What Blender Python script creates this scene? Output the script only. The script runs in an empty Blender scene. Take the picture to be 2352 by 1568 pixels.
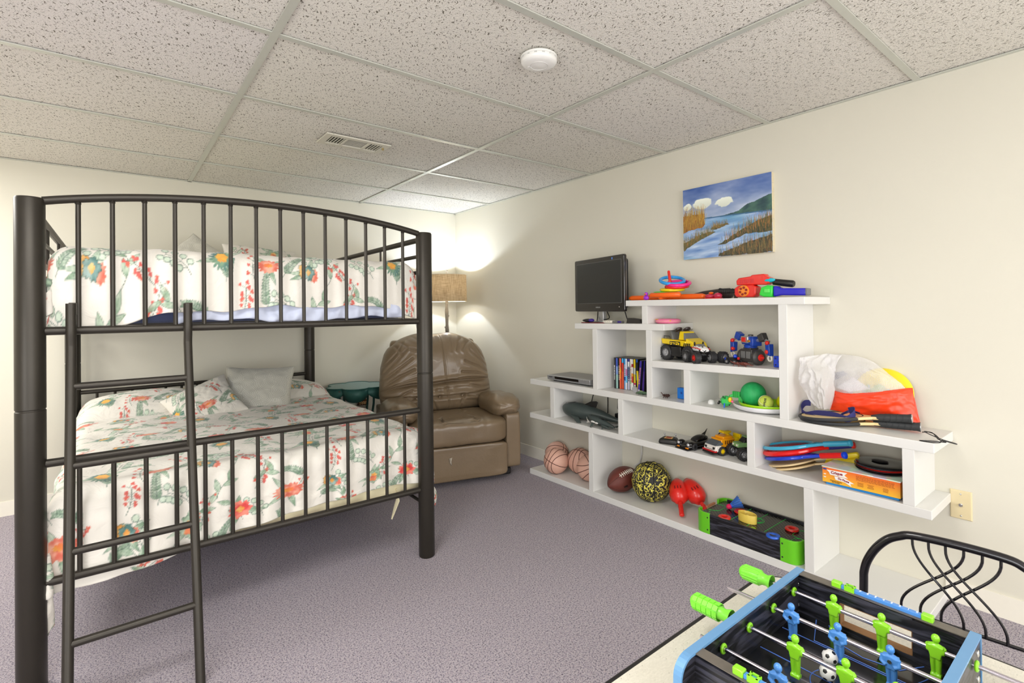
import bpy, math, random
import numpy as np
from math import sin, cos, pi, radians, sqrt
from mathutils import Vector, Matrix, Euler, Quaternion
random.seed(7); rng = np.random.RandomState(11)
SC = bpy.context.scene; COL = SC.collection

# ------------------------------------------------------------------ camera
F_PX, YAW, PITCH, ROLL = 1168.72, 0.6783, 0.0076, -0.0121
CAM = Vector((-2.5833, -4.2247, 1.1707)); SHX, SHY = 23.86, -83.75
def cam_axes():
    f = Vector((sin(YAW)*cos(PITCH), cos(YAW)*cos(PITCH), sin(PITCH)))
    r = Vector((cos(YAW), -sin(YAW), 0)); u = r.cross(f)
    return r*cos(ROLL)+u*sin(ROLL), u*cos(ROLL)-r*sin(ROLL), f
CR, CU, CF = cam_axes()
cd = bpy.data.cameras.new('camera'); co = bpy.data.objects.new('camera', cd); COL.objects.link(co)
cd.sensor_width = 36; cd.sensor_fit = 'HORIZONTAL'; cd.lens = F_PX*36/2352
cd.shift_x = -SHX/2352; cd.shift_y = SHY/2352; cd.clip_start = .02
M = Matrix((CR, CU, -CF)).transposed().to_4x4(); M.translation = CAM; co.matrix_world = M
SC.camera = co
# measured points of the photograph turned into places in the room (on a plane of known x, y or z)
def _ray(x, y): return CF + CR*((x-1176-SHX)/F_PX) - CU*((y-784-SHY)/F_PX)
def AX(x, y, X): d = _ray(x, y); return CAM + d*((X-CAM.x)/d.x)
def AY(x, y, Y): d = _ray(x, y); return CAM + d*((Y-CAM.y)/d.y)
def AZ(x, y, Z): d = _ray(x, y); return CAM + d*((Z-CAM.z)/d.z)

# ------------------------------------------------------------------ render look, world and lights
vs = SC.view_settings; vs.view_transform = 'Standard'; vs.look = 'None'; vs.gamma = 1; vs.use_curve_mapping = False
vs.exposure = -0.06
W = bpy.data.worlds.new('world'); SC.world = W; W.use_nodes = True
W.node_tree.nodes['Background'].inputs[0].default_value = (.9, .92, 1, 1); W.node_tree.nodes['Background'].inputs[1].default_value = .3
def area(name, loc, target, sx, sy, power, col):
    l = bpy.data.lights.new(name, 'AREA'); l.shape = 'RECTANGLE'; l.size = sx; l.size_y = sy; l.energy = power; l.color = col
    o = bpy.data.objects.new(name, l); COL.objects.link(o); o.location = loc
    d = Vector(target)-Vector(loc); o.rotation_euler = d.to_track_quat('-Z', 'Y').to_euler(); return o
LIGHTS = ((-2.77, -3.32), (-1.55, -5.76), (-3.99, -.884))
for (lx_, ly_), pw_ in zip(LIGHTS, (28, 16, 46)): area('ceiling_light', (lx_, ly_, 2.06), (lx_, ly_, 0), 1.1, .52, pw_, (1, .985, .955))
area('fill_light', (-2.0, -6.78, 1.05), (-1.9, 0, 1.5), 3.6, 1.5, 92, (.97, .98, 1))  # unseen low source behind the camera, made broad as fill; no window built
area('fill_light', (-4.6, -4.3, 1.05), (0, -3.0, 1.3), 2.2, 1.3, 72, (.93, .96, 1))  # added fill from the left, brightens shelf and right wall; no window there

# ------------------------------------------------------------------ helpers
def L(c):  # sRGB 0-255 -> linear
    return tuple(((v/255)/12.92 if v/255 <= .04045 else ((v/255+.055)/1.055)**2.4) for v in c[:3])
class MB:
    def __init__(s): s.v = []; s.f = []; s.m = []; s.cur = 0
    def add(s, vs_, fs, M=None):
        b = len(s.v)
        for p in vs_:
            p = Vector(p); s.v.append(tuple(M@p) if M is not None else tuple(p))
        for f in fs: s.f.append([i+b for i in f]); s.m.append(s.cur)
        return s
    def box(s, c, d, M=None, rz=0):
        x, y, z = d[0]/2, d[1]/2, d[2]/2
        R = Matrix.Translation(Vector(c)) @ Matrix.Rotation(rz, 4, 'Z')
        if M is not None: R = M@R
        v = [(-x,-y,-z),(x,-y,-z),(x,y,-z),(-x,y,-z),(-x,-y,z),(x,-y,z),(x,y,z),(-x,y,z)]
        return s.add(v, [(0,3,2,1),(4,5,6,7),(0,1,5,4),(1,2,6,5),(2,3,7,6),(3,0,4,7)], R)
    def hexa(s, b, t):  # eight corners: bottom ring and top ring
        return s.add(list(b)+list(t), [(0,3,2,1),(4,5,6,7),(0,1,5,4),(1,2,6,5),(2,3,7,6),(3,0,4,7)])
    def tube(s, path, r, n=10, closed=False, M=None, flat=1):
        P = [Vector(p) for p in path]; N = len(P); rr = r if isinstance(r, (list, tuple)) else [r]*N
        T = []
        for i in range(N):
            a = P[i-1] if (i > 0 or closed) else P[i]; b = P[(i+1) % N] if (i < N-1 or closed) else P[i]
            t = (b-a); T.append(t.normalized() if t.length > 1e-9 else Vector((0,0,1)))
        up = Vector((0,0,1)) if abs(T[0].z) < .9 else Vector((1,0,0))
        nrm = (up - T[0]*up.dot(T[0])).normalized(); vs_ = []
        for i in range(N):
            nrm = (nrm - T[i]*nrm.dot(T[i])).normalized(); bn = T[i].cross(nrm)
            for k in range(n):
                a = 2*pi*k/n; vs_.append(P[i]+nrm*(cos(a)*rr[i]*flat)+bn*(sin(a)*rr[i]))
        fs = []
        for i in range(N if closed else N-1):
            j = (i+1) % N
            for k in range(n): fs.append((i*n+k, i*n+(k+1) % n, j*n+(k+1) % n, j*n+k))
        if not closed: fs += [tuple(range(n-1, -1, -1)), tuple(range((N-1)*n, N*n))]
        return s.add(vs_, fs, M)
    def cyl(s, a, b, r, n=16, r2=None, M=None): return s.tube([a, b], [r, r if r2 is None else r2], n, M=M)
    def lathe(s, prof, n=24, M=None, a0=0, a1=2*pi):
        full = abs(a1-a0-2*pi) < 1e-6; m = n if full else n+1; vs_ = []; fs = []
        for (r, z) in prof:
            for k in range(m):
                a = a0+(a1-a0)*k/n; vs_.append((r*cos(a), r*sin(a), z))
        for i in range(len(prof)-1):
            for k in range(n if full else n):
                k2 = (k+1) % m; fs.append((i*m+k, i*m+k2, (i+1)*m+k2, (i+1)*m+k))
        return s.add(vs_, fs, M)
    def ell(s, c, r, nu=20, nv=12, M=None):
        if not isinstance(r, (tuple, list)): r = (r, r, r)
        prof = [(cos(-pi/2+pi*i/nv), sin(-pi/2+pi*i/nv)) for i in range(nv+1)]
        prof[0] = (1e-4, -1); prof[-1] = (1e-4, 1)
        T = Matrix.Translation(Vector(c)) @ Matrix.Diagonal((r[0], r[1], r[2], 1))
        return s.lathe(prof, nu, (M@T) if M is not None else T)
    def torus(s, c, R, r, n=40, k=10, M=None, a0=0, a1=2*pi):
        pts = [Vector(c)+Vector((R*cos(a0+(a1-a0)*i/n), R*sin(a0+(a1-a0)*i/n), 0)) for i in range(n)]
        return s.tube(pts, r, k, closed=True, M=M)
    def prism(s, poly, h, M=None, z0=0):
        n = len(poly); v = [(x, y, z0) for x, y in poly]+[(x, y, z0+h) for x, y in poly]
        f = [tuple(range(n-1, -1, -1)), tuple(range(n, 2*n))]+[(i, (i+1) % n, n+(i+1) % n, n+i) for i in range(n)]
        return s.add(v, f, M)
    def build(s, name, mats, parent=None, smooth=35, bevel=0, seg=2, sub=0, solid=0, remesh=0, loc=None):
        me = bpy.data.meshes.new(name); me.from_pydata(s.v, [], s.f)
        mats = mats if isinstance(mats, (list, tuple)) else [mats]
        for m in mats: me.materials.append(m)
        me.polygons.foreach_set('material_index', [min(i, len(mats)-1) for i in s.m]); me.update()
        if smooth: me.shade_smooth(); 
        o = bpy.data.objects.new(name, me); COL.objects.link(o)
        if parent is not None: o.parent = parent
        if loc is not None: o.location = loc
        if remesh:
            md = o.modifiers.new('r', 'REMESH'); md.mode = 'VOXEL'; md.voxel_size = remesh; md.use_smooth_shade = True
            ms = o.modifiers.new('s', 'SMOOTH'); ms.iterations = 4; ms.factor = .5
        if solid: md = o.modifiers.new('t', 'SOLIDIFY'); md.thickness = solid; md.offset = -1
        if bevel:
            md = o.modifiers.new('b', 'BEVEL'); md.width = bevel; md.segments = seg; md.limit_method = 'ANGLE'; md.angle_limit = radians(40)
        if sub: md = o.modifiers.new('u', 'SUBSURF'); md.levels = sub; md.render_levels = sub
        if smooth and not remesh:
            try: me.set_sharp_from_angle(angle=radians(smooth))
            except Exception: pass
        return o
def rot(ax, a): return Matrix.Rotation(a, 4, ax)
def TR(*p): return Matrix.Translation(Vector(p[0] if len(p) == 1 else p))
def frame(o, x, y, z=None):  # 4x4 from origin and axes
    x = Vector(x).normalized(); y = Vector(y); z = x.cross(y).normalized() if z is None else Vector(z).normalized()
    y = z.cross(x).normalized(); m = Matrix((x, y, z)).transposed().to_4x4(); m.translation = Vector(o); return m
def tag(o, label, cat, group=None, kind=None):
    if label: o['label'] = label
    if cat: o['category'] = cat
    if group: o['group'] = group
    if kind: o['kind'] = kind
    return o
def thing(name, label, cat, loc=(0,0,0), rz=0, group=None, M=None):
    o = bpy.data.objects.new(name, None); COL.objects.link(o); o.empty_display_size = .05
    if M is not None: o.matrix_world = M
    else: o.location = loc; o.rotation_euler = (0,0,rz)
    return tag(o, label, cat, group)
def struct(o): o['kind'] = 'structure'; return o
def copy_tree(o, parent=None):
    c = o.copy(); COL.objects.link(c)
    if parent is not None: c.parent = parent
    for ch in [x for x in o.children]: copy_tree(ch, c)
    return c
def text(s, name, size, mat, parent, M, ext=.0006, align='CENTER', bold=0, sx=1):
    cu = bpy.data.curves.new(name, 'FONT'); cu.body = s; cu.size = size; cu.extrude = ext; cu.align_x = align; cu.align_y = 'CENTER'; cu.offset = bold; cu.resolution_u = 3
    t = bpy.data.objects.new('tmp', cu); COL.objects.link(t)
    dg = bpy.context.evaluated_depsgraph_get(); me = bpy.data.meshes.new_from_object(t.evaluated_get(dg)); bpy.data.objects.remove(t)
    me.name = name; me.materials.clear(); me.materials.append(mat)
    me.transform(M @ Matrix.Diagonal((sx, 1, 1, 1)))
    o = bpy.data.objects.new(name, me); COL.objects.link(o); o.parent = parent; return o

# ------------------------------------------------------------------ materials
class NT:
    def __init__(s, m): s.t = m.node_tree; s.n = s.t.nodes; s.l = s.t.links; s.b = s.n['Principled BSDF']
    def N(s, t, **k):
        n = s.n.new(t)
        for a, v in k.items():
            if a.startswith('i_'):
                key = a[2:]; key = int(key) if key.isdigit() else key.replace('_', ' '); n.inputs[key].default_value = v
            else: setattr(n, a, v)
        return n
    def C(s, a, b): s.l.new(a, b)
    def coord(s, scale=(1,1,1), kind='Object', rotz=0):
        tc = s.N('ShaderNodeTexCoord'); mp = s.N('ShaderNodeMapping'); mp.inputs['Scale'].default_value = scale; mp.inputs['Rotation'].default_value = (0,0,rotz)
        s.C(tc.outputs[kind], mp.inputs[0]); return mp.outputs[0]
    def mix(s, fac, a, b):
        n = s.N('ShaderNodeMix', data_type='RGBA')
        for i, v in ((0, fac), (6, a), (7, b)):
            if hasattr(v, 'links') or hasattr(v, 'is_linked'): s.C(v, n.inputs[i])
            else: n.inputs[i].default_value = v if i == 0 else (*v, 1)
        return n.outputs[2]
    def math(s, op, a, b=0, c=None):
        n = s.N('ShaderNodeMath', operation=op)
        for i, v in enumerate((a, b) if c is None else (a, b, c)):
            if hasattr(v, 'is_linked'): s.C(v, n.inputs[i])
            else: n.inputs[i].default_value = v
        return n.outputs[0]
    def bump(s, h, strength=.3, dist=.002):
        n = s.N('ShaderNodeBump'); n.inputs['Strength'].default_value = strength; n.inputs['Distance'].default_value = dist
        s.C(h, n.inputs['Height']); s.C(n.outputs[0], s.b.inputs['Normal'])
_M = {}
def mat(name, col, rough=.5, metal=0, spec=.5, noise=0, nscale=60, bump=0, bscale=200, coat=0, alpha=1, trans=0, sheen=0, emit=None, sss=0):
    if name in _M: return _M[name]
    m = bpy.data.materials.new(name); m.use_nodes = True; t = NT(m); b = t.b; c = L(col)
    b.inputs['Base Color'].default_value = (*c, 1); b.inputs['Roughness'].default_value = rough; b.inputs['Metallic'].default_value = metal
    b.inputs['Specular IOR Level'].default_value = spec; b.inputs['Coat Weight'].default_value = coat; b.inputs['Alpha'].default_value = alpha
    b.inputs['Transmission Weight'].default_value = trans; b.inputs['Sheen Weight'].default_value = sheen
    if emit: b.inputs['Emission Color'].default_value = (*L(emit[0]), 1); b.inputs['Emission Strength'].default_value = emit[1]
    n = t.N('ShaderNodeTexNoise'); n.inputs['Scale'].default_value = nscale; n.inputs['Detail'].default_value = 4; t.C(t.coord(), n.inputs[0])
    nz = noise if noise else .02
    lo = tuple(max(0, v*(1-nz)) for v in c); hi = tuple(min(1, v*(1+nz)) for v in c)
    t.C(t.mix(n.outputs[0], lo, hi), b.inputs['Base Color'])
    if bump:
        n2 = t.N('ShaderNodeTexNoise'); n2.inputs['Scale'].default_value = bscale; n2.inputs['Detail'].default_value = 3; t.C(t.coord(), n2.inputs[0]); t.bump(n2.outputs[0], bump)
    _M[name] = m; return m
def attr_mat(name, rough=.9, bump=.25, bscale=900, sheen=.2, spec=.3):
    m = bpy.data.materials.new(name); m.use_nodes = True; t = NT(m)
    a = t.N('ShaderNodeAttribute', attribute_name='Col'); t.C(a.outputs[0], t.b.inputs['Base Color'])
    t.b.inputs['Roughness'].default_value = rough; t.b.inputs['Sheen Weight'].default_value = sheen; t.b.inputs['Specular IOR Level'].default_value = spec
    n2 = t.N('ShaderNodeTexNoise'); n2.inputs['Scale'].default_value = bscale; t.C(t.coord(), n2.inputs[0]); t.bump(n2.outputs[0], bump, .001)
    return m
def grid_mesh(name, P, colr, material, parent=None, solid=0, flip=False):
    """P: (nv, nu, 3) points, colr: (nv, nu, 3) linear colours -> one mesh with a colour attribute"""
    nv, nu = P.shape[:2]; me = bpy.data.meshes.new(name)
    idx = np.arange(nv*nu).reshape(nv, nu); a = idx[:-1, :-1].ravel(); b = idx[:-1, 1:].ravel(); c = idx[1:, 1:].ravel(); d = idx[1:, :-1].ravel()
    q = np.stack([a, d, c, b] if flip else [a, b, c, d], 1).astype(np.int32); nf = len(q)
    me.vertices.add(nv*nu); me.vertices.foreach_set('co', P.reshape(-1).astype(np.float32))
    me.loops.add(nf*4); me.loops.foreach_set('vertex_index', q.ravel()); me.polygons.add(nf)
    me.polygons.foreach_set('loop_start', (np.arange(nf)*4).astype(np.int32))
    me.update(calc_edges=True); me.validate()
    if colr is not None:
        at = me.color_attributes.new('Col', 'FLOAT_COLOR', 'POINT'); cc = np.ones((nv*nu, 4), np.float32); cc[:, :3] = colr.reshape(-1, 3); at.data.foreach_set('color', cc.ravel())
    me.materials.append(material); me.shade_smooth()
    o = bpy.data.objects.new(name, me); COL.objects.link(o)
    if parent is not None: o.parent = parent
    if solid: md = o.modifiers.new('t', 'SOLIDIFY'); md.thickness = solid; md.offset = -1
    return o
def snoise(x, y, seed=0, octv=3, f=1.):
    r = np.random.RandomState(seed); out = np.zeros_like(x, dtype=float); amp = 1
    for o in range(octv):
        for k in range(4):
            a = r.rand()*2*pi; w = f*(1.9**o)*(.7+.6*r.rand()); out += amp*np.sin(w*(x*cos(a)+y*sin(a))+r.rand()*6.28+1.3*np.sin(w*.6*(x*sin(a)-y*cos(a))+r.rand()*6))*.25
        amp *= .55
    return out
def bez(pts, n=8):  # Catmull-Rom smoothing
    P_ = [Vector(p) for p in pts]; P_ = [P_[0]*2-P_[1]]+P_+[P_[-1]*2-P_[-2]]; o = []
    for i in range(1, len(P_)-2):
        for k in range(n): t_ = k/n; a, b, c, d_ = P_[i-1:i+3]; o.append(.5*((2*b)+(c-a)*t_+(2*a-5*b+4*c-d_)*t_*t_+(3*b-a-3*c+d_)*t_**3))
    return o+[P_[-2]]
# ================================================================== the room
H = 2.0893; XL, YF = -4.7, -6.9
def wall_mat(name, c, bs=.12):
    m = bpy.data.materials.new(name); m.use_nodes = True; t = NT(m); n = t.N('ShaderNodeTexNoise'); n.inputs['Scale'].default_value = 1.3; n.inputs['Detail'].default_value = 2
    t.C(t.coord(), n.inputs[0]); c = L(c); t.C(t.mix(n.outputs[0], tuple(v*.97 for v in c), tuple(min(1, v*1.03) for v in c)), t.b.inputs['Base Color'])
    t.b.inputs['Roughness'].default_value = .62; t.b.inputs['Specular IOR Level'].default_value = .3
    n2 = t.N('ShaderNodeTexNoise'); n2.inputs['Scale'].default_value = 260; n2.inputs['Detail'].default_value = 2; t.C(t.coord(), n2.inputs[0]); t.bump(n2.outputs[0], bs, .002); return m
m_wall = wall_mat('wall_paint', (221, 217, 202)); m_white = mat('white_gloss_paint', (226, 225, 221), .38, noise=.02, nscale=8, bump=.05, bscale=60)
m_edge = mat('board_end_grain', (226, 221, 210), .6, noise=.06, nscale=120, bump=.4, bscale=300)
m_trim = mat('trim_paint', (236, 231, 218), .45)
struct(MB().box((.05, YF/2, H/2), (.1, -YF+.2, H+.2)).build('wall_right', m_wall, smooth=0))
struct(MB().box((XL/2, .05, H/2), (-XL, .1, H+.2)).build('wall_back', m_wall, smooth=0))
struct(MB().box((XL-.05, YF/2, H/2), (.1, -YF+.2, H+.2)).build('wall_left', m_wall, smooth=0))
struct(MB().box((XL/2, YF-.05, H/2), (-XL, .1, H+.2)).build('wall_front', m_wall, smooth=0))
# carpet
mc = bpy.data.materials.new('carpet'); mc.use_nodes = True; t = NT(mc); co_ = t.coord()
cols = [(.0, (62, 60, 72)), (.28, (100, 94, 106)), (.40, (178, 168, 176)), (.47, (118, 124, 154)), (.54, (196, 172, 164)), (.62, (216, 212, 218)), (.74, (112, 106, 114)), (1, (232, 232, 242))]
def speck(sc, seed):
    n = t.N('ShaderNodeTexNoise'); n.inputs['Scale'].default_value = sc; n.inputs['Detail'].default_value = 2.5; n.inputs['Roughness'].default_value = .7
    mp = t.N('ShaderNodeMapping'); mp.inputs['Location'].default_value = (seed, seed*2, 0); t.C(co_, mp.inputs[0]); t.C(mp.outputs[0], n.inputs[0]); return n.outputs[0]
n1 = speck(170, 1); n2 = speck(420, 5); s_ = t.math('ADD', t.math('MULTIPLY', n1, .55), t.math('MULTIPLY', n2, .45))
s_ = t.math('ADD', t.math('MULTIPLY', t.math('SUBTRACT', s_, .5), 3.1), .48)
cr = t.N('ShaderNodeValToRGB'); el = cr.color_ramp.elements
while len(el) > 1: el.remove(el[-1])
el[0].position = 0; el[0].color = (*L(cols[0][1]), 1)
for p, c in cols[1:]: e = el.new(p); e.color = (*L(c), 1)
t.C(s_, cr.inputs[0]); big = speck(5, 9)
t.C(t.mix(t.math('MULTIPLY', big, .18), cr.outputs[0], L((120, 108, 112))) if False else cr.outputs[0], t.b.inputs['Base Color'])
t.b.inputs['Roughness'].default_value = 1; t.b.inputs['Specular IOR Level'].default_value = .05; t.b.inputs['Sheen Weight'].default_value = .1
t.bump(s_, .5, .004)
struct(MB().box((XL/2, YF/2, -.05), (-XL+.2, -YF+.2, .1)).build('floor', mc, smooth=0))
# suspended ceiling: tiles and grid
mt = bpy.data.materials.new('fissured_ceiling_tile'); mt.use_nodes = True; t = NT(mt); oc = t.coord()
nd = t.N('ShaderNodeTexNoise'); nd.inputs['Scale'].default_value = 70; nd.inputs['Detail'].default_value = 1; t.C(oc, nd.inputs[0])
def dashes(sx, sy, rz, thr, dist, loc):
    vm = t.N('ShaderNodeVectorMath', operation='MULTIPLY_ADD'); t.C(nd.outputs[1], vm.inputs[0]); vm.inputs[1].default_value = (dist, dist, 0); t.C(oc, vm.inputs[2])
    mp = t.N('ShaderNodeMapping'); mp.vector_type = 'TEXTURE'; mp.inputs['Rotation'].default_value = (0, 0, rz); mp.inputs['Scale'].default_value = (1/sx, 1/sy, 1); mp.inputs['Location'].default_value = loc; t.C(vm.outputs[0], mp.inputs[0])
    v = t.N('ShaderNodeTexVoronoi'); v.voronoi_dimensions = '2D'; v.inputs['Scale'].default_value = 1; t.C(mp.outputs[0], v.inputs[0])
    sep = t.N('ShaderNodeSeparateColor'); t.C(v.outputs['Color'], sep.inputs[0])
    th = t.math('MULTIPLY', sep.outputs[0], thr); return t.math('LESS_THAN', v.outputs['Distance'], th)
ds = [dashes(22, 92, 1.15, .165, .014, (0, 0, 0)), dashes(26, 105, 2.0, .14, .014, (3, 7, 0)), dashes(100, 120, .4, .13, 0, (1, 2, 0)), dashes(32, 120, .7, .14, .012, (9, 4, 0))]
mx = t.math('MAXIMUM', t.math('MAXIMUM', ds[0], ds[1]), t.math('MAXIMUM', ds[2], ds[3]))
sp = t.N('ShaderNodeSeparateXYZ'); t.C(oc, sp.inputs[0])
tx = t.math('FLOOR', t.math('DIVIDE', t.math('ADD', sp.outputs[0], .9402), 1.2192)); ty = t.math('FLOOR', t.math('DIVIDE', t.math('ADD', sp.outputs[1], .5794), .6096))
cb = t.N('ShaderNodeCombineXYZ'); t.C(tx, cb.inputs[0]); t.C(ty, cb.inputs[1]); wn = t.N('ShaderNodeTexWhiteNoise'); t.C(cb.outputs[0], wn.inputs[0])
basec = t.mix(wn.outputs[0], L((232, 229, 219)), L((234, 230, 227)))
ns = t.N('ShaderNodeTexNoise'); ns.inputs['Scale'].default_value = 2.2; t.C(oc, ns.inputs[0])
basec = t.mix(t.math('MULTIPLY', ns.outputs[0], .15), basec, L((206, 198, 176)))
t.C(t.mix(t.math('MULTIPLY', mx, .85), basec, L((84, 77, 60))), t.b.inputs['Base Color']); t.b.inputs['Roughness'].default_value = .95; t.b.inputs['Specular IOR Level'].default_value = .1
nf = t.N('ShaderNodeTexNoise'); nf.inputs['Scale'].default_value = 170; nf.inputs['Detail'].default_value = 3; t.C(oc, nf.inputs[0])
t.bump(t.math('SUBTRACT', nf.outputs[0], t.math('MULTIPLY', mx, 1.5)), .6, .004)
ceil = MB(); bx, ty0 = -.9402, -.5794
xs = [0.0]+[bx-1.2192*k for k in range(4)]; xs = [x for x in xs if x > XL]+[XL]
ys = [0.0]+[ty0-.6096*k for k in range(12)]; ys = [y for y in ys if y > YF]+[YF]
for i in range(len(xs)-1):
    for j in range(len(ys)-1):
        x0, x1, y0, y1 = xs[i+1], xs[i], ys[j+1], ys[j]
        ceil.box(((x0+x1)/2, (y0+y1)/2, H+.0155), (x1-x0-.004, y1-y0-.004, .02))
ceil = struct(ceil.build('ceiling', mt, smooth=0))
m_grid = mat('ceiling_grid_metal', (206, 208, 198), .35, .25, noise=.03)
g = MB()
for x in xs[1:-1]: g.box((x, YF/2, H+.0005), (.0245, -YF, .004)); g.box((x, YF/2, H+.02), (.003, -YF, .036))
for y in ys[1:-1]: g.box((XL/2, y, H+.0012), (-XL, .0245, .004)); g.box((XL/2, y, H+.02), (-XL, .003, .036))
g.box((-.009, YF/2, H+.0005), (.018, -YF, .004)); g.box((XL/2, -.009, H+.0005), (-XL, .018, .004)); g.box((XL+.009, YF/2, H+.0005), (.018, -YF, .004)); g.box((XL/2, YF+.009, H+.0005), (-XL, .018, .004))
g.build('ceiling_grid', m_grid, ceil, smooth=0)
MB().box((XL/2, YF/2, H+.06), (-XL+.2, -YF+.2, .04)).build('deck_above_tiles', mat('deck', (60, 58, 54), .9), ceil, smooth=0)
# baseboards
def baseboard(name, a, b, n):  # a,b ends on the wall line, n inward normal
    m = MB(); a, b, n = Vector(a), Vector(b), Vector(n); t_ = .012; h = .083
    m.hexa([a, b, b+n*t_, a+n*t_], [a+Vector((0,0,h)), b+Vector((0,0,h)), b+n*t_*.45+Vector((0,0,h)), a+n*t_*.45+Vector((0,0,h))])
    return struct(m.build(name, m_trim, smooth=0))
baseboard('baseboard_right', (0, -1.43, 0), (0, 0, 0), (-1, 0, 0)).data.update()
baseboard('baseboard_right', (0, YF, 0), (0, -3.69, 0), (-1, 0, 0))
baseboard('baseboard_back', (XL, 0, 0), (0, 0, 0), (0, -1, 0))
# a fluorescent troffer in the ceiling grid behind the photographer carries the room's main light
for (lx, ly), wh_ in zip(LIGHTS, ('above the photographer', 'over the rear of the room', 'beside the bunk bed')):
    tr = thing('ceiling_light_fixture', 'flat white ceiling light panel set in the tiles ' + wh_, 'light', (lx, ly, H-.012))
    MB().box((0, 0, .004), (1.19, .58, .006)).build('frame', m_white, tr, smooth=0)
    MB().box((0, 0, -.002), (1.12, .51, .004)).build('diffuser', mat('diffuser', (250, 248, 240), .4, emit=((255, 248, 232), 1.5)), tr, smooth=0)

# smoke detector
m_pl = mat('detector_plastic', (238, 237, 232), .35)
d = thing('smoke_detector', 'round white smoke detector on the fissured ceiling tile', 'smoke detector', (-1.37, -2.832, H)); d.scale = (1, 1, .74)
MB().lathe([(.0001, -.001), (.062, -.001), (.0665, -.006), (.0665, -.014), (.063, -.016), (.0001, -.016)], 48).build('base', m_pl, d)
sl = MB()
for k in range(14): a = 2*pi*k/14; sl.box((.0592*cos(a), .0592*sin(a), -.019), (.007, .018, .007), rz=a)
sl.build('vent_slots', m_pl, d, smooth=0)
MB().lathe([(.0001, -.016), (.056, -.016), (.056, -.0215), (.065, -.0215), (.0655, -.03), (.060, -.040), (.048, -.0465), (.0001, -.050)], 48).build('cover', m_pl, d)
MB().torus((0, 0, -.0485), .032, .0012, 40, 6).build('ring', mat('detector_ring', (222, 221, 216), .4), d)
MB().box((-.02, .028, -.0475), (.014, .009, .003)).build('test_button', m_pl, d, bevel=.001)
# air vent
m_vent = mat('vent_enamel', (214, 210, 196), .4); m_vdark = mat('vent_dark', (38, 34, 30), .8)
v = thing('air_vent', 'white louvred metal air register set in the ceiling', 'vent', (-1.548, -1.493, H))
MB().box((0, 0, -.0015), (.29, .10, .002)).build('duct', m_vdark, v, smooth=0)
fr = MB()
for s in (-1, 1): fr.box((s*.158, 0, -.005), (.034, .18, .008)); fr.box((0, s*.073, -.005), (.2818, .034, .008))
fr.box((-.058, 0, -.006), (.012, .13, .007)); fr.box((.062, 0, -.006), (.012, .13, .007)); fr.build('frame', m_vent, v, smooth=0, bevel=.002)
lv = MB()
for k in range(5):
    for s in (-1, 1): lv.box((s*.101+(-.030+.015*k), 0, -.0055), (.005, .112, .003), M=None)
for k in range(11): lv.box((.002, -.050+.010*k, -.0050), (.108, .0034, .001))
lv.build('louvres', m_vent, v, smooth=0)
MB().cyl((.15, -.03, -.008), (.15, -.03, -.02), .006, 10).build('damper_lever', mat('brass', (180, 160, 110), .4, .8), v)
# cable wall plate
m_iv = mat('ivory_plastic', (226, 210, 168), .35); m_chr = mat('chrome', (210, 210, 208), .18, 1)
cyp, czp = (-3.7075-3.774)/2, .384
w = thing('wall_plate', 'ivory cable wall plate with a centre stud by the shelf end', 'wall plate', (0, cyp, czp))
MB().hexa([(0, -.0345, -.0565), (0, .0345, -.0565), (-.006, .031, -.053), (-.006, -.031, -.053)][:4], [(0, -.0345, .0565), (0, .0345, .0565), (-.006, .031, .053), (-.006, -.031, .053)]).build('plate', m_iv, w, smooth=0, bevel=.0015)
MB().cyl((-.005, 0, 0), (-.015, 0, 0), .0048, 16).cyl((-.005, 0, 0), (-.0075, 0, 0), .0068, 6).build('cable_stud', m_chr, w)
for s in (-1, 1): MB().ell((-.0062, 0, s*.042), (.0022, .0035, .0035), 14, 8).build('screw', m_chr, w)

# ================================================================== stepped wall shelf
XF = -.277; BT = .0368
sh = thing('wall_shelf', 'white stepped wall-length wooden shelf holding the toys', 'shelf', (0, -2.6, 0))
def SZ(n, y):
    a, b, ya, yb = {'S1': (.0386, .038, -1.42, -3.7), 'S2': (.4357, .4211, -1.43, -3.71), 'S3': (.6761, .6668, -1.44, -3.72), 'M': (.8783, .8867, -2.5, -3.18), 'T': (1.0749, 1.0799, -1.895, -2.572), 'P': (1.2115, 1.2084, -2.31, -3.287)}[n]
    return a+(b-a)*(y-ya)/(yb-ya)
def board(n, ya, yb, th, name='shelf_board', xb=0):
    za, zb = SZ(n, ya), SZ(n, yb); m = MB(); X0 = XF
    q = lambda x, y, z: (x, y+2.6, z)
    m.hexa([q(X0, yb, zb-th), q(xb, yb, zb-th), q(xb, ya, za-th), q(X0, ya, za-th)], [q(X0, yb, zb), q(xb, yb, zb), q(xb, ya, za), q(X0, ya, za)])
    return m.build(name, m_white, sh, smooth=0, bevel=.0025)
board('S1', -1.424, -3.698, .0375); board('S2', -1.432, -3.7105, .035); board('S3', -1.441, -3.7205, .0375)
board('M', -2.4885, -3.1745, .037); board('T', -1.894, -2.572, .0355); board('P', -2.312, -3.287, .033)
def upright(y0, y1, lo, hi, th_hi, x0=XF+.0005):
    yc = (y0+y1)/2; zl = SZ(lo, yc)-.0004; zh = SZ(hi, yc)-th_hi+.0004; MB().box(((x0)/2, yc+2.6, (zl+zh)/2), (-x0, abs(y1-y0), zh-zl)).build('upright', m_white, sh, smooth=0, bevel=.0015)
upright(-2.002, -2.039, 'S1', 'S2', .035); upright(-3.270, -3.3085, 'S1', 'S2', .035)
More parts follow.
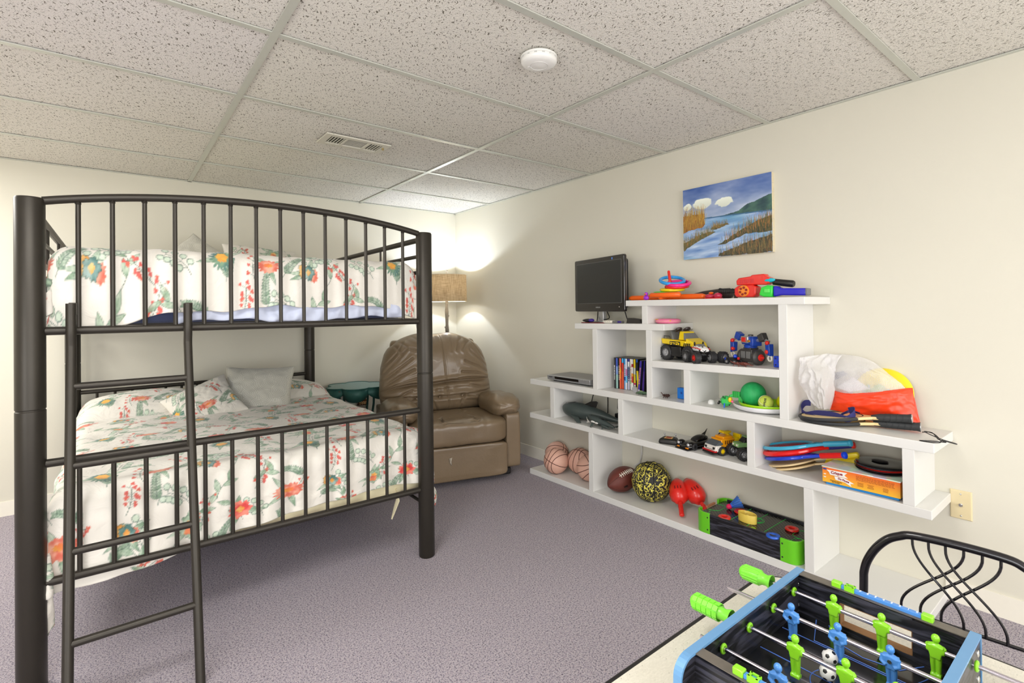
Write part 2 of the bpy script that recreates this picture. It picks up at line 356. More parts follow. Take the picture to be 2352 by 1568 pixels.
upright(-1.650, -1.688, 'S2', 'S3', .0375); upright(-2.2435, -2.280, 'S2', 'S3', .0375); upright(-3.022, -3.059, 'S2', 'S3', .0375); upright(-3.623, -3.661, 'S2', 'S3', .0375)
upright(-2.047, -2.084, 'S3', 'T', .0355); upright(-2.4515, -2.4885, 'S3', 'T', .0355); upright(-2.426, -2.463, 'T', 'P', .033); upright(-3.1745, -3.2125, 'S3', 'P', .033); upright(-2.688, -2.7255, 'S3', 'M', .037)
# ================================================================== floral fabric print (one repeat, painted by code)
TN = 540; TS = .70
cv = np.empty((TN, TN, 3)); cv[:] = (.885, .865, .825)
def put(x0, y0, x1, y1, fn):
    """fn(X,Y)->(mask 0..1, colour) over the wrapped box in metres"""
    i0, i1, j0, j1 = int(y0/TS*TN)-1, int(y1/TS*TN)+2, int(x0/TS*TN)-1, int(x1/TS*TN)+2
    I, J = np.mgrid[i0:i1, j0:j1]; m, c = fn(J*TS/TN, I*TS/TN); A, B = I % TN, J % TN
    m = m[..., None]; cv[A, B] = cv[A, B]*(1-m)+np.asarray(c)*m
def sh_(v, e=.0016): return np.clip(.5-v/e, 0, 1)
def wc(X, Y, c1, c2, sd=0):
    n = (snoise(X, Y, sd, 3, 90)*.9+.5).clip(0, 1)[..., None]; return np.asarray(c1)*(1-n)+np.asarray(c2)*n
CORAL, CORAL2, ORG, ORG2 = (.83, .42, .35), (.90, .66, .57), (.88, .60, .30), (.91, .76, .52)
SAGE, SAGE2, TEAL, TEAL2, DK = (.50, .61, .50), (.76, .81, .73), (.34, .48, .46), (.66, .75, .72), (.26, .35, .31)
def petal(cx, cy, r, n, amp, rot_, c1, c2, ell=1., sd=0, dark=None):
    def fn(X, Y):
        x, y = X-cx, (Y-cy)/ell; a = np.arctan2(y, x)+rot_; d = np.hypot(x, y); R_ = r*(1-amp+amp*np.abs(np.cos(n*a/2)))*(1+.08*np.sin(13*a+cx*90))
        m = sh_(d-R_); c = wc(X, Y, c1, c2, sd)
        if dark is not None:
            e = (sh_(np.abs(d-R_)-.0012)*.8)[..., None]; c = c*(1-e)+np.asarray(dark)*e; m = np.maximum(m, e[..., 0])
        return m, c
    put(cx-r*1.2, cy-r*1.2*ell, cx+r*1.2, cy+r*1.2*ell, fn)
def leaf(x, y, a, l, w, c1, c2, dark=DK, sd=0):
    def fn(X, Y):
        u = (X-x)*cos(a)+(Y-y)*sin(a); v = -(X-x)*sin(a)+(Y-y)*cos(a); s = (u/l).clip(0, 1); ww = w*np.sin(pi*s**.8)
        d = np.abs(v)-ww; d = np.where((u < 0) | (u > l), .01, d); m = sh_(d); e = np.maximum(sh_(np.abs(d)-.0007)*.9, sh_(np.abs(v)-.0004)*.5*((u > 0) & (u < l)))[..., None]
        c = wc(X, Y, c1, c2, sd)*(1-e)+np.asarray(dark)*e; return np.maximum(m*.9, e[..., 0]), c
    put(min(x, x+l*cos(a))-w*2, min(y, y+l*sin(a))-w*2, max(x, x+l*cos(a))+w*2, max(y, y+l*sin(a))+w*2, fn)
def stem(pts, w=.0009, c=DK):
    for (ax, ay), (bx_, by_) in zip(pts[:-1], pts[1:]):
        def fn(X, Y):
            dx, dy = bx_-ax, by_-ay; tt = (((X-ax)*dx+(Y-ay)*dy)/(dx*dx+dy*dy+1e-9)).clip(0, 1); d = np.hypot(X-ax-tt*dx, Y-ay-tt*dy); return sh_(d-w)*.8, c
        put(min(ax, bx_)-.004, min(ay, by_)-.004, max(ax, bx_)+.004, max(ay, by_)+.004, fn)
def curve(x, y, a, l, k, n=12):
    p = [(x, y)]; 
    for i in range(n): a += k/n; x += l/n*cos(a); y += l/n*sin(a); p.append((x, y))
    return p, a
def sprig(x, y, a, l, k, kind, R_):
    p, a2 = curve(x, y, a, l, k); stem(p)
    for i in range(2, len(p)):
        aa = math.atan2(p[i][1]-p[i-1][1], p[i][0]-p[i-1][0])
        if kind == 'berry':
            for s in (-1, 1):
                if R_.rand() < .65:
                    ll = .012+.014*R_.rand(); q = (p[i][0]+ll*cos(aa+s*.9), p[i][1]+ll*sin(aa+s*.9)); stem([p[i], q], .0006); petal(q[0], q[1], .0048+.003*R_.rand(), 3, .45, R_.rand()*6, CORAL, (.82, .40, .38), 1.2, i)
        elif kind == 'fern':
            for s in (-1, 1): leaf(p[i][0], p[i][1], aa+s*.75, .030*(1-.5*i/len(p)), .0038, SAGE2, SAGE, sd=i)
        elif kind == 'round' and i % 3 == 0:
            for s in (-1, 1): q = (p[i][0]+.016*cos(aa+s*1.1), p[i][1]+.016*sin(aa+s*1.1)); stem([p[i], q], .0007); petal(q[0]+.008*cos(aa+s), q[1]+.008*sin(aa+s), .0105, 2, .2, 0, (.80, .85, .78), SAGE2, 1.3, i, DK)
        elif kind == 'leafy' and i % 4 == 0:
            s = 1 if (i//4) % 2 else -1; leaf(p[i][0], p[i][1], aa+s*.6, .055, .010, SAGE2, SAGE, sd=i)
    return p, a2
R_ = np.random.RandomState(5)
kinds = ['berry', 'fern', 'round', 'leafy', 'berry', 'leafy', 'round', 'fern']
kk = 0
for gy in range(6):
    for gx in range(7):
        x = (gx+.5+(gy % 2)*.5+R_.uniform(-.2, .2))*TS/7; y = (gy+.5+R_.uniform(-.2, .2))*TS/6; a = pi/2+R_.uniform(-.9, .9)
        sprig(x, y, a, R_.uniform(.07, .125), R_.uniform(-1.4, 1.4), kinds[kk % 8], R_); kk += 1
fl = 0
for gy in range(3):
    for gx in range(4):
        if (gx+gy*3) % 7 == 6: continue
        x = (gx+.25+(gy % 2)*.5+R_.uniform(-.12, .12))*TS/4; y = (gy+.5+R_.uniform(-.15, .15))*TS/3; r = R_.uniform(.034, .048); k = fl % 5; fl += 1
        for s in range(3): leaf(x, y, R_.uniform(0, 6.28), r*2.1, r*.24, SAGE2, SAGE, sd=s)
        if k == 0:
            petal(x, y, r*1.25, 15, .22, .3, CORAL, CORAL2, .62, fl); petal(x, y+r*.1, r*.5, 8, .3, 0, ORG, (.9, .45, .3), .5, 2)
        elif k == 1:
            petal(x-r*.4, y+r*.3, r*.75, 3, .3, 0, ORG, ORG2, 1, 3, DK); petal(x+r*.45, y-r*.2, r*.7, 3, .3, 1, CORAL, CORAL2, 1, 3); petal(x, y+r*.1, r*.7, 5, .25, 0, TEAL, TEAL2, 1.15, fl, DK); petal(x, y+r*.1, r*.25, 4, .3, 0, ORG, ORG2, 1.4, 4)
        elif k == 2:
            petal(x, y, r*1.05, 5, .30, .4, SAGE, SAGE2, 1.2, fl, DK); petal(x, y+r*.3, r*.42, 5, .4, 0, ORG, ORG2, 1, 1); petal(x-r*.1, y-r*.35, r*.5, 4, .3, 1, CORAL, (.95, .65, .4), 1.2, 1)
        elif k == 3:
            petal(x, y, r*.95, 7, .28, 0, (.85, .30, .30), (.94, .55, .48), 1., fl); petal(x, y, r*.35, 4, .3, 0, ORG, ORG2, 1, 1)
        else:
            petal(x, y, r*1.0, 19, .35, 0, SAGE, TEAL, 1.25, fl); petal(x, y+r*.1, r*.5, 6, .2, 0, ORG, (.95, .7, .3), 1.25, 1)
cvl = np.power(cv.clip(0, 1), 2.2)
def floral(u, v, rotp=0):
    if rotp: u, v = u*cos(rotp)-v*sin(rotp), u*sin(rotp)+v*cos(rotp)
    fx = (u/TS*TN) % TN; fy = (v/TS*TN) % TN; x0 = np.floor(fx).astype(int) % TN; y0 = np.floor(fy).astype(int) % TN; x1 = (x0+1) % TN; y1 = (y0+1) % TN
    tx = (fx-np.floor(fx))[..., None]; ty = (fy-np.floor(fy))[..., None]
    return cvl[y0, x0]*(1-tx)*(1-ty)+cvl[y0, x1]*tx*(1-ty)+cvl[y1, x0]*(1-tx)*ty+cvl[y1, x1]*tx*ty
m_floral = attr_mat('floral_linen'); t = NT(m_floral); wn2 = t.N('ShaderNodeTexNoise'); wn2.inputs['Scale'].default_value = 16; wn2.inputs['Detail'].default_value = 5; wn2.inputs['Distortion'].default_value = 1.5; t.C(t.coord(), wn2.inputs[0]); b2 = t.N('ShaderNodeBump'); b2.inputs['Strength'].default_value = .45; b2.inputs['Distance'].default_value = .012; t.C(wn2.outputs[0], b2.inputs['Height']); b1_ = [n_ for n_ in t.n if n_.type == 'BUMP'][0]; t.C(b1_.outputs[0], b2.inputs['Normal']); t.C(b2.outputs[0], t.b.inputs['Normal'])

# ================================================================== metal bunk bed
m_metal = mat('gunmetal_paint', (56, 52, 46), .42, .55, noise=.08, nscale=20)
FR, FL_, BR, BL = (-1.419, -2.031), (-2.785, -2.006), (-1.387, -.085), (-2.772, -.088)
bed = thing('bunk_bed', 'dark gunmetal double bunk bed with an arched spindle rail', 'bunk bed', (-2.09, -1.05, 0))
BO = Vector((-2.09, -1.05, 0))
def B(p): return Vector(p)-BO
PR = .0372
for p in (FR, FL_, BR, BL):
    m = MB(); c = B((p[0], p[1], 0))
    m.lathe([(.0001, 0), (PR*.92, 0), (PR, .006), (PR, .868), (PR-.002, .8705), (PR-.002, .873), (PR, .8755), (PR, 1.534), (PR-.003, 1.540), (.0001, 1.541)], 40, TR(c)); m.build('bed_post', m_metal, bed)
def rail(name, a, b, r, n=14): return MB().cyl(B(a), B(b), r, n).build(name, m_metal, bed)
FLx, FRx = FL_[0]+.03, FR[0]-.03
def fy(x): return FL_[1]+(FR[1]-FL_[1])*(x-FL_[0])/(FR[0]-FL_[0])
def by(x): return BL[1]
arch = lambda x: 1.527+.070*max(0, 1-((x+2.10)/.68)**2)**.9
pts = [B((x, fy(x), arch(x))) for x in np.linspace(FLx, FRx, 40)]
MB().tube(pts, .0135, 14).build('arched_rail', m_metal, bed)
rail('rail', (FLx, fy(FLx), 1.118), (FRx, fy(FRx), 1.118), .0135); rail('rail', (FLx, fy(FLx), .697), (FRx, fy(FRx), .697), .0135); rail('rail', (FLx, fy(FLx), .320), (FRx, fy(FRx), .320), .0135)
spx = [-2.6697+i*.08785 for i in range(14)]
for x in spx:
    MB().cyl(B((x, fy(x), 1.118)), B((x, fy(x), arch(x))), .0074, 10).ell(B((x, fy(x)-.001, arch(x)-.016)), (.009, .009, .006), 10, 6).build('spindle', m_metal, bed)
    MB().cyl(B((x, fy(x), .320)), B((x, fy(x), .697)), .0074, 10).build('spindle', m_metal, bed)
for z0, z1 in ((1.118, 1.39), (.30, .690)):
    rail('head_rail', (BL[0], BL[1], z0), (BR[0], BR[1], z0), .0125); rail('head_rail', (BL[0], BL[1], z1), (BR[0], BR[1], z1), .0125)
    for x in spx: MB().cyl(B((x+.01, BL[1], z0)), B((x+.01, BL[1], z1)), .0074, 8).build('spindle', m_metal, bed)
for (f, b) in ((FR, BR), (FL_, BL)):
    for z, r in ((1.512, .0135), (1.432, .0095), (1.354, .0095), (1.118, .013), (.300, .013), (.24, .008)):
        rail('side_rail', (f[0], f[1], z), (b[0], b[1], z), r)
    for k in (.27, .52, .77):
        p = [f[0]+(b[0]-f[0])*k, f[1]+(b[1]-f[1])*k]; MB().cyl(B((*p, 1.354)), B((*p, 1.512)), .006, 8).build('guard_spindle', m_metal, bed)
for z in (1.112, .296):
    for k in range(7): y = -1.8+k*.27; MB().box(B((-2.09, y, z)), (1.34, .03, .008)).build('slat', m_metal, bed, smooth=0)

# ladder
LX = (-2.6865, -2.3725)
lad = thing('ladder', 'dark metal four-rung ladder leaning on the bunk bed', 'ladder', (sum(LX)/2, -2.33, 0)); LO = Vector((sum(LX)/2, -2.33, 0))
ly = lambda z: -2.075-(.94-z)*.27
for x in LX:
    p = [(x, ly(0), 0)]+[(x, ly(z), z) for z in (.3, .6, .9, 1.06)]+[(x, ly(1.06)+.0, 1.075), (x+.0, -2.049, 1.10), (x, -2.050, 1.13), (x, -2.050, 1.205)]
    MB().tube([Vector(q)-LO for q in p], .0135, 16).build('side_rail', m_metal, lad)
    h = MB(); q = Vector((x, 0, 0))-Vector((LO.x, 0, 0)); Y = -2.33
    h.box((q.x+.004, -2.036-Y, 1.188), (.020, .040, .040)); h.box((q.x+.004, -2.003-Y, 1.165), (.020, .006, .085)); h.build('hook', m_metal, lad, smooth=0, bevel=.002)
for z in (.227, .467, .706, .942):
    MB().cyl(Vector((LX[0], ly(z), z))-LO, Vector((LX[1], ly(z), z))-LO, .0112, 14).build('rung', m_metal, lad)

# mattresses and bedding
m_blue = mat('navy_mattress', (62, 72, 104), .85, noise=.1, nscale=30, bump=.2); m_sheet = mat('white_sheet', (200, 206, 226), .85, noise=.03, bump=.2, bscale=30); m_cream = mat('cream_sheet', (238, 228, 190), .85, noise=.03, bump=.2, bscale=30)
def rb(name, c, d, m, b=.04, **k): o = MB().box((0, 0, 0), d).build(name, m, None, smooth=60, bevel=b, seg=4, loc=c); return o
tag(rb('mattress', (-2.09, -1.05, 1.235), (1.26, 1.80, .20), m_blue), 'navy mattress under the white sheet of the upper bunk', 'mattress')
tag(rb('mattress', (-2.09, -1.05, .42), (1.24, 1.78, .23), m_sheet), 'white mattress under the floral comforter of the lower bunk', 'mattress')
def drape(name, xc, hw, y0, y1, top, r, ds, df, label, cat, seed, gy=None, hem=None, bulge=None, res=.0048, sidefn=None, xo=0, yo=0):
    res = .0037
    """cloth over a mattress: flat over |a|<hw, rounded over the side and front edges, hanging ds/df"""
    La = hw-r; ea = r*pi/2
    na = int(2*(La+ea+ds)/res); A = np.linspace(-(La+ea+ds), La+ea+ds, na)
    bf = np.arange(0, df+ea+.12, res*.9); b2 = np.arange(bf[-1]+res*1.5, df+ea+(y1-y0-r), res*1.55) ; Bv = np.concatenate([bf, b2]) if gy is None else np.concatenate([bf, np.arange(bf[-1]+.02, df+ea+(y1-y0-r), .02)])
    AA, BB = np.meshgrid(A, Bv); sgn = np.sign(AA); a = np.abs(AA)-La; b = (df+ea)-BB   # b>0 : beyond the front edge
    def off(t_):  # along an edge: outward, drop
        ang = (t_/r).clip(0, pi/2); o = r*np.sin(ang); dz = r*(1-np.cos(ang)); ex = (t_-ea).clip(0, None); return o+ex*.0, dz+ex, ex
    oa, da, ea_ = off(a); ob, db, eb_ = off(b)
    X = xc+sgn*(La+np.where(a > 0, oa, 0)); X = np.where(a <= 0, xc+AA, X); Y = np.where(b > 0, y0+r-ob, y0+r+(-b))
    p = 2.6; drop = (np.abs(np.where(a > 0, da, 0))**p+np.abs(np.where(b > 0, db, 0))**p)**(1/p)
    Z = top-drop
    fa = np.where(a > 0, (ea_/.2).clip(0, 1), 0); fb = np.where(b > 0, (eb_/.2).clip(0, 1), 0)
    Y = Y-fb*(.012*np.sin(AA*17+seed)+.009*np.sin(AA*37+1.3*seed)+.004)*.7; X = X+sgn*fa*(.015*np.sin(BB*15+seed)+.010*np.sin(BB*31+seed)+.012)
    flat = (1-np.clip(drop/.05, 0, 1)); Z = Z+flat*(.006*snoise(AA, BB, seed, 3, 9)+.0035*snoise(AA, BB, seed+1, 2, 30)*1.2)
    edge = np.clip(drop/.05, 0, 1); nn = .0045*snoise(AA*1.0, BB, seed+2, 3, 22); Y = Y+np.where(b > 0, nn*1.2, 0); X = X+np.where((a > 0), sgn*nn*1.3, 0)
    if hem is not None: Z = np.where((b > 0) & (db > .03), top-(top-Z)*(1+hem(X)*np.clip((db-.03)/(df), 0, 1)), Z)
    if bulge is not None: X, Y, Z = bulge(X, Y, Z, AA, BB)
    P = np.stack([X, Y, Z], -1); o = grid_mesh(name, P, floral(AA+xo, BB+yo), m_floral, None, solid=.012)
    return tag(o, label, cat)
def bulge_low(X, Y, Z, A, B_):
    puff = .030*np.exp(-((np.clip(Y+1.78, None, 0))/.12)**2)*0
    g = lambda xc, w, yc, l, h: h*np.clip(1-np.abs((X-xc)/w)**3.0, 0, 1)**.7*np.clip(1-np.abs((Y-yc)/l)**2.6, 0, 1)**.7
    f = np.clip((Z-.50)/.06, 0, 1); Z = Z+f*(g(-2.40, .37, -.34, .27, .105)+g(-1.72, .36, -.34, .27, .10)); return X, Y, Z
comf = drape('comforter', -2.063, .690, -1.992, -.13, .592, .075, .28, .215, 'floral print comforter spread over the lower bunk', 'comforter', 3, bulge=bulge_low,
      hem=lambda X: np.interp(X, [-2.76, -2.60, -2.40, -2.2, -1.9, -1.6, -1.38], [.12, .10, .02, -.10, -.17, -.20, -.12]))
comf2 = drape('comforter', -2.092, .655, -1.985, -.16, 1.405, .075, .13, .115, 'floral print comforter tucked over the upper bunk', 'comforter', 8, gy=1, xo=.31, yo=.2,
      hem=lambda X: np.interp(X, [-2.76, -2.62, -2.57, -2.50, -2.3, -2.05, -1.55, -1.50, -1.42], [.50, .50, .46, .30, .20, .12, .14, .34, .5])+.03*np.sin(X*19)+.015*np.sin(X*47))
# crumpled white sheet and cream fitted sheet showing below the hems
def skirt(name, x0, x1, y, z0, z1, m, label, cat, seed, w=.008):
    n = 140; k = 14; U, V = np.meshgrid(np.linspace(x0, x1, n), np.linspace(0, 1, k)); Z = z0+(z1-z0)*V+.009*np.sin(U*11+seed)*(1-V)+.004*np.sin(U*37)*(1-V); Y = y+w*np.sin(U*31+V*3+seed)+w*.7*np.sin(U*77-V*6+seed)*(1-V)+w*1.1*snoise(U*1.0, V*.12, seed, 3, 40)
    return tag(grid_mesh(name, np.stack([U, Y, Z], -1), None, m, None, solid=.004), label, cat)
skirt('sheet', -2.40, -1.50, -1.972, 1.136, 1.23, m_sheet, 'crumpled white sheet hanging below the upper comforter', 'sheet', 1)
fsh = skirt('fitted_sheet', -2.42, -1.42, -1.968, .303, .43, m_cream, 'pale yellow sheet edge below the lower comforter', 'sheet', 4, .004)
st = MB(); q0, q1, q2 = Vector((-1.545, -1.952, .33)), Vector((-1.530, -1.955, .27)), Vector((-1.560, -1.95, .185))
st.tube([q0, q0*.4+q1*.6, q1, q1*.5+q2*.5, q2], [.024, .022, .018, .013, .006], 10, flat=.18)
st.build('dangling_corner', m_cream, fsh, smooth=60)

def pillow(name, w, h, th, M_, material, colfn=None, n=110, label='', cat='pillow', pinch=.10, seed=0, group=None, piping=None, fn=None):
    """two puffed faces joined at a seam; colfn gives the print"""
    root = thing(name, label, cat, group=group, M=M_)
    u = np.linspace(-1, 1, n); U, V = np.meshgrid(u, u); e = np.clip((1-np.abs(U)**2.6), 0, 1)**.52*np.clip((1-np.abs(V)**2.6), 0, 1)**.52
    # corners poke out, sides draw in
    k = 1-pinch*(1-np.abs(V)**2)*np.abs(U)**3; k2 = 1-pinch*(1-np.abs(U)**2)*np.abs(V)**3
    X = U*w/2*k; Y = V*h/2*k2; nz = .006*snoise(U, V, seed, 3, 4.)+.003*snoise(U, V, seed+4, 2, 14.)
    for s, nm in ((1, 'front_panel'), (-1, 'back_panel')):
        Z = s*(th/2*e+nz*np.clip(e*2, 0, 1)); P = np.stack([X, Y, Z], -1)
        if fn is not None: P = fn(P, U, V)
        o = grid_mesh(nm, P, colfn(X, Y) if colfn is not None else None, material, root, flip=(s < 0))
    if piping is not None:
        pts = []
        for (i, j) in [(0, k_) for k_ in range(0, n, 3)]+[(k_, n-1) for k_ in range(0, n, 3)]+[(n-1, k_) for k_ in range(n-1, -1, -3)]+[(k_, 0) for k_ in range(n-1, -1, -3)]: pts.append((X[i, j], Y[i, j], 0))
        MB().tube(pts, .0045, 8, closed=True).build('piping', piping, root, smooth=80)
    return root
# embroidered damask cloth: overlapping scallop arcs
md = bpy.data.materials.new('scalloped_damask'); md.use_nodes = True; t = NT(md); oc = t.coord((17, 17, 17)); sx_ = t.N('ShaderNodeSeparateXYZ'); t.C(oc, sx_.inputs[0])
v = t.N('ShaderNodeTexVoronoi'); v.voronoi_dimensions = '2D'; v.inputs['Scale'].default_value = .75; v.inputs['Randomness'].default_value = .8; t.C(oc, v.inputs[0])
rg = t.math('SINE', t.math('MULTIPLY', v.outputs['Distance'], 52)); rg = t.math('GREATER_THAN', rg, .45)
t.C(t.mix(rg, L((196, 194, 182)), L((216, 214, 204))), t.b.inputs['Base Color']); t.b.inputs['Roughness'].default_value = .5; t.b.inputs['Sheen Weight'].default_value = .3; t.bump(rg, .35, .001)
m_pipe = mat('pillow_piping', (192, 189, 176), .7)
def lookM(c, nrm, up, roll=0):
    z = Vector(nrm).normalized(); y = (Vector(up)-z*Vector(up).dot(z)).normalized(); x = y.cross(z); m = Matrix((x, y, z)).transposed().to_4x4(); m.translation = Vector(c); return m @ rot('Z', roll)
# lower bunk pillows leaning on the bulge of the covers
pillow('throw_pillow', .40, .40, .13, lookM(AY(594, 903, -.66), (-.20, -.78, .66), (0, .4, 1), -.15), md, None, label='grey white embroidered cushion on the lower bunk', cat='cushion', piping=m_pipe, seed=2, n=70)
pillow('throw_pillow', .36, .36, .12, lookM(AY(470, 930, -.70), (-.30, -.62, .85), (0, .4, 1), .42), m_floral, lambda x, y: floral(x*1.0+.3, y+.4), label='floral square cushion set diagonally on the lower bunk', cat='cushion', seed=5)
pillow('throw_pillow', .42, .42, .14, lookM((-2.16, -.36, 1.455), (-.1, -.80, .55), (0, .4, 1), .80), md, None, label='grey white embroidered cushion peeking over the upper bunk comforter', cat='cushion', piping=m_pipe, seed=6, n=60)
pillow('bed_pillow', .46, .34, .15, lookM((-1.80, -.42, 1.475), (.0, -.8, .56), (0, .4, 1), -.10), m_floral, lambda x, y: floral(x+.13, y+.52), label='floral pillow behind the upper bunk rail', cat='pillow', seed=9)
# ================================================================== recliner
m_lea = bpy.data.materials.new('taupe_leather'); m_lea.use_nodes = True; t = NT(m_lea); oc = t.coord()
n = t.N('ShaderNodeTexNoise'); n.inputs['Scale'].default_value = 5; n.inputs['Detail'].default_value = 4; t.C(oc, n.inputs[0]); t.C(t.mix(n.outputs[0], L((116, 98, 74)), L((140, 121, 98))), t.b.inputs['Base Color'])
t.b.inputs['Roughness'].default_value = .33; t.b.inputs['Coat Weight'].default_value = .15
vn = t.N('ShaderNodeTexVoronoi'); vn.inputs['Scale'].default_value = 260; t.C(oc, vn.inputs[0]); n2 = t.N('ShaderNodeTexNoise'); n2.inputs['Scale'].default_value = 28; n2.inputs['Detail'].default_value = 4; n2.inputs['Distortion'].default_value = 1.2; t.C(oc, n2.inputs[0])
t.bump(t.math('ADD', t.math('MULTIPLY', vn.outputs['Distance'], .12), t.math('MULTIPLY', n2.outputs[0], .8)), .22, .005)
m_seam = mat('seam_thread', (92, 76, 56), .6); m_blk = mat('black_plastic', (26, 25, 25), .4); m_shine = mat('gloss_black', (14, 14, 15), .12, coat=.5)
CHO = Vector((-.81, -1.31, 0)); rz_ch = math.atan2(-.295, .955)
rec = thing('recliner', 'taupe leather recliner with pillowed arms beside the bunk', 'recliner', CHO, rz_ch)
def cushion(name, c, h, e1, e2, disp, mt_, parent, tilt=0, nu=120, nv=80, squash=None):
    U, V = np.meshgrid(np.linspace(-pi, pi, nu), np.linspace(-pi/2, pi/2, nv)); sg = lambda w, m: np.sign(w)*np.abs(w)**m
    nx = sg(np.cos(V), e1)*sg(np.cos(U), e2); ny = sg(np.cos(V), e1)*sg(np.sin(U), e2); nz = sg(np.sin(V), e1)
    P = np.stack([nx*h[0], ny*h[1], nz*h[2]], -1); D = np.stack([nx/h[0], ny/h[1], nz/h[2]], -1); D /= np.linalg.norm(D, axis=-1, keepdims=True)+1e-9
    d = disp(nx, ny, nz) if disp else 0; P = P+D*(d[..., None] if disp else 0)
    if squash is not None: P = squash(P)
    ct, s_ = cos(tilt), sin(tilt); Y, Z = P[..., 1].copy(), P[..., 2].copy(); P[..., 1] = Y*ct+Z*s_; P[..., 2] = -Y*s_+Z*ct
    P = P+np.array(c); return grid_mesh(name, P, None, mt_, parent)
def pleats(x, y, z):  # wrinkles fanning out of both side creases, with a centre seam
    a = np.arctan2(z+1.3, 1.15-np.abs(x)); d = .010*np.sin(a*17+2*np.sin(3*x)+.6*snoise(x, z, 3, 2, 6))*np.clip(np.abs(x)*1.15-.12, 0, 1)
    d += .007*snoise(x*2, z*1.5, 5, 3, 4)-.010*np.exp(-(x/.018)**2)
    d += .009*np.sin(x*26+3*np.sin(x*4))*np.clip((z-.55)*2.2, 0, 1)
    return d
nU, nV = 260, 220; U, V = np.meshgrid(np.linspace(-1, 1, nU), np.linspace(0, 1, nV))
Wv = np.interp(V, [0, .08, .25, .42, .60, .80, .92, 1.0], [.385, .415, .432, .425, .415, .385, .355, .325])
def crease(pts, depth, sig, bul=.5):
    d2 = np.full(U.shape, 9.); 
    for (ax, ay), (bx_, by_) in zip(pts[:-1], pts[1:]):
        dx, dy = (bx_-ax)*.42, (by_-ay)*.58; px, py = (U-ax)*.42, (V-ay)*.58; tt = ((px*dx+py*dy)/(dx*dx+dy*dy+1e-9)).clip(0, 1); d2 = np.minimum(d2, np.hypot(px-tt*dx, py-tt*dy))
    return -depth*np.exp(-np.abs(d2/sig)**1.3)+depth*bul*np.exp(-((d2-2.2*sig)/(1.6*sig))**2)
D_ = crease([(-1, .30), (-.75, .36), (-.5, .385), (-.1, .385), (.2, .405), (.6, .41), (1, .395)], .030, .011)
D_ += crease([(-1, .22), (-.6, .235), (-.18, .22), (.2, .22), (.6, .235), (1, .26)], .014, .010)
D_ += crease([(.08, 1.0), (.09, .75), (.12, .42), (.13, .22), (.16, 0)], .007, .005, .2)
for pts_, dp in (([(-1, .34), (-.7, .50), (-.45, .58)], .010), ([(-1, .42), (-.72, .60), (-.5, .72)], .009), ([(-1, .50), (-.8, .68), (-.62, .84)], .009), ([(-.98, .62), (-.8, .80), (-.74, .93)], .009), ([(-1, .33), (-.62, .43), (-.35, .47)], .009),
                 ([(1, .42), (.7, .50), (.42, .52)], .011), ([(1, .46), (.75, .58), (.5, .66)], .009), ([(1, .52), (.82, .68), (.66, .80)], .009), ([(.98, .62), (.85, .78), (.78, .93)], .009), ([(1, .41), (.62, .445), (.35, .44)], .008),
                 ([(-.85, .97), (-.6, .86), (-.45, .82)], .010), ([(-.9, .92), (-.7, .78)], .009), ([(.85, .97), (.62, .88), (.5, .80)], .010), ([(.7, 1), (.45, .90), (.38, .80)], .008), ([(-.6, 1), (-.4, .92)], .008), ([(.35, 1), (.28, .9), (.26, .8)], .006), ([(-.1, 1), (-.12, .9)], .006),
                 ([(-1, .16), (-.7, .25), (-.5, .33)], .010), ([(-.85, .05), (-.62, .18), (-.45, .22)], .010), ([(1, .30), (.75, .30), (.55, .36)], .010), ([(.95, .12), (.7, .20), (.5, .22)], .010), ([(-.18, .22), (-.1, .1), (-.05, .02)], .007), ([(.42, .23), (.36, .12), (.38, .02)], .007), ([(-.62, .23), (-.55, .10)], .007)):
    D_ += crease(pts_, dp, .008)
gz = np.exp(-((V-.31)/.055)**2); D_ += .0055*gz*np.sin(U*27+2.2*np.sin(U*6))*np.clip(1.1-np.abs(U), 0, 1); D_ += .004*np.exp(-((V-.95)/.05)**2)*np.sin(U*24+2*np.sin(U*5)); D_ += .004*snoise(U*1.2, V*1.6, 77, 3, 5)
for c_ in (-.40, 0., .40): D_ -= .016*np.exp(-(((U-c_+.02)*.42/.016)**2+((V-.222)*.58/.014)**2))
E1 = (1-np.abs(U)**4.5).clip(0, 1)**.55; E2 = (1-np.abs(2*V-1)**7).clip(0, 1)**.5; shp = .155+.020*np.sin(pi*((V-.40)/.6).clip(0, 1))+.016*np.sin(pi*(V/.40).clip(0, 1)); env = E1*E2
Zb = .395+V*.575-.085*np.abs(U)**5*V**6+.012*np.cos(U*1.45)*V**3+.012*(V > .5)*((V-.5)*2).clip(0, 1)**2*(np.cos(U*9)-1)*-.4
Pb = np.stack([U*Wv, .585+.13*V-shp*env+D_*-1*env.clip(0, 1)**.7, Zb], -1); grid_mesh('back_cushion', Pb, None, m_lea, rec)
for c_ in (-.40, 0., .40): MB().ell(((c_-.02)*.43, .585+.13*.222-.160, .395+.222*.56+.002), (.008, .005, .008), 12, 8).build('button', m_lea, rec)
def seatd(x, y, z):
    d = .0018*snoise(x*2, y*2, 21, 2, 3)
    for c_ in (-.33, .34): d = d-.014*np.exp(-((x-c_)/.014)**2)
    return d+.006*np.sin(x*34+2*np.sin(y*3))*np.clip(-y, 0, 1)*np.clip(z+.3, 0, 1)*np.exp(-((x)/.5)**4)+.004*np.sin(x*60)*np.clip(-y*1.3-.2, 0, 1)*(np.abs(x) < .34)
cushion('seat_cushion', (.030, .225, .345), (.338, .262, .088), .35, .30, seatd, m_lea, rec, nu=300, nv=120)
def panel(x, y, z): return .003*snoise(x*2, z*2, 31, 3, 3)
cushion('footrest', (.028, .025, .152), (.330, .042, .112), .16, .2, panel, m_lea, rec)
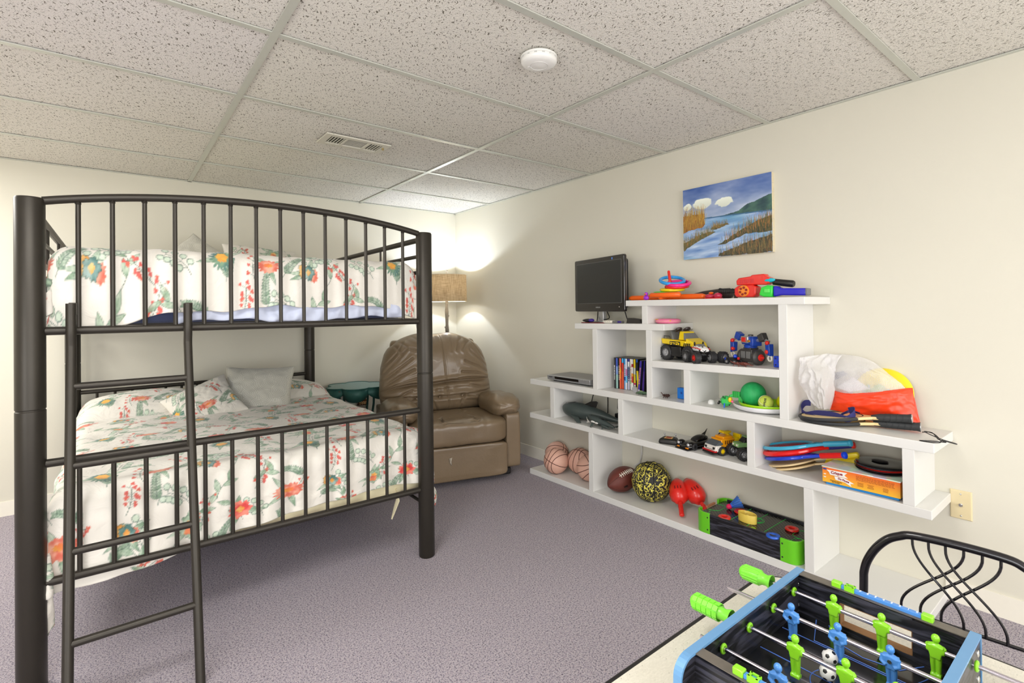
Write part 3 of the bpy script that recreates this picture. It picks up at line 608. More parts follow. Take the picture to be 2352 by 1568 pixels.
for s, x0, x1 in ((1, .36, .476), (-1, -.306, -.438)):
    xc, w = (x0+x1)/2, abs(x1-x0)/2
    cushion('arm_body', (xc, .42, .255), (w, .385, .195), .12, .14, lambda x, y, z: .003*snoise(y*3, z*2, 41+s, 3, 3), m_lea, rec)
    def armd(x, y, z): return .005*snoise(y*1.5, x*1.5, 51+s, 2, 4)+.0035*np.sin(np.arctan2(z, x)*9+y*4)*np.clip(-y-.25, 0, 1)+.004*np.sin(y*15+x*5)*np.clip(y+.2, 0, 1)*np.clip(z, 0, 1)-.008*np.exp(-((y+.80+.1*x)/.05)**2)*0
    cushion('arm_pad', (xc-s*.034, .27, .478), (.112, .265, .084), .80, .62, armd, m_lea, rec, .06)
MB().box((.02, .40, .034), (.78, .66, .05)).build('base', m_blk, rec, bevel=.01)
bs = MB(); bs.hexa([(-.40, .56, .10), (.40, .56, .10), (.40, .74, .10), (-.40, .74, .10)], [(-.325, .70, .935), (.325, .70, .935), (.325, .80, .935), (-.325, .80, .935)]); bs.hexa([(-.41, .585, .42), (.41, .585, .42), (.41, .66, .42), (-.41, .66, .42)], [(-.33, .70, .93), (.33, .70, .93), (.33, .77, .93), (-.33, .77, .93)]); bs.build('back_shell', m_lea, rec, bevel=.02)
lv = MB(); lv.box((-.4405, .13, .33), (.008, .06, .10)); lv.build('lever_recess', m_blk, rec, bevel=.003)
te = MB(); te.add([(.0, 0, 0), (.02, -.004, .005), (.012, -.010, -.02), (.018, -.004, -.048), (.004, -.001, -.03)], [(0, 1, 2, 3, 4)], TR(-.055, -.0185, .195)); te.build('tear', mat('torn_backing', (196, 186, 170), .8), rec, solid=.002)

# ================================================================== floor lamp
m_twig = mat('grey_twig_metal', (132, 124, 112), .7, .1, noise=.25, nscale=90, bump=.8, bscale=120)
lm = bpy.data.materials.new('linen_shade'); lm.use_nodes = True; t = NT(lm); oc = t.coord((1, 1, 1)); nn = []
for sc in ((18, 18, 420), (260, 260, 14)):
    k = t.N('ShaderNodeTexNoise'); k.inputs['Scale'].default_value = 1; k.inputs['Detail'].default_value = 3; mp = t.N('ShaderNodeMapping'); mp.inputs['Scale'].default_value = sc; t.C(oc, mp.inputs[0]); t.C(mp.outputs[0], k.inputs[0]); nn.append(k.outputs[0])
wv = t.math('ADD', t.math('MULTIPLY', nn[0], .5), t.math('MULTIPLY', nn[1], .5)); wv = t.math('MULTIPLY_ADD', wv, 3.2, -1.1)
colr_ = t.mix(wv, L((156, 134, 102)), L((218, 200, 168))); t.C(colr_, t.b.inputs['Base Color']); t.b.inputs['Roughness'].default_value = .9
tl = t.N('ShaderNodeBsdfTranslucent'); t.C(colr_, tl.inputs[0]); mxs = t.N('ShaderNodeMixShader'); mxs.inputs[0].default_value = .25; t.C(t.b.outputs[0], mxs.inputs[1]); t.C(tl.outputs[0], mxs.inputs[2]); t.C(mxs.outputs[0], t.n['Material Output'].inputs[0])
LP = Vector((-.2785, -.30, 0)); lamp = thing('floor_lamp', 'floor lamp with a linen drum shade in the corner', 'lamp', LP)
MB().lathe([(.0001, 0), (.13, 0), (.13, .012), (.03, .025), (.0001, .03)], 32).build('base', m_twig, lamp)
tw = MB(); tw.tube([(0.003*sin(z*9), .003*cos(z*7), z) for z in np.linspace(.02, 1.26, 24)], [.0145+.0025*sin(z*40) for z in np.linspace(.02, 1.26, 24)], 12)
for z, a in ((1.10, .4), (1.0, 3.4), (.972, 4.0), (.7, 1)): tw.tube([(0, 0, z), (.022*cos(a), .022*sin(a), z+.012), (.028*cos(a), .028*sin(a), z+.024)], [.008, .005, .003], 8)
tw.build('pole', m_twig, lamp)
MB().lathe([(.1755, 1.243), (.1760, 1.2445), (.1735, 1.4775), (.1730, 1.479)], 64).build('lamp_shade', lm, lamp, solid=.0015)
rg_ = MB(); rg_.torus((0, 0, 1.2445), .1748, .002, 64, 6); rg_.torus((0, 0, 1.4765), .1725, .002, 64, 6); rg_.build('shade_trim', mat('shade_trim', (236, 228, 206), .8), lamp)
hp = MB(); [hp.cyl((0, 0, 1.462), (.171*cos(a), .171*sin(a), 1.470), .0018, 6) for a in (0, 2.09, 4.19)]; hp.build('harp', m_twig, lamp)
MB().tube([(0, 0, 1.46), (0, 0, 1.50), (.004, 0, 1.512), (-.006, 0, 1.52)], [.004, .005, .008, .004], 8).tube([(0, 0, 1.505), (.012, 0, 1.52)], [.004, .003], 8).build('finial', m_twig, lamp)
MB().ell((0, 0, 1.345), (.030, .030, .042), 20, 14).build('bulb', mat('lit_bulb', (255, 250, 240), .3, emit=((255, 246, 232), 14)), lamp)
MB().cyl((0, 0, 1.26), (0, 0, 1.31), .016, 16).build('socket', m_blk, lamp)
for z_, e_ in ((1.395, 19), (1.295, 11)):
    pl = bpy.data.lights.new('lamp_light', 'POINT'); pl.energy = e_; pl.color = (.78, .87, 1); pl.shadow_soft_size = .02; po = bpy.data.objects.new('lamp_light', pl); COL.objects.link(po); po.location = LP+Vector((0, 0, z_))

# ================================================================== flower side table
mtl = bpy.data.materials.new('worn_teal_enamel'); mtl.use_nodes = True; t = NT(mtl); oc = t.coord(); n = t.N('ShaderNodeTexNoise'); n.inputs['Scale'].default_value = 16; n.inputs['Detail'].default_value = 5; t.C(oc, n.inputs[0])
c_ = t.mix(n.outputs[0], L((24, 66, 62)), L((62, 116, 106))); sz = t.N('ShaderNodeSeparateXYZ'); t.C(oc, sz.inputs[0])
n3 = t.N('ShaderNodeTexNoise'); n3.inputs['Scale'].default_value = 40; n3.inputs['Detail'].default_value = 3; t.C(oc, n3.inputs[0])
t.C(t.mix(t.math('GREATER_THAN', n3.outputs[0], .72), c_, L((84, 50, 28))), t.b.inputs['Base Color']); t.b.inputs['Roughness'].default_value = .5; t.b.inputs['Metallic'].default_value = .2
m_tt = mat('pale_teal_top', (128, 152, 148), .5, noise=.18, nscale=40, bump=.3, bscale=120)
stb = thing('side_table', 'small teal metal flower-shaped side table by the recliner', 'side table', (-1.085, -.262, 0), .12)
def lobe(th): k = 3; ph = (th*6/(2*pi)) % 1-.5; c = .128; R = .098; # six circles
def outline(nper=18):
    o = []
    for k in range(6):
        ca = k*pi/3; cx, cy = .135*cos(ca), .135*sin(ca)
        for i in range(nper): a = ca-1.25+2.5*i/(nper-1); o.append((cx+.097*cos(a), cy+.097*sin(a), (i/(nper-1)-.5)*2))
    return o
ol = outline(); ZT = .578
MB().prism([(x, y) for x, y, _ in ol], .003, z0=ZT).build('table_top', m_tt, stb, smooth=0)
MB().tube([(x, y, ZT+.003) for x, y, _ in ol], .0042, 8, closed=True).build('rim', mtl, stb)
nO = len(ol); vs_ = []
for x, y, p in ol: vs_ += [(x, y, ZT), (x*.995, y*.995, ZT-.04), (x*.985, y*.985, ZT-.050-.045*(1-abs(p)**2.2))]
ap = MB(); ap.add(vs_, [(3*i+k, 3*i+k+1, 3*((i+1) % nO)+k+1, 3*((i+1) % nO)+k) for i in range(nO) for k in (0, 1)]); ap.build('apron', mtl, stb, solid=.003, smooth=60)
for k in range(4):
    a = pi/4+k*pi/2-.3; q = lambda r, z: (r*cos(a), r*sin(a), z)
    MB().tube([q(.16, ZT-.01), q(.155, .45), q(.135, .33), q(.10, .22), q(.075, .12), (q(.10, .04)), q(.15, .008)], .0085, 10).build('leg', mtl, stb)
MB().torus((0, 0, .16), .083, .005, 32, 8).build('ring_brace', mtl, stb)
# plug-in night light on the wall under the table
nl = thing('night_light', 'small brown ceramic plug-in night light on the wall', 'night light', (-.937, -.0, .42))
MB().add([(-.048, -.03, -.045), (.048, -.03, -.045), (.052, -.004, -.045), (-.052, -.004, -.045), (-.006, -.022, .055), (.006, -.022, .055), (.006, -.004, .055), (-.006, -.004, .055)], [(0,3,2,1),(4,5,6,7),(0,1,5,4),(1,2,6,5),(2,3,7,6),(3,0,4,7)]).build('body', mat('brown_ceramic', (92, 58, 32), .4, noise=.5, nscale=60), nl, bevel=.006)
mb_ = MB(); [mb_.tube([(-.035+.02*i, -.032, -.035+.012*j), (-.02+.02*i, -.037, -.028+.012*j), (-.008+.018*i, -.033, -.034+.012*j)], .0035, 6) for i in range(3) for j in range(2)]; mb_.ell((-.01, -.032, .01), .007).ell((.01, -.032, .01), .007)
mb_.build('relief', mat('tan_relief', (214, 170, 116), .5), nl)
MB().tube([(.02, -.012, -.04), (.045, -.01, -.12), (.06, -.008, -.22), (.085, -.008, -.40)], .0018, 6).build('cord', mat('grey_cord', (120, 118, 112), .6), nl)

# ================================================================== play table, foosball game, chair
m_tab = bpy.data.materials.new('speckled_vinyl'); m_tab.use_nodes = True; t = NT(m_tab); oc = t.coord(); n = t.N('ShaderNodeTexNoise'); n.inputs['Scale'].default_value = 420; n.inputs['Detail'].default_value = 2; mp = t.N('ShaderNodeMapping'); mp.inputs['Scale'].default_value = (.35, 1, 1); t.C(oc, mp.inputs[0]); t.C(mp.outputs[0], n.inputs[0])
v = t.N('ShaderNodeTexVoronoi'); v.inputs['Scale'].default_value = 130; t.C(oc, v.inputs[0]); s1 = t.math('LESS_THAN', v.outputs['Distance'], .13)
n4 = t.N('ShaderNodeTexNoise'); n4.inputs['Scale'].default_value = 4; t.C(oc, n4.inputs[0])
b_ = t.mix(n.outputs[0], L((196, 194, 184)), L((234, 230, 220))); b_ = t.mix(t.math('MULTIPLY', n4.outputs[0], .3), b_, L((222, 208, 170)))
t.C(t.mix(t.math('MULTIPLY', s1, .6), b_, L((120, 114, 104))), t.b.inputs['Base Color']); t.b.inputs['Roughness'].default_value = .4; t.bump(n.outputs[0], .3, .001)
TZ = .482
tab = thing('play_table', 'low white speckled table with a black rounded edge', 'table', (-1.64, -3.98, 0)); TO = Vector((-1.64, -3.98, 0))
def rrect(x0, x1, y0, y1, r, n=8):
    o = []
    for cx, cy, a0 in ((x1-r, y1-r, 0), (x0+r, y1-r, pi/2), (x0+r, y0+r, pi), (x1-r, y0+r, 3*pi/2)):
        o += [(cx+r*cos(a0+pi/2*i/n), cy+r*sin(a0+pi/2*i/n)) for i in range(n+1)]
    return o
x0, x1, y0, y1 = -.38, .38, -.40, .40   # world x -2.02..-1.26, y -4.38..-3.58
x0, x1, y0, y1 = -1.955-TO.x, -1.245-TO.x, -4.36-TO.y, -3.577-TO.y
MB().prism(rrect(x0+.013, x1-.013, y0+.013, y1-.013, .068), .006, z0=TZ-.006).build('table_top', m_tab, tab, smooth=0)
MB().prism(rrect(x0, x1, y0, y1, .08), .024, z0=TZ-.0265).build('edge_band', m_blk, tab, smooth=30, bevel=.004)
for sx in (x0+.07, x1-.07):
    for sy in (y0+.07, y1-.07): MB().cyl((sx, sy, 0), (sx, sy, TZ-.026), .012, 14).build('leg', m_blk, tab)
# foosball: rods run along y, long side panels along x
FO = Vector((-1.385, -3.868, TZ)); foo = thing('foosball_game', 'black tabletop foosball game with blue trim on the play table', 'foosball game', FO)
mbw = bpy.data.materials.new('black_woodgrain'); mbw.use_nodes = True; t = NT(mbw); oc = t.coord((3, 3, 30)); n = t.N('ShaderNodeTexNoise'); n.inputs['Scale'].default_value = 3; n.inputs['Detail'].default_value = 5; n.inputs['Distortion'].default_value = .8; t.C(oc, n.inputs[0])
cr = t.N('ShaderNodeValToRGB'); cr.color_ramp.elements[0].position = .45; cr.color_ramp.elements[1].position = .62; cr.color_ramp.elements[0].color = (*L((20, 20, 24)), 1); cr.color_ramp.elements[1].color = (*L((62, 62, 74)), 1); t.C(n.outputs[0], cr.inputs[0]); t.C(cr.outputs[0], t.b.inputs['Base Color']); t.b.inputs['Roughness'].default_value = .3; t.bump(n.outputs[0], .3, .002)
m_bltrim = mat('steel_blue_trim', (104, 152, 196), .3, .1); m_grn = mat('lime_plastic', (140, 214, 40), .3, coat=.2); m_grn2 = mat('lime_grip', (128, 226, 62), .35); m_blu = mat('sky_blue_plastic', (78, 140, 214), .3, coat=.2); m_rod = mat('chrome_rod', (216, 210, 222), .14, 1)
m_field = mat('black_pitch', (16, 17, 20), .16, noise=.5, nscale=300, coat=.3)
GW = .298; XN = -.468; ZH = .098
def panel_side(y):
    po = [(0, 0), (0, ZH)]
    po = [(.0, .0), (.0, ZH)]+[(XN+.03+.03*cos(a), ZH-.03+.03*sin(a)) for a in np.linspace(pi/2, pi, 8)]+[(XN, 0)]
    m = MB(); Mx = Matrix(((1, 0, 0, 0), (0, 0, 1, y), (0, 1, 0, 0), (0, 0, 0, 1))); m.prism(po, .012, Mx, z0=-.006); o = m.build('side_panel', mbw, foo, smooth=0)
    tr = MB(); path = [(.0, .004), (.0, ZH)]+[(XN+.03+.03*cos(a), ZH-.03+.03*sin(a)) for a in np.linspace(pi/2, pi, 8)]+[(XN, .004)]
    prev = None
    V_, F_ = [], []
    for i, (x, z) in enumerate(path):
        if i == 0: d = (0, 1)
        nx_, nz_ = (x-(XN/2), z-ZH/2); 
        ox = -.002 if x < XN+.0005 else (.002 if x > -.0005 else (-.002*math.cos(min(1, (x-XN)/.03)*pi/2) if x < XN+.03 else 0)); oz = .002 if z > ZH-.0005 else (.0015 if z > ZH-.03 else 0)
        V_ += [(x+ox, y-.0078, z+oz), (x+ox, y+.0078, z+oz), (x-ox*.6, y+.0078, z-.0022 if z > .01 else z), (x-ox*.6, y-.0078, z-.0022 if z > .01 else z)]
    for i in range(len(path)-1):
        for k in range(4): F_.append((i*4+k, i*4+(k+1) % 4, i*4+4+(k+1) % 4, i*4+4+k))
    tr.add(V_, F_); tr.build('edge_trim', m_bltrim, o, smooth=0)
    for x in (-.02, -.4):
        for z in (.03, .075): MB().ell((x, y-.0062, z), (.006, .002, .006), 12, 8).build('screw', m_chr, o)
    return o
panel_side(GW/2); panel_side(-GW/2)
# goal ends with cut openings
for sx, xx in (('far', -.014), ('near', XN+.052)):
    m = MB(); ow = .062
    m.box((xx, -(GW/2-.006+ow)/2, ZH/2-.003), (.022, GW/2-.006-ow, ZH-.006)); m.box((xx, (GW/2-.006+ow)/2, ZH/2-.003), (.022, GW/2-.006-ow, ZH-.006))
    m.box((xx, 0, .086-.003), (.022, 2*ow, .024)); m.box((xx, 0, .012), (.022, 2*ow, .024))
    e = m.build('goal_end', mbw, foo, smooth=0); MB().box((xx, 0, ZH-.0005), (.0222, GW-.0125, .0015)).build('top_edge', mat('grey_woodgrain', (98, 92, 84), .35, noise=.25, nscale=60), e, smooth=0)
    li = MB(); [li.box((xx, y_, .0475), (.0215, .0015, .047)) for y_ in (-ow+.0008, ow-.0008)]; li.box((xx, 0, .0248), (.0215, 2*ow, .0015)); li.box((xx, 0, .0702), (.0215, 2*ow, .0015)); li.build('goal_lining', mat('raw_fibreboard', (150, 110, 72), .8), e, smooth=0)
MB().box((XN/2+.01, 0, .010), (-XN-.04, GW-.012, .012)).build('pitch', m_field, foo, smooth=0)
ln = MB(); zf = .0164
for (a, b) in (((-.11, -.14), (-.11, .14)), ((-.30, -.14), (-.30, .14)), ((-.205, -.14), (-.205, .14))): ln.box(((a[0]+b[0])/2, 0, zf), (.0022, b[1]-a[1], .0006))
ln.torus((-.205, 0, zf-.0004), .045, .001, 40, 4); 
ln.tube([(-.03, -.08, zf), (-.075, -.055, zf), (-.088, 0, zf), (-.075, .055, zf), (-.03, .08, zf)], .001, 5); ln.tube([(-.03, -.105, zf), (-.105, -.08, zf), (-.105, .08, zf), (-.03, .105, zf)], .001, 5)
ln.build('pitch_lines', mat('blue_line', (84, 124, 214), .4), foo)
for y_, nn_ in ((0, 0),): pass
for xx, nm in ((-.014, 'far'), (XN+.052, 'near')):
    yo = -.007; sc = MB(); sc.box((xx, yo, ZH+.0035), (.010, .135, .007)); so = sc.build('score_bar', m_blu, foo, smooth=0, bevel=.001)
    [MB().box((xx, yo+s_*.0765, ZH+.004), (.014, .018, .013)).build('score_cap', m_grn, so, bevel=.002) for s_ in (-1, 1)]
    rg2 = MB(); [rg2.box((xx+dx*.8, yo+.052+dy*.85, ZH+.0045), s_) for dx, dy, s_ in ((-.0065, 0, (.003, .018, .012)), (.0065, 0, (.003, .018, .012)), (0, .0075, (.013, .003, .012)), (0, -.0075, (.013, .003, .012)))]; rg2.build('score_marker', m_grn, so, smooth=0)
    for k in range(8): text(str(7-k if xx > -.1 else k), 'numeral', .0075, mat('print_white', (235, 240, 246), .5), so, TR(xx, yo+.034-k*.0135, ZH+.0073) @ rot('Z', -pi/2))
# one figure, then copies
def figure_mesh():
    m = MB(); m.ell((0, 0, .0195), (.0062, .0068, .0078), 16, 12); m.cyl((0, 0, .006), (0, 0, .016), .0036, 12)
    m.hexa([(-.006, -.0075, -.014), (.006, -.0075, -.014), (.006, .0075, -.014), (-.006, .0075, -.014)], [(-.006, -.012, .008), (.006, -.012, .008), (.006, .012, .008), (-.006, .012, .008)])
    m.ell((0, 0, .005), (.0065, .013, .007), 16, 10); m.cyl((0, -.0135, 0), (0, .0135, 0), .0062, 14)
    for s in (-1, 1): m.tube([(0, s*.004, -.012), (0, s*.0045, -.026), (.001, s*.004, -.042)], [.0052, .0042, .0036], 10); m.tube([(0, s*.0115, .006), (.005, s*.013, -.004), (.007, s*.006, -.008)], [.004, .0035, .003], 8)
    m.box((.001, 0, -.0455), (.012, .016, .006)); return m
ftmp = figure_mesh().build('tmp', m_grn, None, remesh=.00105); dg = bpy.context.evaluated_depsgraph_get(); fme = bpy.data.meshes.new_from_object(ftmp.evaluated_get(dg)); bpy.data.objects.remove(ftmp); fme.shade_smooth()
fmg = fme; fmb = fme.copy(); fmb.materials.clear(); fmb.materials.append(m_blu)
RX = [-.0562, -.1495, -.248, -.343]; RZ = .072
men = {0: [-3.807, -3.890, -3.972], 1: [-3.765, -3.848, -3.930], 2: [-3.813, -3.894, -3.965], 3: [-3.827, -3.905, -3.975]}
ext = {0: (-3.615, -4.12), 1: (-3.630, -4.20), 2: (-3.612, -4.12), 3: (-3.684, -4.2)}
for i, rx in enumerate(RX):
    ya, yb = ext[i][0]-FO.y, ext[i][1]-FO.y
    ro = MB().cyl((rx, ya, RZ), (rx, yb, RZ), .0040, 14).build('rod', m_rod, foo)
    for s in (-1, 1): MB().torus((0, 0, 0), .0068, .0028, 20, 8, M=TR(rx, s*(GW/2-.0105), RZ) @ rot('X', pi/2)).build('bushing', m_grn, ro)
    MB().torus((0, 0, 0), .0068, .0028, 20, 8, M=TR(rx, -(GW/2+.0105), RZ) @ rot('X', pi/2)).build('bushing', m_grn, ro)
    for y in men[i]:
        o = bpy.data.objects.new('figure', fmb if i % 2 else fmg); COL.objects.link(o); o.parent = ro; o.location = (rx, y-FO.y, RZ)
        if i % 2: o.rotation_euler = (0, .12, pi)
        MB().cyl((rx-.0062, y-FO.y, RZ), (rx-.0082, y-FO.y, RZ), .0034, 10).build('screw', m_chr, ro) if i % 2 else None
    if i in (0, 2):
        a, b = (-3.617, -3.690) if i == 0 else (-3.612, -3.700); L_ = a-b; h = MB(); Mh = TR(rx, a-FO.y+.008, RZ) @ rot('X', pi/2)
        h.lathe([(.0001, 0), (.008, .0005), (.0135, .005), (.0155, .012), (.0155, L_*.66), (.0125, L_*.73), (.0115, L_*.86), (.0150, L_*.96), (.0155, L_), (.014, L_), (.0105, L_*.92), (.0045, L_*.92)], 28, Mh)
        ho = h.build('handle', m_grn2, ro); rb_ = MB()
        for k in range(16):
            an = 2*pi*k/16
            if i == 0: rb_.cyl((.0155*cos(an), .0155*sin(an), .010), (.0155*cos(an), .0155*sin(an), L_*.65), .0015, 6, M=Mh)
            elif k % 2 == 0:
                for z_ in range(5): rb_.box((.0131*cos(an), .0131*sin(an), .012+z_*L_*.125), (.002, .0078, L_*.105), M=Mh @ TR(0, 0, 0), rz=0) if False else rb_.add(*[(lambda c, s, r0, z0, z1, w: ([(r0*c-w*s, r0*s+w*c, z0), (r0*c+w*s, r0*s-w*c, z0), (r0*c+w*s, r0*s-w*c, z1), (r0*c-w*s, r0*s+w*c, z1), ((r0+.0016)*c-w*s, (r0+.0016)*s+w*c, z0), ((r0+.0016)*c+w*s, (r0+.0016)*s-w*c, z0), ((r0+.0016)*c+w*s, (r0+.0016)*s-w*c, z1), ((r0+.0016)*c-w*s, (r0+.0016)*s+w*c, z1)], [(0,3,2,1),(4,5,6,7),(0,1,5,4),(1,2,6,5),(2,3,7,6),(3,0,4,7)]))(cos(an), sin(an), .0150, .009+z_*L_*.13, .009+z_*L_*.13+L_*.11, .0050)][0], M=Mh)
        rb_.build('grip_ribs', m_grn2, ho, smooth=20)
def football_ball(c, r, name='toy_soccer_ball', label=''):
    t_ = thing(name, label, 'ball', c); MB().ell((0, 0, 0), r, 32, 24).build('shell', mat('ball_white', (236, 234, 230), .35), t_)
    m = MB(); ph = (1+sqrt(5))/2
    for v_ in [(0, a, b*ph) for a in (-1, 1) for b in (-1, 1)]+[(a, b*ph, 0) for a in (-1, 1) for b in (-1, 1)]+[(b*ph, 0, a) for a in (-1, 1) for b in (-1, 1)]:
        n_ = Vector(v_).normalized(); up = Vector((0, 0, 1)) if abs(n_.z) < .9 else Vector((1, 0, 0)); x_ = up.cross(n_).normalized(); y_ = n_.cross(x_)
        vv = [n_*r*1.012]
        for ring in (.5, 1):
            for k in range(10): a = 2*pi*k/10; rad = .30*ring*(1 if k % 2 == 0 else .86); p = (n_+(x_*cos(a)+y_*sin(a))*rad).normalized()*r*1.008; vv.append(p)
        f = [(0, 1+k, 1+(k+1) % 10) for k in range(10)]+[(1+k, 11+k, 11+(k+1) % 10, 1+(k+1) % 10) for k in range(10)]; m.add(vv, f)
    m.build('black_patches', m_blk, t_); return t_
football_ball((-1.540, -3.835, TZ+.0162+.0135), .0135, label='miniature soccer ball lying higher up on the foosball pitch'); football_ball((-1.586, -3.848, TZ+.0162+.0135), .0135, label='miniature soccer ball nearer the viewer on the foosball pitch')

# metal chair behind the table
m_bt = mat('black_tube', (30, 28, 32), .25, .4, coat=.4); cdir = Vector((cos(radians(-84.5)), sin(radians(-84.5)), 0))
chz = .607; cA = AZ(2095, 1228, chz)
chn = cdir.cross(Vector((0, 0, 1))); # chair back normal
def CP(px, py):  # point of the back plane seen at a measured place
    d = _ray(px, py); t_ = (cA-CAM).dot(chn)/d.dot(chn); return CAM+d*t_
chair = thing('chair', 'black metal chair with criss-cross wire back behind the play table', 'chair', (cA.x+.15, cA.y-.12, 0)); CO_ = Vector((cA.x+.15, cA.y-.12, 0))
loopL = [CP(*p) for p in ((1984, 1338), (1985, 1310), (1993, 1285), (2011, 1259), (2037, 1239), (2065, 1231), (2098, 1230), (2140, 1239), (2190, 1254), (2240, 1270), (2282, 1283))]
ctr_u = (loopL[0]-cA).dot(cdir); right = max((p-cA).dot(cdir) for p in loopL); W2 = right+ .045
def uz(p): q = p-cA; return q.dot(cdir), q.z+chz
pl_ = [uz(p) for p in loopL]; um = pl_[7][0]+ (pl_[-1][0]-pl_[7][0])*.25
ztop = max(z for u, z in pl_); uc = .085
left = [(u, z) for u, z in pl_[:7]]; 
full = left+[(uc, ztop+.002)]+[(2*uc-u, z) for u, z in reversed(left)]
def bp(u, z): return cA+cdir*u+Vector((0, 0, z-chz))-CO_
seatz = .33
full = [(left[0][0]-.004, .02), (left[0][0]-.003, .30)]+full+[(2*uc-left[0][0]+.003, .30), (2*uc-left[0][0]+.004, .02)]
MB().tube(bez([bp(u, z) for u, z in full], 5), .0098, 16).build('back_frame', m_bt, chair)
uL, uR = left[0][0], 2*uc-left[0][0]
b0, b1 = uz(CP(2260, 1462)), uz(CP(2340, 1490)); zb = .5*(b0[1]+b1[1])
MB().cyl(bp(uL, zb), bp(uR, zb), .0042, 10).build('lower_rail', m_bt, chair)
tops = [uz(CP(*p)) for p in ((2096, 1238), (2133, 1248), (2172, 1259), (2213, 1268), (2256, 1281), (2299, 1293))]
bots = [uz(CP(*p)) for p in ((2069, 1385), (2113, 1400), (2161, 1417), (2214, 1434), (2265, 1458), (2315, 1475))]
for k in range(6):
    u0, z0 = tops[k]; j = k+3 if k < 3 else k-3; u1, z1 = bots[j][0], zb; dz = z0-z1; du = u1-u0; off_ = .004 if k < 3 else -.004
    P_ = []
    for s_ in np.linspace(0, 1, 22):
        w_ = 3*s_**2-2*s_**3; w_ = .5-.5*cos(pi*min(1, max(0, (s_-.06)/.88))); P_.append(bp(u0+du*w_, z0+.006-(dz+.006)*s_)+chn*off_)
    MB().tube(P_, .0030, 8).build('back_wire', m_bt, chair)
sfr = MB(); fw_ = -chn if chn.x > 0 else chn
m_seat = mat('black_vinyl', (30, 30, 32), .5)
sc_ = bp(uc, 0)+Vector((-.17, 0, 0)); MB().box((sc_.x, sc_.y, .318), (.32, .34, .035), rz=math.atan2(cdir.y, cdir.x)+pi/2).build('seat', m_seat, chair, bevel=.012)
for u in (uL+.01, uR-.01): q = bp(u, 0); MB().tube([q+Vector((0, 0, .30)), q+Vector((-.26, 0, .30)), q+Vector((-.31, 0, .27)), q+Vector((-.32, 0, 0))], .0098, 12).build('leg', m_bt, chair)
# ================================================================== things on the shelf
def onS(n, y, x, dz=0): return Vector((x, y, SZ(n, y)+dz))
# ---- lowest board: balls
m_peach = mat('peach_rubber', (226, 178, 158), .55, noise=.10, nscale=9, bump=.2, bscale=500); m_brnseam = mat('brown_seam', (92, 50, 40), .7)
def seam_ball(name, c, r, material, seam, label, group=None, R3=Euler((0, 0, 0)), sw=.0022):
    t_ = thing(name, label, 'ball', c, group=group); MB().ell((0, 0, 0), r, 48, 32).build('shell', material, t_)
    m = MB(); Rm = R3.to_matrix().to_4x4(); rr = r*1.0005
    cir = lambda f: [Rm@(Vector(f(2*pi*i/72)).normalized()*rr) for i in range(72)]
    m.tube(cir(lambda a: (cos(a), sin(a), 0)), sw, 6, closed=True); m.tube(cir(lambda a: (cos(a), 0, sin(a))), sw, 6, closed=True)
    for s in (-1, 1): m.tube(cir(lambda a: (cos(a), .62*s*(1-.55*cos(a)**2)*1.0+.0*s, sin(a)) if True else 0), sw, 6, closed=True)
    m.build('seams', seam, t_); return t_
zb_ = .0385+.085
for nm, c, e, lab in (('A', (-.213, -1.631, zb_), (.35, .2, .25), 'peach basketball at the front left corner of the bottom shelf'),
                      ('C', (-.088, -1.505, zb_), (.9, .5, 1.9), 'peach basketball half hidden at the back left of the bottom shelf'),
                      ('B', (-.0865, -1.733, zb_), (.3, 1.2, .5), 'peach basketball in the middle, touching the first upright'),
                      ('D', (-.150, -1.888, zb_), (1.2, .3, .9), 'peach basketball almost hidden behind the first upright')):
    seam_ball('toy_basketball', c, .0848, m_peach, m_brnseam, lab, None, Euler(e))
# american football
m_fb = mat('brown_leather_ball', (104, 46, 36), .45, noise=.25, nscale=25, bump=.5, bscale=900); m_lace = mat('white_lace', (238, 232, 218), .7)
FBc = Vector((-.142, -2.158, .0385+.078)); ax_ = Vector((-.93, .10, -.16)).normalized()
upv = (Vector((0, -.62, .78))-ax_*Vector((0, -.62, .78)).dot(ax_)).normalized(); sd_ = upv.cross(ax_)
MF = Matrix((sd_, upv, ax_)).transposed().to_4x4(); MF.translation = FBc
fb = thing('football', 'brown leather football with white laces beside the graffiti ball', 'football', M=MF)
pr = [(max(.0005, .0735*(1-abs(u)**2.0)**.80), .122*u) for u in np.linspace(-1, 1, 33)]
MB().lathe(pr, 40).build('shell', m_fb, fb, smooth=70)
lc = MB(); rad = lambda z: .0735*(1-abs(z/.122)**2.0)**.80
for k in range(8): z = -.048+.0135*k; lc.tube([(-.013, rad(z)*.985, z), (0, rad(z)+.003, z), (.013, rad(z)*.985, z)], .0021, 6)
lc.tube([(0, rad(z)+.0015, z) for z in np.linspace(-.055, .055, 9)], .0024, 6); lc.build('laces', m_lace, fb)
se = MB(); 
for q in range(4):
    a = q*pi/2+pi/2; se.tube([(rad(z)*cos(a)*1.001, rad(z)*sin(a)*1.001, z) for z in np.linspace(-.1215, .1215, 30)], .0009, 5)
se.build('seams', mat('dark_seam', (48, 22, 18), .7), fb)
def on_fb(s_, size, z0, a, material, nm):
    # lettering wrapped on the ball: placed on the tangent plane
    r_ = rad(z0)*1.003; n_ = Vector((cos(a), sin(a), 0)); M2 = frame(n_*r_+Vector((0, 0, z0)), (0, 0, -1), n_.cross(Vector((0, 0, -1))), n_); return text(s_, nm, size, material, fb, M2, ext=.0012)
m_prk = mat('print_black', (18, 16, 16), .6); m_gold = mat('print_gold', (168, 132, 70), .5)
on_fb('Wilson', .019, .030, radians(28), m_prk, 'lettering'); on_fb('NFL', .015, -.030, radians(25), m_gold, 'emblem_lettering')
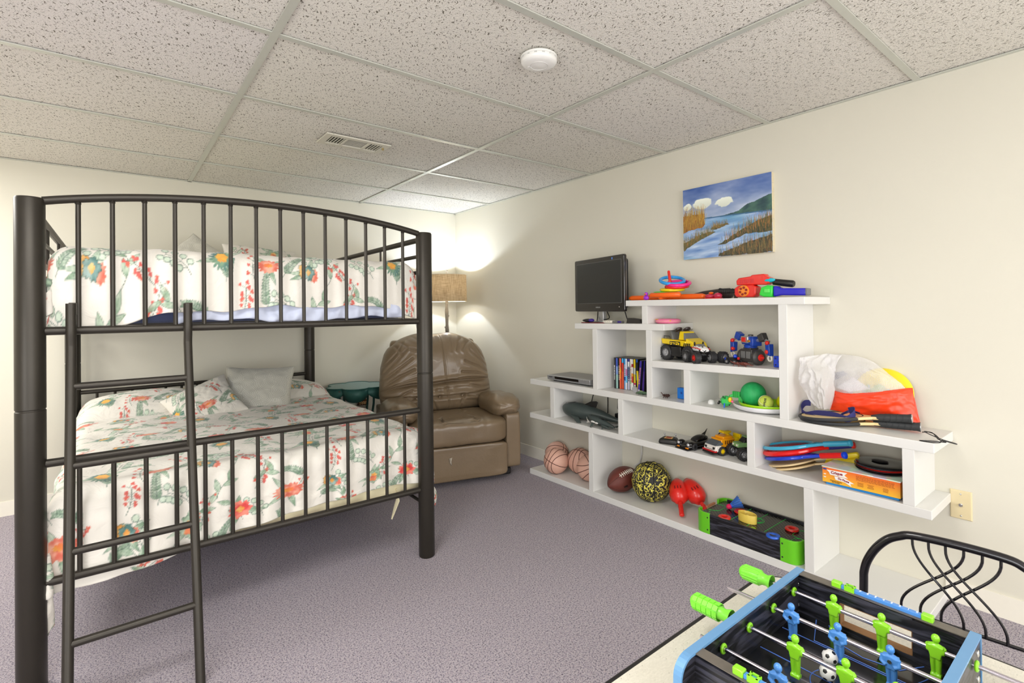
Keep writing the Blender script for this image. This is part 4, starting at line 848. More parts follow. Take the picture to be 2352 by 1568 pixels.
# graffiti basketball
mg = bpy.data.materials.new('graffiti_rubber'); mg.use_nodes = True; t = NT(mg); oc = t.coord()
def lines(sc, w, seed):
    n_ = t.N('ShaderNodeTexNoise'); n_.inputs['Scale'].default_value = sc; n_.inputs['Detail'].default_value = 0; n_.inputs['Distortion'].default_value = 1.6; mp = t.N('ShaderNodeMapping'); mp.inputs['Location'].default_value = (seed, 0, seed); t.C(oc, mp.inputs[0]); t.C(mp.outputs[0], n_.inputs[0])
    return t.math('LESS_THAN', t.math('ABSOLUTE', t.math('SUBTRACT', n_.outputs[0], .5)), w)
lm_ = t.math('MAXIMUM', lines(20, .034, 0), lines(25, .030, 4)); t.C(t.mix(lm_, L((30, 28, 26)), L((226, 214, 92))), t.b.inputs['Base Color']); t.b.inputs['Roughness'].default_value = .6
seam_ball('basketball', (-.128, -2.362, .0383+.1125), .1125, mg, m_blk, 'black and yellow graffiti basketball on the bottom shelf', None, Euler((.25, 1.45, .5)), .003)
# red toss scoops
m_red = mat('red_plastic', (228, 40, 30), .32, coat=.2)
def scoop(M_, label):
    t_ = thing('toss_scoop', label, 'toy scoop', M=M_); m = MB(); n = 28; vs_ = []; fs = []
    prof = [(.010, .0), (.030, .010), (.053, .036), (.060, .075), (.056, .120), (.042, .165), (.020, .200)]
    for i, (r, z) in enumerate(prof):
        a_span = pi*1.0 if i > 3 else pi*1.25
        if i <= 1: a_span = 2*pi*.999
        for k in range(n+1): a = pi/2+(-a_span/2+a_span*k/n)*1.0+pi; vs_.append((r*cos(a), r*sin(a)+.0*i, z))
    for i in range(len(prof)-1):
        for k in range(n): fs.append((i*(n+1)+k, i*(n+1)+k+1, (i+1)*(n+1)+k+1, (i+1)*(n+1)+k))
    m.add(vs_, fs); m.build('cup', m_red, t_, solid=.002, smooth=60)
    h = MB(); h.cyl((0, 0, .012), (0, 0, -.022), .0125, 14)
    for k in range(6): h.cyl((0, 0, -.020-.0125*k), (0, 0, -.031-.0125*k), .0150, 8); 
    h.cyl((0, 0, -.015), (0, 0, -.095), .0125, 10).ell((0, 0, -.098), (.0155, .0135, .008), 12, 8); h.build('handle', m_red, t_, smooth=40)
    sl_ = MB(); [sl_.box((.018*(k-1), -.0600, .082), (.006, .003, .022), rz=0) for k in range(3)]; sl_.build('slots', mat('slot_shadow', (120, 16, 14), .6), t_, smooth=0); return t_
def axM(c, zdir, ydir): z = Vector(zdir).normalized(); y = (Vector(ydir)-z*Vector(ydir).dot(z)).normalized(); x = y.cross(z); m = Matrix((x, y, z)).transposed().to_4x4(); m.translation = Vector(c); return m
SS = Matrix.Diagonal((.88, .88, .80, 1)); s1a, s1b = Vector((-.215, -2.625, .054)), Vector((-.07, -2.50, .165)); scoop(axM(s1a+(s1b-s1a)*.37, s1b-s1a, (.5, .2, -.9)) @ SS, 'red plastic toss scoop leaning on the graffiti basketball, in front')
s2a, s2b = Vector((-.105, -2.722, .056)), Vector((-.04, -2.555, .165)); scoop(axM(s2a+(s2b-s2a)*.38, s2b-s2a, (.5, .2, -.9)) @ SS, 'red plastic toss scoop behind the other, touching the air hockey game')
# table top air hockey
m_gplas = mat('grass_green_plastic', (104, 200, 30), .3, coat=.2); AHc = Vector((-.142, -2.995, .0383)); ah = thing('air_hockey_game', 'black tabletop air hockey game with green corners on the bottom shelf', 'air hockey game', AHc)
LH, WH, HH = .50, .262, .098; ahA = MB()
for s in (-1, 1): ahA.box((s*(WH/2-.006), 0, HH/2), (.012, LH-.06, HH)); 
for s in (-1, 1): ahA.box((.0, s*(LH/2-.008), HH*.35), (WH-.08, .012, HH*.7))
ahA.build('side_panel', mbw, ah, smooth=0, bevel=.001)
mf = bpy.data.materials.new('perforated_board'); mf.use_nodes = True; t = NT(mf); oc = t.coord((70, 70, 70), rotz=.785); v = t.N('ShaderNodeTexVoronoi'); v.inputs['Randomness'].default_value = 0; v.voronoi_dimensions = '2D'; v.inputs['Scale'].default_value = 1; t.C(oc, v.inputs[0])
t.C(t.mix(t.math('LESS_THAN', v.outputs['Distance'], .10), L((26, 26, 28)), L((176, 190, 150))), t.b.inputs['Base Color']); t.b.inputs['Roughness'].default_value = .22
MB().box((0, 0, HH-.013), (WH-.02, LH-.03, .006)).build('playing_surface', mf, ah, smooth=0)
zz = HH-.0095; gl = MB(); 
for y in (.085, -.085, 0): gl.box((0, y, zz), (WH-.026, .0022, .0008))
gl.torus((0, 0, zz), .034, .0011, 32, 4); gl.torus((0, 0, zz), .026, .0009, 32, 4)
for s in (-1, 1): gl.tube([(-.05, s*.235, zz), (-.048, s*.20, zz), (-.03, s*.18, zz), (.03, s*.18, zz), (.048, s*.20, zz), (.05, s*.235, zz)], .0011, 5); gl.tube([(-.115, s*.20, zz), (-.07, s*.205, zz), (-.05, s*.222, zz)], .0011, 5)
gl.build('rink_lines', mat('green_line', (60, 220, 90), .4), ah)
for sx in (-1, 1):
    for sy in (-1, 1):
        po = [(sx*(WH/2+.001), sy*(LH/2-.075)), (sx*(WH/2+.004), sy*(LH/2-.075))]; arc = [(sx*(WH/2-.042+.046*cos(a)), sy*(LH/2-.042+.046*sin(a))) for a in np.linspace(0, pi/2, 8)]
        inner = [(sx*(WH/2-.042+.036*cos(a)), sy*(LH/2-.042+.036*sin(a))) for a in np.linspace(pi/2, 0, 8)]
        poly = [(sx*(WH/2+.004), sy*(LH/2-.078))]+arc+[(sx*(WH/2-.055), sy*(LH/2+.004)), (sx*(WH/2-.055), sy*(LH/2-.006))]+inner+[(sx*(WH/2-.006), sy*(LH/2-.078))]
        if sx*sy < 0: poly = poly[::-1]
        co_n = MB().prism(poly, HH+.004, z0=0).build('corner', m_gplas, ah, smooth=30, bevel=.002)
        for z in (.02, .08): MB().ell((sx*(WH/2+.004), sy*(LH/2-.068), z), (.002, .004, .004), 10, 6).build('screw', m_blk, co_n)
for s in (-1, 1): MB().box((0, s*(LH/2-.006), HH-.006), (.075, .010, .010)).build('goal_slot', mat('copper_edge', (176, 120, 84), .5), ah, smooth=0)
for x in (-WH/2-.0005,):
    for y in (.18, -.12): MB().cyl((x-.001, y, .07), (x+.002, y, .07), .004, 10).build('plug', m_blk, ah)
zA = .0383+HH-.010
def ring(name, c, R, r, material, label, cat='puck', knob=0, group=None, fl=.55):
    t_ = thing(name, label, cat, c, group=group); m = MB(); m.lathe([(R-r*.9, -r*fl), (R+r*.8, -r*fl), (R+r*1.1, -r*.1), (R+r*.8, r*fl), (R-r*.5, r*fl), (R-r*.9, r*.1), (R-r*.9, -r*fl)], 36); m.build('ring', material, t_, smooth=40)
    k_ = MB(); [k_.torus((0, 0, r*fl*.8), R-r*(.3-.45*j), .0006, 32, 4) for j in range(3)]; k_.build('grooves', m_lace, t_); return t_
def on_ah(px, py): p = AZ(px, py, zA+.005); return p
for (px, py), c, lab in (((1664, 1188), m_red, 'red ring puck on the left near corner of the air hockey game'), ((1701, 1175), m_red, 'red ring puck behind the yellow oval tray'), ((1819, 1215), m_red, 'red ring puck at the right end of the air hockey game'), ((1776, 1231), mat('royal_blue_plastic', (34, 96, 206), .3), 'blue ring puck on the air hockey game')):
    p = on_ah(px, py); ring('ring_puck', (p.x, p.y, zA+.0060), .0205, .0090, c, lab)
p = on_ah(1729, 1213); tag(MB().lathe([(.0001, 0), (.0135, 0), (.014, .003), (.0135, .005), (.0001, .005)], 28).build('flat_puck', mat('lime_puck', (152, 226, 40), .35), loc=(p.x, p.y, zA+.0005)), 'flat lime green puck in front of the yellow oval tray', 'puck')
p = on_ah(1717, 1195); ye = thing('oval_tray', 'pale yellow oval tray with a centre knob on the air hockey game', 'toy tray', (p.x, p.y, zA+.001), pi/2*.95)
Mo = Matrix.Diagonal((1.22, .72, 1, 1)); MB().lathe([(.0001, .002), (.034, .002), (.0345, .038), (.0375, .040), (.0385, .038), (.0375, .0), (.0001, 0)], 40, Mo).build('tray', mat('pale_yellow_plastic', (236, 206, 92), .4), ye, smooth=50); MB().lathe([(.0001, .036), (.007, .035), (.010, .031), (.011, .006), (.016, .003)], 24).build('knob', mat('pale_yellow_plastic', (236, 206, 92), .4), ye)
# shuttlecock
p = on_ah(1675, 1167); sc_c = Vector((p.x, p.y, zA+.014)); ax2 = Vector((.62, -.62, .42)).normalized(); stt = thing('shuttlecock', 'blue shuttlecock with a pink nose on the air hockey game', 'shuttlecock', M=axM(sc_c, ax2, (0, 0, 1)))
MB().ell((0, 0, 0), (.0135, .0135, .0145), 20, 12).build('nose', mat('hot_pink_foam', (238, 30, 96), .6), stt); sk = MB()
m_skirt = mat('blue_skirt', (60, 120, 214), .45, alpha=.78)
for k in range(14): a = 2*pi*k/14; b2_ = a+.30; sk.add([(.0115*cos(a), .0115*sin(a), .012), (.0115*cos(b2_), .0115*sin(b2_), .012), (.031*cos(b2_+.05), .031*sin(b2_+.05), .060), (.033*cos((a+b2_)/2), .033*sin((a+b2_)/2), .064), (.031*cos(a-.05), .031*sin(a-.05), .060)], [(0, 1, 2, 3, 4)])
sk.build('skirt', m_skirt, stt, solid=.0006, smooth=0); MB().torus((0, 0, .03), .0185, .0008, 28, 6).cyl((0, 0, .010), (0, 0, .016), .0125, 20).build('skirt_band', mat('blue_band', (20, 90, 216), .4), stt)
# wall cable hanging under the shelf
tag(MB().tube([(-.012, -2.205, .43), (-.02, -2.21, .36), (-.02, -2.21, .26), (-.012, -2.19, .20), (-.008, -2.15, .17)], .0055, 10).build('cable', mat('white_cable', (206, 204, 200), .5)), 'thick white cable looping on the wall above the football', 'cable')
tag(MB().tube([(-.008, -1.86, .43), (-.010, -1.87, .37), (-.010, -1.90, .33), (-.010, -1.94, .30), (-.01, -2.0, .28)], .0028, 8).build('cable', mat('white_cable', (206, 204, 200), .5)), 'thin white cable on the wall above the peach basketballs', 'cable')

# ---- second board
m_wh = mat('grey_rubber', (64, 74, 72), .42, noise=.12, nscale=30); m_wbel = mat('white_rubber', (226, 224, 218), .5)
def body_mesh(sta, n=24):  # stations (x,z_centre,ry,rz)
    m = MB(); vs_ = []; fs = []
    for (x, y, z, ry, rz) in sta:
        for k in range(n): a = 2*pi*k/n; vs_.append((x, y+ry*cos(a), z+rz*sin(a)))
    for i in range(len(sta)-1):
        for k in range(n): fs.append((i*n+k, i*n+(k+1) % n, (i+1)*n+(k+1) % n, (i+1)*n+k))
    fs += [tuple(range(n-1, -1, -1)), tuple(range((len(sta)-1)*n, len(sta)*n))]; return m.add(vs_, fs)
def blade(m, pts, th=.004): # flat fin polygon in given 3D points, thickened along its normal
    P_ = [Vector(p) for p in pts]; n_ = (P_[1]-P_[0]).cross(P_[2]-P_[0]).normalized()*th/2; k = len(P_)
    m.add([p+n_ for p in P_]+[p-n_ for p in P_], [tuple(range(k)), tuple(range(2*k-1, k-1, -1))]+[(i, k+i, k+(i+1) % k, (i+1) % k) for i in range(k)]); return m
wz = SZ('S2', -1.9)
Mw = frame((-.205, -1.700, wz), (.20, -1, 0), (1, .20, 0), (0, 0, 1))
wh = thing('toy_whale', 'large grey rubber toy whale on the second shelf', 'toy whale', M=Mw)
body_mesh([(0, 0, .070, .004, .004), (.010, 0, .068, .026, .024), (.035, 0, .064, .046, .042), (.08, 0, .061, .056, .052), (.14, 0, .060, .060, .054), (.20, .0, .058, .056, .047), (.27, .005, .052, .044, .036), (.34, .01, .040, .028, .024), (.40, .015, .028, .015, .014), (.45, .02, .024, .006, .006)]).build('body', m_wh, wh, smooth=180, sub=1)
f = MB(); blade(f, [(.17, 0, .105), (.26, 0, .094), (.275, .0, .130), (.262, 0, .136), (.22, 0, .130)], .006); f.build('dorsal_fin', m_blk, wh, bevel=.002)
f = MB(); blade(f, [(.10, .05, .035), (.16, .052, .03), (.20, .085, .004), (.17, .09, .003)], .006); blade(f, [(.10, -.05, .035), (.16, -.052, .03), (.20, -.085, .004), (.17, -.09, .003)], .006); blade(f, [(.44, .02, .024), (.47, .08, .028), (.49, .02, .026), (.47, -.04, .028)], .005); f.build('flippers', m_wh, wh, bevel=.0015)
f = MB(); [f.tube([(.03+.0*k, y_, .1035+.0), (.10, y_*1.3, .1128)], .0009, 5) for k, y_ in enumerate((-.012, -.004, .004, .012))]; f.build('grooves', m_blk, wh)
f = MB(); f.ell((.055, -.0, .091), (.034, .026, .0185), 16, 10); f.build('pale_crown', mat('pale_grey_rubber', (150, 152, 148), .5), wh)
Mo_ = frame((-.243, -1.972, SZ('S2', -2.03)), (.03, -1, 0), (1, .03, 0), (0, 0, 1)); orca = thing('toy_whale', 'small grey and white toy orca with its mouth open on the second shelf', 'toy whale', M=Mo_)
body_mesh([(.0, 0, .058, .006, .006), (.014, 0, .056, .016, .012), (.035, 0, .050, .024, .019), (.07, 0, .044, .027, .022), (.11, 0, .038, .024, .020), (.15, 0, .030, .017, .015), (.19, .0, .022, .009, .009), (.215, 0, .018, .004, .004)]).build('body', m_wh, orca, smooth=180, sub=1)
f = MB(); blade(f, [(-.012, -.004, .052), (.004, -.018, .040), (.03, -.022, .026), (.014, -.016, .024), (-.008, -.008, .016), (.002, -.010, .030)], .008); f.ell((.058, -.020, .034), (.020, .008, .007), 14, 8); f.ell((.085, -.022, .030), (.014, .006, .006), 14, 8); f.build('white_jaw', m_wbel, orca, bevel=.001)
f = MB(); [f.tube([(.03+.011*k, -.010, .0655-.0013*k), (.034+.011*k, 0, .0685-.0015*k), (.03+.011*k, .010, .0655-.0013*k)], .0016, 5) for k in range(10)]; f.build('back_ridges', m_blk, orca)
f = MB(); blade(f, [(.045, -.018, .028), (.065, -.022, .022), (.060, -.045, .001), (.046, -.04, .001)], .004); blade(f, [(.045, .018, .028), (.065, .022, .022), (.060, .045, .001), (.046, .04, .001)], .004); blade(f, [(.205, 0, .018), (.225, .03, .03), (.23, 0, .022), (.225, -.03, .03)], .003); f.build('flippers', m_wh, orca, bevel=.001)
Mb_ = frame((-.256, -2.085, SZ('S2', -2.1)), (-.0, -1, 0), (1, 0, 0), (0, 0, 1)); bab = thing('toy_whale', 'tiny grey toy whale calf in front of the orca', 'toy whale', M=Mb_)
body_mesh([(0, 0, .022, .002, .002), (.010, 0, .021, .008, .008), (.03, 0, .018, .010, .009), (.055, 0, .014, .007, .006), (.08, 0, .012, .0025, .0025)], 14).build('body', m_wh, bab, smooth=180, sub=1)
f = MB(); blade(f, [(.018, -.008, .014), (.030, -.009, .011), (.028, -.020, .001)], .002); blade(f, [(.018, .008, .014), (.030, .009, .011), (.028, .02, .001)], .002); blade(f, [(.078, 0, .012), (.09, .014, .016), (.088, -.014, .016)], .002); f.build('flippers', m_wh, bab)
ps = thing('power_strip', 'black power strip standing against the wall behind the toy whales', 'power strip', (-.03, -2.12, SZ('S2', -2.12)))
MB().box((0, 0, .03), (.04, .20, .05)).build('body', m_blk, ps, bevel=.004); MB().box((-.022, -.085, .04), (.006, .02, .016)).build('switch', m_red, ps, bevel=.001)
pg = MB(); [pg.box((-.026, y_, .052), (.03, .026, .028)) for y_ in (.05, -.04)]; pg.build('plugs', m_blk, ps, bevel=.003)
for pth, lab in (([(-.012, -1.80, .66), (-.02, -1.805, .62), (-.012, -1.80, .58), (-.02, -1.79, .53), (-.03, -1.8, .45)], 'bunched black cord by the left upright above the whale'),
                 ([(-.012, -1.93, .64), (-.012, -1.93, .55), (-.02, -1.935, .47)], 'straight black cord hanging behind the whale fin'),
                 ([(-.02, -2.02, .64), (-.03, -2.00, .61), (-.03, -2.03, .60), (-.03, -2.05, .62), (-.03, -2.02, .63), (-.03, -2.035, .57), (-.04, -2.04, .52), (-.055, -2.07, .492)], 'looped black cord with a plug above the power strip'),
                 ([(-.02, -2.085, .64), (-.04, -2.085, .56), (-.056, -2.085, .485)], 'left of two parallel black cords into the power strip'),
                 ([(-.02, -2.14, .64), (-.04, -2.12, .56), (-.056, -2.155, .485)], 'right of two parallel black cords into the power strip')):
    tag(MB().tube(pth, .0032, 8).build('cord', m_blk), lab, 'cord')

def wheel(M_, r, w, parent, tyre, rim, lugs=14, rr=.55, name='wheel', lw=.5):
    m = MB(); m.lathe([(r*.45, -w/2), (r*.86, -w/2), (r*.97, -w*.38), (r*.97, w*.38), (r*.86, w/2), (r*.45, w/2)], 30, M_)
    for k in range(lugs):
        a = 2*pi*k/lugs
        for s in (-1, 1): m.box((r*.975*cos(a+s*.07), r*.975*sin(a+s*.07), s*w*.24), (r*.075, r*2*pi/lugs*.42, w*.44), M=M_, rz=a)
    o = m.build(name, tyre, parent, smooth=30)
    h = MB(); h.lathe([(.0001, w*.50), (r*.16, w*.52), (r*.2, w*.36), (r*rr*.92, w*.34), (r*rr, w*.52), (r*rr*1.05, w*.5), (r*rr*1.05, -w*.5), (r*rr, -w*.52), (r*rr*.92, -w*.34), (r*.2, -w*.36), (r*.16, -w*.52), (.0001, -w*.5)], 24, M_)
    for k in range(5): a = 2*pi*k/5; h.box((r*rr*.5*cos(a), r*rr*.5*sin(a), w*.40), (r*rr*.8, r*.09, w*.1), M=M_, rz=a); h.box((r*rr*.5*cos(a), r*rr*.5*sin(a), -w*.40), (r*rr*.8, r*.09, w*.1), M=M_, rz=a)
    h.build('hub', rim, o, smooth=30); return o
m_tyre = mat('toy_tyre', (42, 42, 44), .55, bump=.2); m_silver = mat('silver_plastic', (190, 190, 192), .28, .7); m_yel = mat('truck_yellow', (240, 206, 10), .3, coat=.2); m_orn = mat('truck_orange', (240, 160, 16), .32, coat=.2); m_gry = mat('grey_plastic', (118, 118, 116), .4)
WX = lambda x, y, z: TR(x, y, z) @ rot('X', pi/2)   # axle along local y
# toy game controller
rc = thing('toy_controller', 'black toy remote control with a label on the second shelf', 'toy controller', (-.225, -2.560, SZ('S2', -2.56)), .35)
MB().add([(-.035, -.055, 0), (.030, -.05, 0), (.030, .05, 0), (-.035, .055, 0), (-.03, -.052, .03), (.03, -.035, .036), (.03, .035, .036), (-.03, .052, .03)], [(0,3,2,1),(4,5,6,7),(0,1,5,4),(1,2,6,5),(2,3,7,6),(3,0,4,7)]).build('case', m_blk, rc, bevel=.012, seg=4)
MB().add([(-.028, -.022, .0336), (.008, -.020, .0356), (.008, .020, .0356), (-.028, .022, .0336)], [(0, 1, 2, 3)]).build('sticker', mat('gold_sticker', (206, 166, 92), .4), rc, solid=.0008, smooth=0)
MB().add([(-.022, -.014, .0345), (.002, -.013, .0358), (.002, .013, .0358), (-.022, .014, .0345)], [(0, 1, 2, 3)]).build('sticker_print', mat('dark_red_print', (150, 50, 40), .5), rc, solid=.0006, smooth=0)
for s in (-1, 1): MB().cyl((.018, s*.03, .034), (.018, s*.03, .046), .003, 8).ell((.018, s*.03, .048), .005, 12, 8).build('stick', m_silver, rc)
# black sports car
Mc = frame((-.258, -2.675, SZ('S2', -2.68)), (-.75, .62, 0), (-.62, -.75, 0), (0, 0, 1))  # x = towards its nose
car = thing('toy_car', 'glossy black toy sports car with tail fins on the second shelf', 'toy car', (-.175, -2.690, SZ('S2', -2.69)), radians(168))
def loft(secs, name, material, parent, **k):
    m = MB(); n = len(secs[0]); vs_ = [p for s in secs for p in s]; fs = []
    for i in range(len(secs)-1):
        for j in range(n): fs.append((i*n+j, i*n+(j+1) % n, (i+1)*n+(j+1) % n, (i+1)*n+j))
    fs += [tuple(range(n-1, -1, -1)), tuple(range((len(secs)-1)*n, len(secs)*n))]; m.add(vs_, fs); return m.build(name, material, parent, **k)
def csec(x, w, z0, z1, zs): return [(x, -w, z0), (x, -w, zs), (x, -w*.75, z1), (x, w*.75, z1), (x, w, zs), (x, w, z0)]
loft([csec(.098, .018, .006, .016, .012), csec(.088, .046, .004, .028, .018), csec(.062, .050, .004, .036, .026), csec(.02, .046, .004, .038, .026), csec(-.04, .048, .004, .040, .028), csec(-.09, .050, .006, .038, .028), csec(-.108, .040, .012, .032, .026)], 'body', m_shine, car, smooth=60, sub=2)
loft([csec(.025, .026, .030, .038, .034), csec(.0, .026, .034, .060, .046), csec(-.045, .022, .034, .066, .05), csec(-.085, .010, .034, .048, .044)], 'canopy', m_shine, car, smooth=60, sub=2)
f = MB(); 
for s in (-1, 1): blade(f, [(-.055, s*.040, .032), (-.105, s*.042, .034), (-.132, s*.046, .074), (-.112, s*.043, .060), (-.085, s*.041, .05)], .004)
f.build('tail_fin', m_shine, car, bevel=.001)
for s in (-1, 1):
    MB().ell((.070, s*.034, .030), (.024, .016, .013), 18, 10).build('fender', m_shine, car); MB().ell((.088, s*.034, .029), (.010, .009, .009), 16, 10).build('headlight', m_silver, car)
    MB().box((.094, s*.030, .012), (.006, .018, .006)).build('indicator', mat('amber', (240, 140, 20), .3), car, bevel=.001)
    for x in (.058, -.068): wheel(WX(x, s*.046, .018), .018, .012, car, m_tyre, m_blk, 10)
MB().box((.03, 0, .004), (.15, .09, .006)).build('chassis', m_blk, car, bevel=.002)
# dump truck
tr_ = thing('toy_truck', 'orange and white toy crane truck on the second shelf', 'toy truck', (-.165, -2.838, SZ('S2', -2.84)), radians(162))
MB().box((0, 0, .026), (.17, .062, .012)).build('chassis', m_blk, tr_, bevel=.002); MB().hexa([(.088, -.042, .020), (.045, -.042, .020), (.045, .042, .020), (.088, .042, .020)], [(.078, -.042, .050), (.045, -.042, .050), (.045, .042, .050), (.078, .042, .050)]).build('nose', mat('white_toy', (232, 226, 218), .35), tr_, bevel=.003)
MB().box((.086, 0, .014), (.02, .082, .008)).build('bumper', m_blk, tr_, bevel=.001); MB().box((.084, 0, .023), (.016, .088, .007)).build('grille_stripe', mat('toy_dark_red', (190, 30, 30), .4), tr_, smooth=0)
for s in (-1, 1): MB().box((.0835, s*.028, .038), (.004, .012, .010)).build('headlamp', m_blk, tr_)
MB().hexa([(.082, -.040, .051), (.035, -.040, .051), (.035, .040, .051), (.082, .040, .051)], [(.050, -.034, .068), (.03, -.034, .074), (.03, .034, .074), (.050, .034, .068)]).build('windscreen', mat('smoked_glass', (84, 90, 96), .1, coat=.5), tr_, bevel=.002)
MB().box((.0, -.0, .058), (.085, .074, .040)).box((-.006, 0, .082), (.06, .06, .012)).build('cab', m_orn, tr_, bevel=.003)
gr_ = MB(); [gr_.box((-.03+.012*k, s*.0375, .062), (.006, .002, .018)) for k in range(5) for s in (-1, 1)]; gr_.build('vents', mat('vent_brown', (120, 70, 10), .5), tr_, smooth=0)
MB().box((-.062, 0, .050), (.055, .070, .034)).box((-.07, 0, .068), (.03, .05, .012)).build('bed', m_yel, tr_, bevel=.003); bm_ = MB(); bm_.tube([(-.055, 0, .070), (-.02, .0, .100), (.02, 0, .112)], [.011, .009, .007], 8); bm_.box((-.02, 0, .104), (.05, .022, .010)); bm_.build('crane_boom', mat('mustard', (216, 184, 30), .4), tr_, bevel=.001)
MB().box((-.094, 0, .078), (.014, .05, .022)).build('bucket', m_yel, tr_, bevel=.002)
for s in (-1, 1):
    for x in (.045, -.055): wheel(WX(x, s*.040, .023), .023, .020, tr_, m_tyre, m_yel, 12)
# green monster truck
gt = thing('toy_truck', 'small green toy monster truck by the third upright of the second shelf', 'toy truck', (-.160, -2.955, SZ('S2', -2.96)), radians(150)); m_sage = mat('sage_green_paint', (118, 160, 98), .35)
MB().box((0, 0, .052), (.085, .034, .014)).build('chassis', m_blk, gt, bevel=.002); MB().hexa([(.058, -.027, .058), (-.05, -.027, .058), (-.05, .027, .058), (.058, .027, .058)], [(.054, -.025, .078), (-.05, -.025, .080), (-.05, .025, .080), (.054, .025, .078)]).build('body', m_sage, gt, bevel=.003)
MB().hexa([(.026, -.023, .079), (-.04, -.023, .080), (-.04, .023, .080), (.026, .023, .079)], [(.008, -.018, .102), (-.03, -.018, .104), (-.03, .018, .104), (.008, .018, .102)]).build('cab_glass', m_shine, gt, bevel=.003)
MB().box((-.011, 0, .105), (.042, .038, .004)).tube([(-.03, -.02, .08), (-.03, -.02, .11), (-.03, .02, .11), (-.03, .02, .08)], .0025, 8).build('roof_bar', m_sage, gt)
for s in (-1, 1):
    MB().box((.0565, s*.016, .068), (.004, .010, .008)).build('headlamp', m_lace, gt)
    for x in (.042, -.042): wheel(WX(x, s*.046, .030), .030, .030, gt, m_tyre, m_silver, 14); MB().tube([(x, s*.02, .055), (x, s*.034, .032)], .004, 6).build('strut', m_blk, gt)
# rackets and paddles piled up
m_birch = mat('birch_ply', (222, 196, 148), .5, noise=.08, nscale=14); m_yhan = mat('yellow_lacquer', (232, 206, 34), .25, coat=.3)
RO = SZ('S2', -3.2)
def outline_paddle(L_, hw, hl, hand=.014, n=26):
    pts = [(hw_[0], hw_[1]) for hw_ in ()]; pts = []
    for i in range(n+1):
        a = pi*.16+(2*pi-.32*pi)*i/n; pts.append((-(hl*cos(a)), hw*sin(a)))
    pts = [(x-hl+0, y) for x, y in pts]
    return [(0, -hand)]+[]+pts[::-1][:0]+[(x+0, y) for x, y in pts][::-1][::-1]+[(0, hand)] if False else pts
def paddle(name, c, dirn, label, cat, face, L_face, hw, L_h, th, hand_m, tip_z, z0, curve_=0, hand_r=.011, hand_flat=False, face_m2=None):
    """flat paddle: lies on z0 at its head and rises to tip_z at the handle end. c = head centre (x,y)"""
    d = Vector((dirn[0], dirn[1], 0)).normalized(); tot = L_face+L_h; sl = math.atan2(tip_z-z0, tot); zax = Vector((-d.x*sin(sl), -d.y*sin(sl), cos(sl))); xax = Vector((d.x*cos(sl), d.y*cos(sl), sin(sl)))
    Mx = Matrix((xax, zax.cross(xax), zax)).transposed().to_4x4(); Mx.translation = Vector((c[0], c[1], z0)); t_ = thing(name, label, cat, M=Mx)
    n = 36; po = []
    for i in range(n):
        a = 2*pi*i/n; x = L_face/2*cos(a); y = hw*sin(a); 
        if x > 0: y *= (1-.25*(x/(L_face/2))**3)
        po.append((x, y))
    return t_, po, L_face/2
def wood_paddle(c, dirn, z0, tz, label):
    t_, po, e = paddle('beach_paddle', c, dirn, label, 'paddle', None, .21, .090, .17, .008, m_yhan, tz, z0)
    MB().prism(po, .008).box((e+.012, 0, .004), (.07, .034, .008)).build('blade', m_birch, t_, smooth=20, bevel=.0015)
    MB().box((e+.105, 0, .004), (.135, .032, .024)).build('handle', m_yhan, t_, bevel=.009, seg=4)
def hoop_racket(c, dirn, z0, tz, frame_m, grip_m, cap_m, label, hr=.0085):
    t_, po, e = paddle('racket', c, dirn, label, 'racket', None, .22, .080, .16, .01, None, tz, z0)
    MB().tube([(x, y, hr) for x, y in po], hr, 10, closed=True).build('hoop', frame_m, t_); st_ = MB()
    for k in range(-7, 8):
        y = k*.010; xm = e*sqrt(max(0, 1-(y/.079)**2))*.97; st_.cyl((-xm, y, hr), (xm*.95, y, hr), .0005, 4)
        x = k*.0135; ym = .078*sqrt(max(0, 1-(x/e)**2)); st_.cyl((x, -ym, hr), (x, ym, hr), .0005, 4)
    st_.build('strings', mat('racket_strings', (150, 60, 66), .5), t_)
    MB().tube([(e*.75, -.045, hr), (e+.03, -.008, hr), (e+.055, -.004, hr)], hr*.85, 8).tube([(e*.75, .045, hr), (e+.03, .008, hr), (e+.055, .004, hr)], hr*.85, 8).build('throat', frame_m, t_)
    MB().cyl((e+.045, 0, hr), (e+.145, 0, hr), .0125, 14).build('grip', grip_m, t_); MB().lathe([(.0125, 0), (.0145, .004), (.0145, .012), (.008, .016), (.0001, .016)], 16, TR(e+.143, 0, hr) @ rot('Y', pi/2)).build('end_cap', cap_m, t_)
m_cy = mat('cyan_plastic', (62, 172, 206), .22, coat=.4); m_rb = mat('royal_plastic', (14, 62, 200), .22, coat=.4); m_rd2 = mat('racket_red', (226, 22, 18), .22, coat=.4); m_navy2 = mat('navy_grip', (30, 40, 130), .6)
hd = (-.005, -.10)   # heads by the upright, handles pointing right along the shelf
wood_paddle((-.140, -3.168), (.10, -1), RO+.006, RO+.112, 'lower of two birch paddles with yellow handles under the rackets')
wood_paddle((-.138, -3.166), (.12, -1), RO+.022, RO+.140, 'upper of two birch paddles with yellow handles under the rackets')
hoop_racket((-.150, -3.162), (-.22, -1), RO+.042, RO+.145, m_rb, m_rd2, m_rb, 'blue plastic racket with a red grip in the racket pile')
hoop_racket((-.140, -3.160), (.14, -1), RO+.066, RO+.165, m_rd2, m_navy2, m_rd2, 'red plastic racket with a navy grip in the racket pile', .0125)
hoop_racket((-.150, -3.158), (.0, -1), RO+.092, RO+.182, m_cy, m_cy, m_cy, 'light blue plastic racket on top of the racket pile')
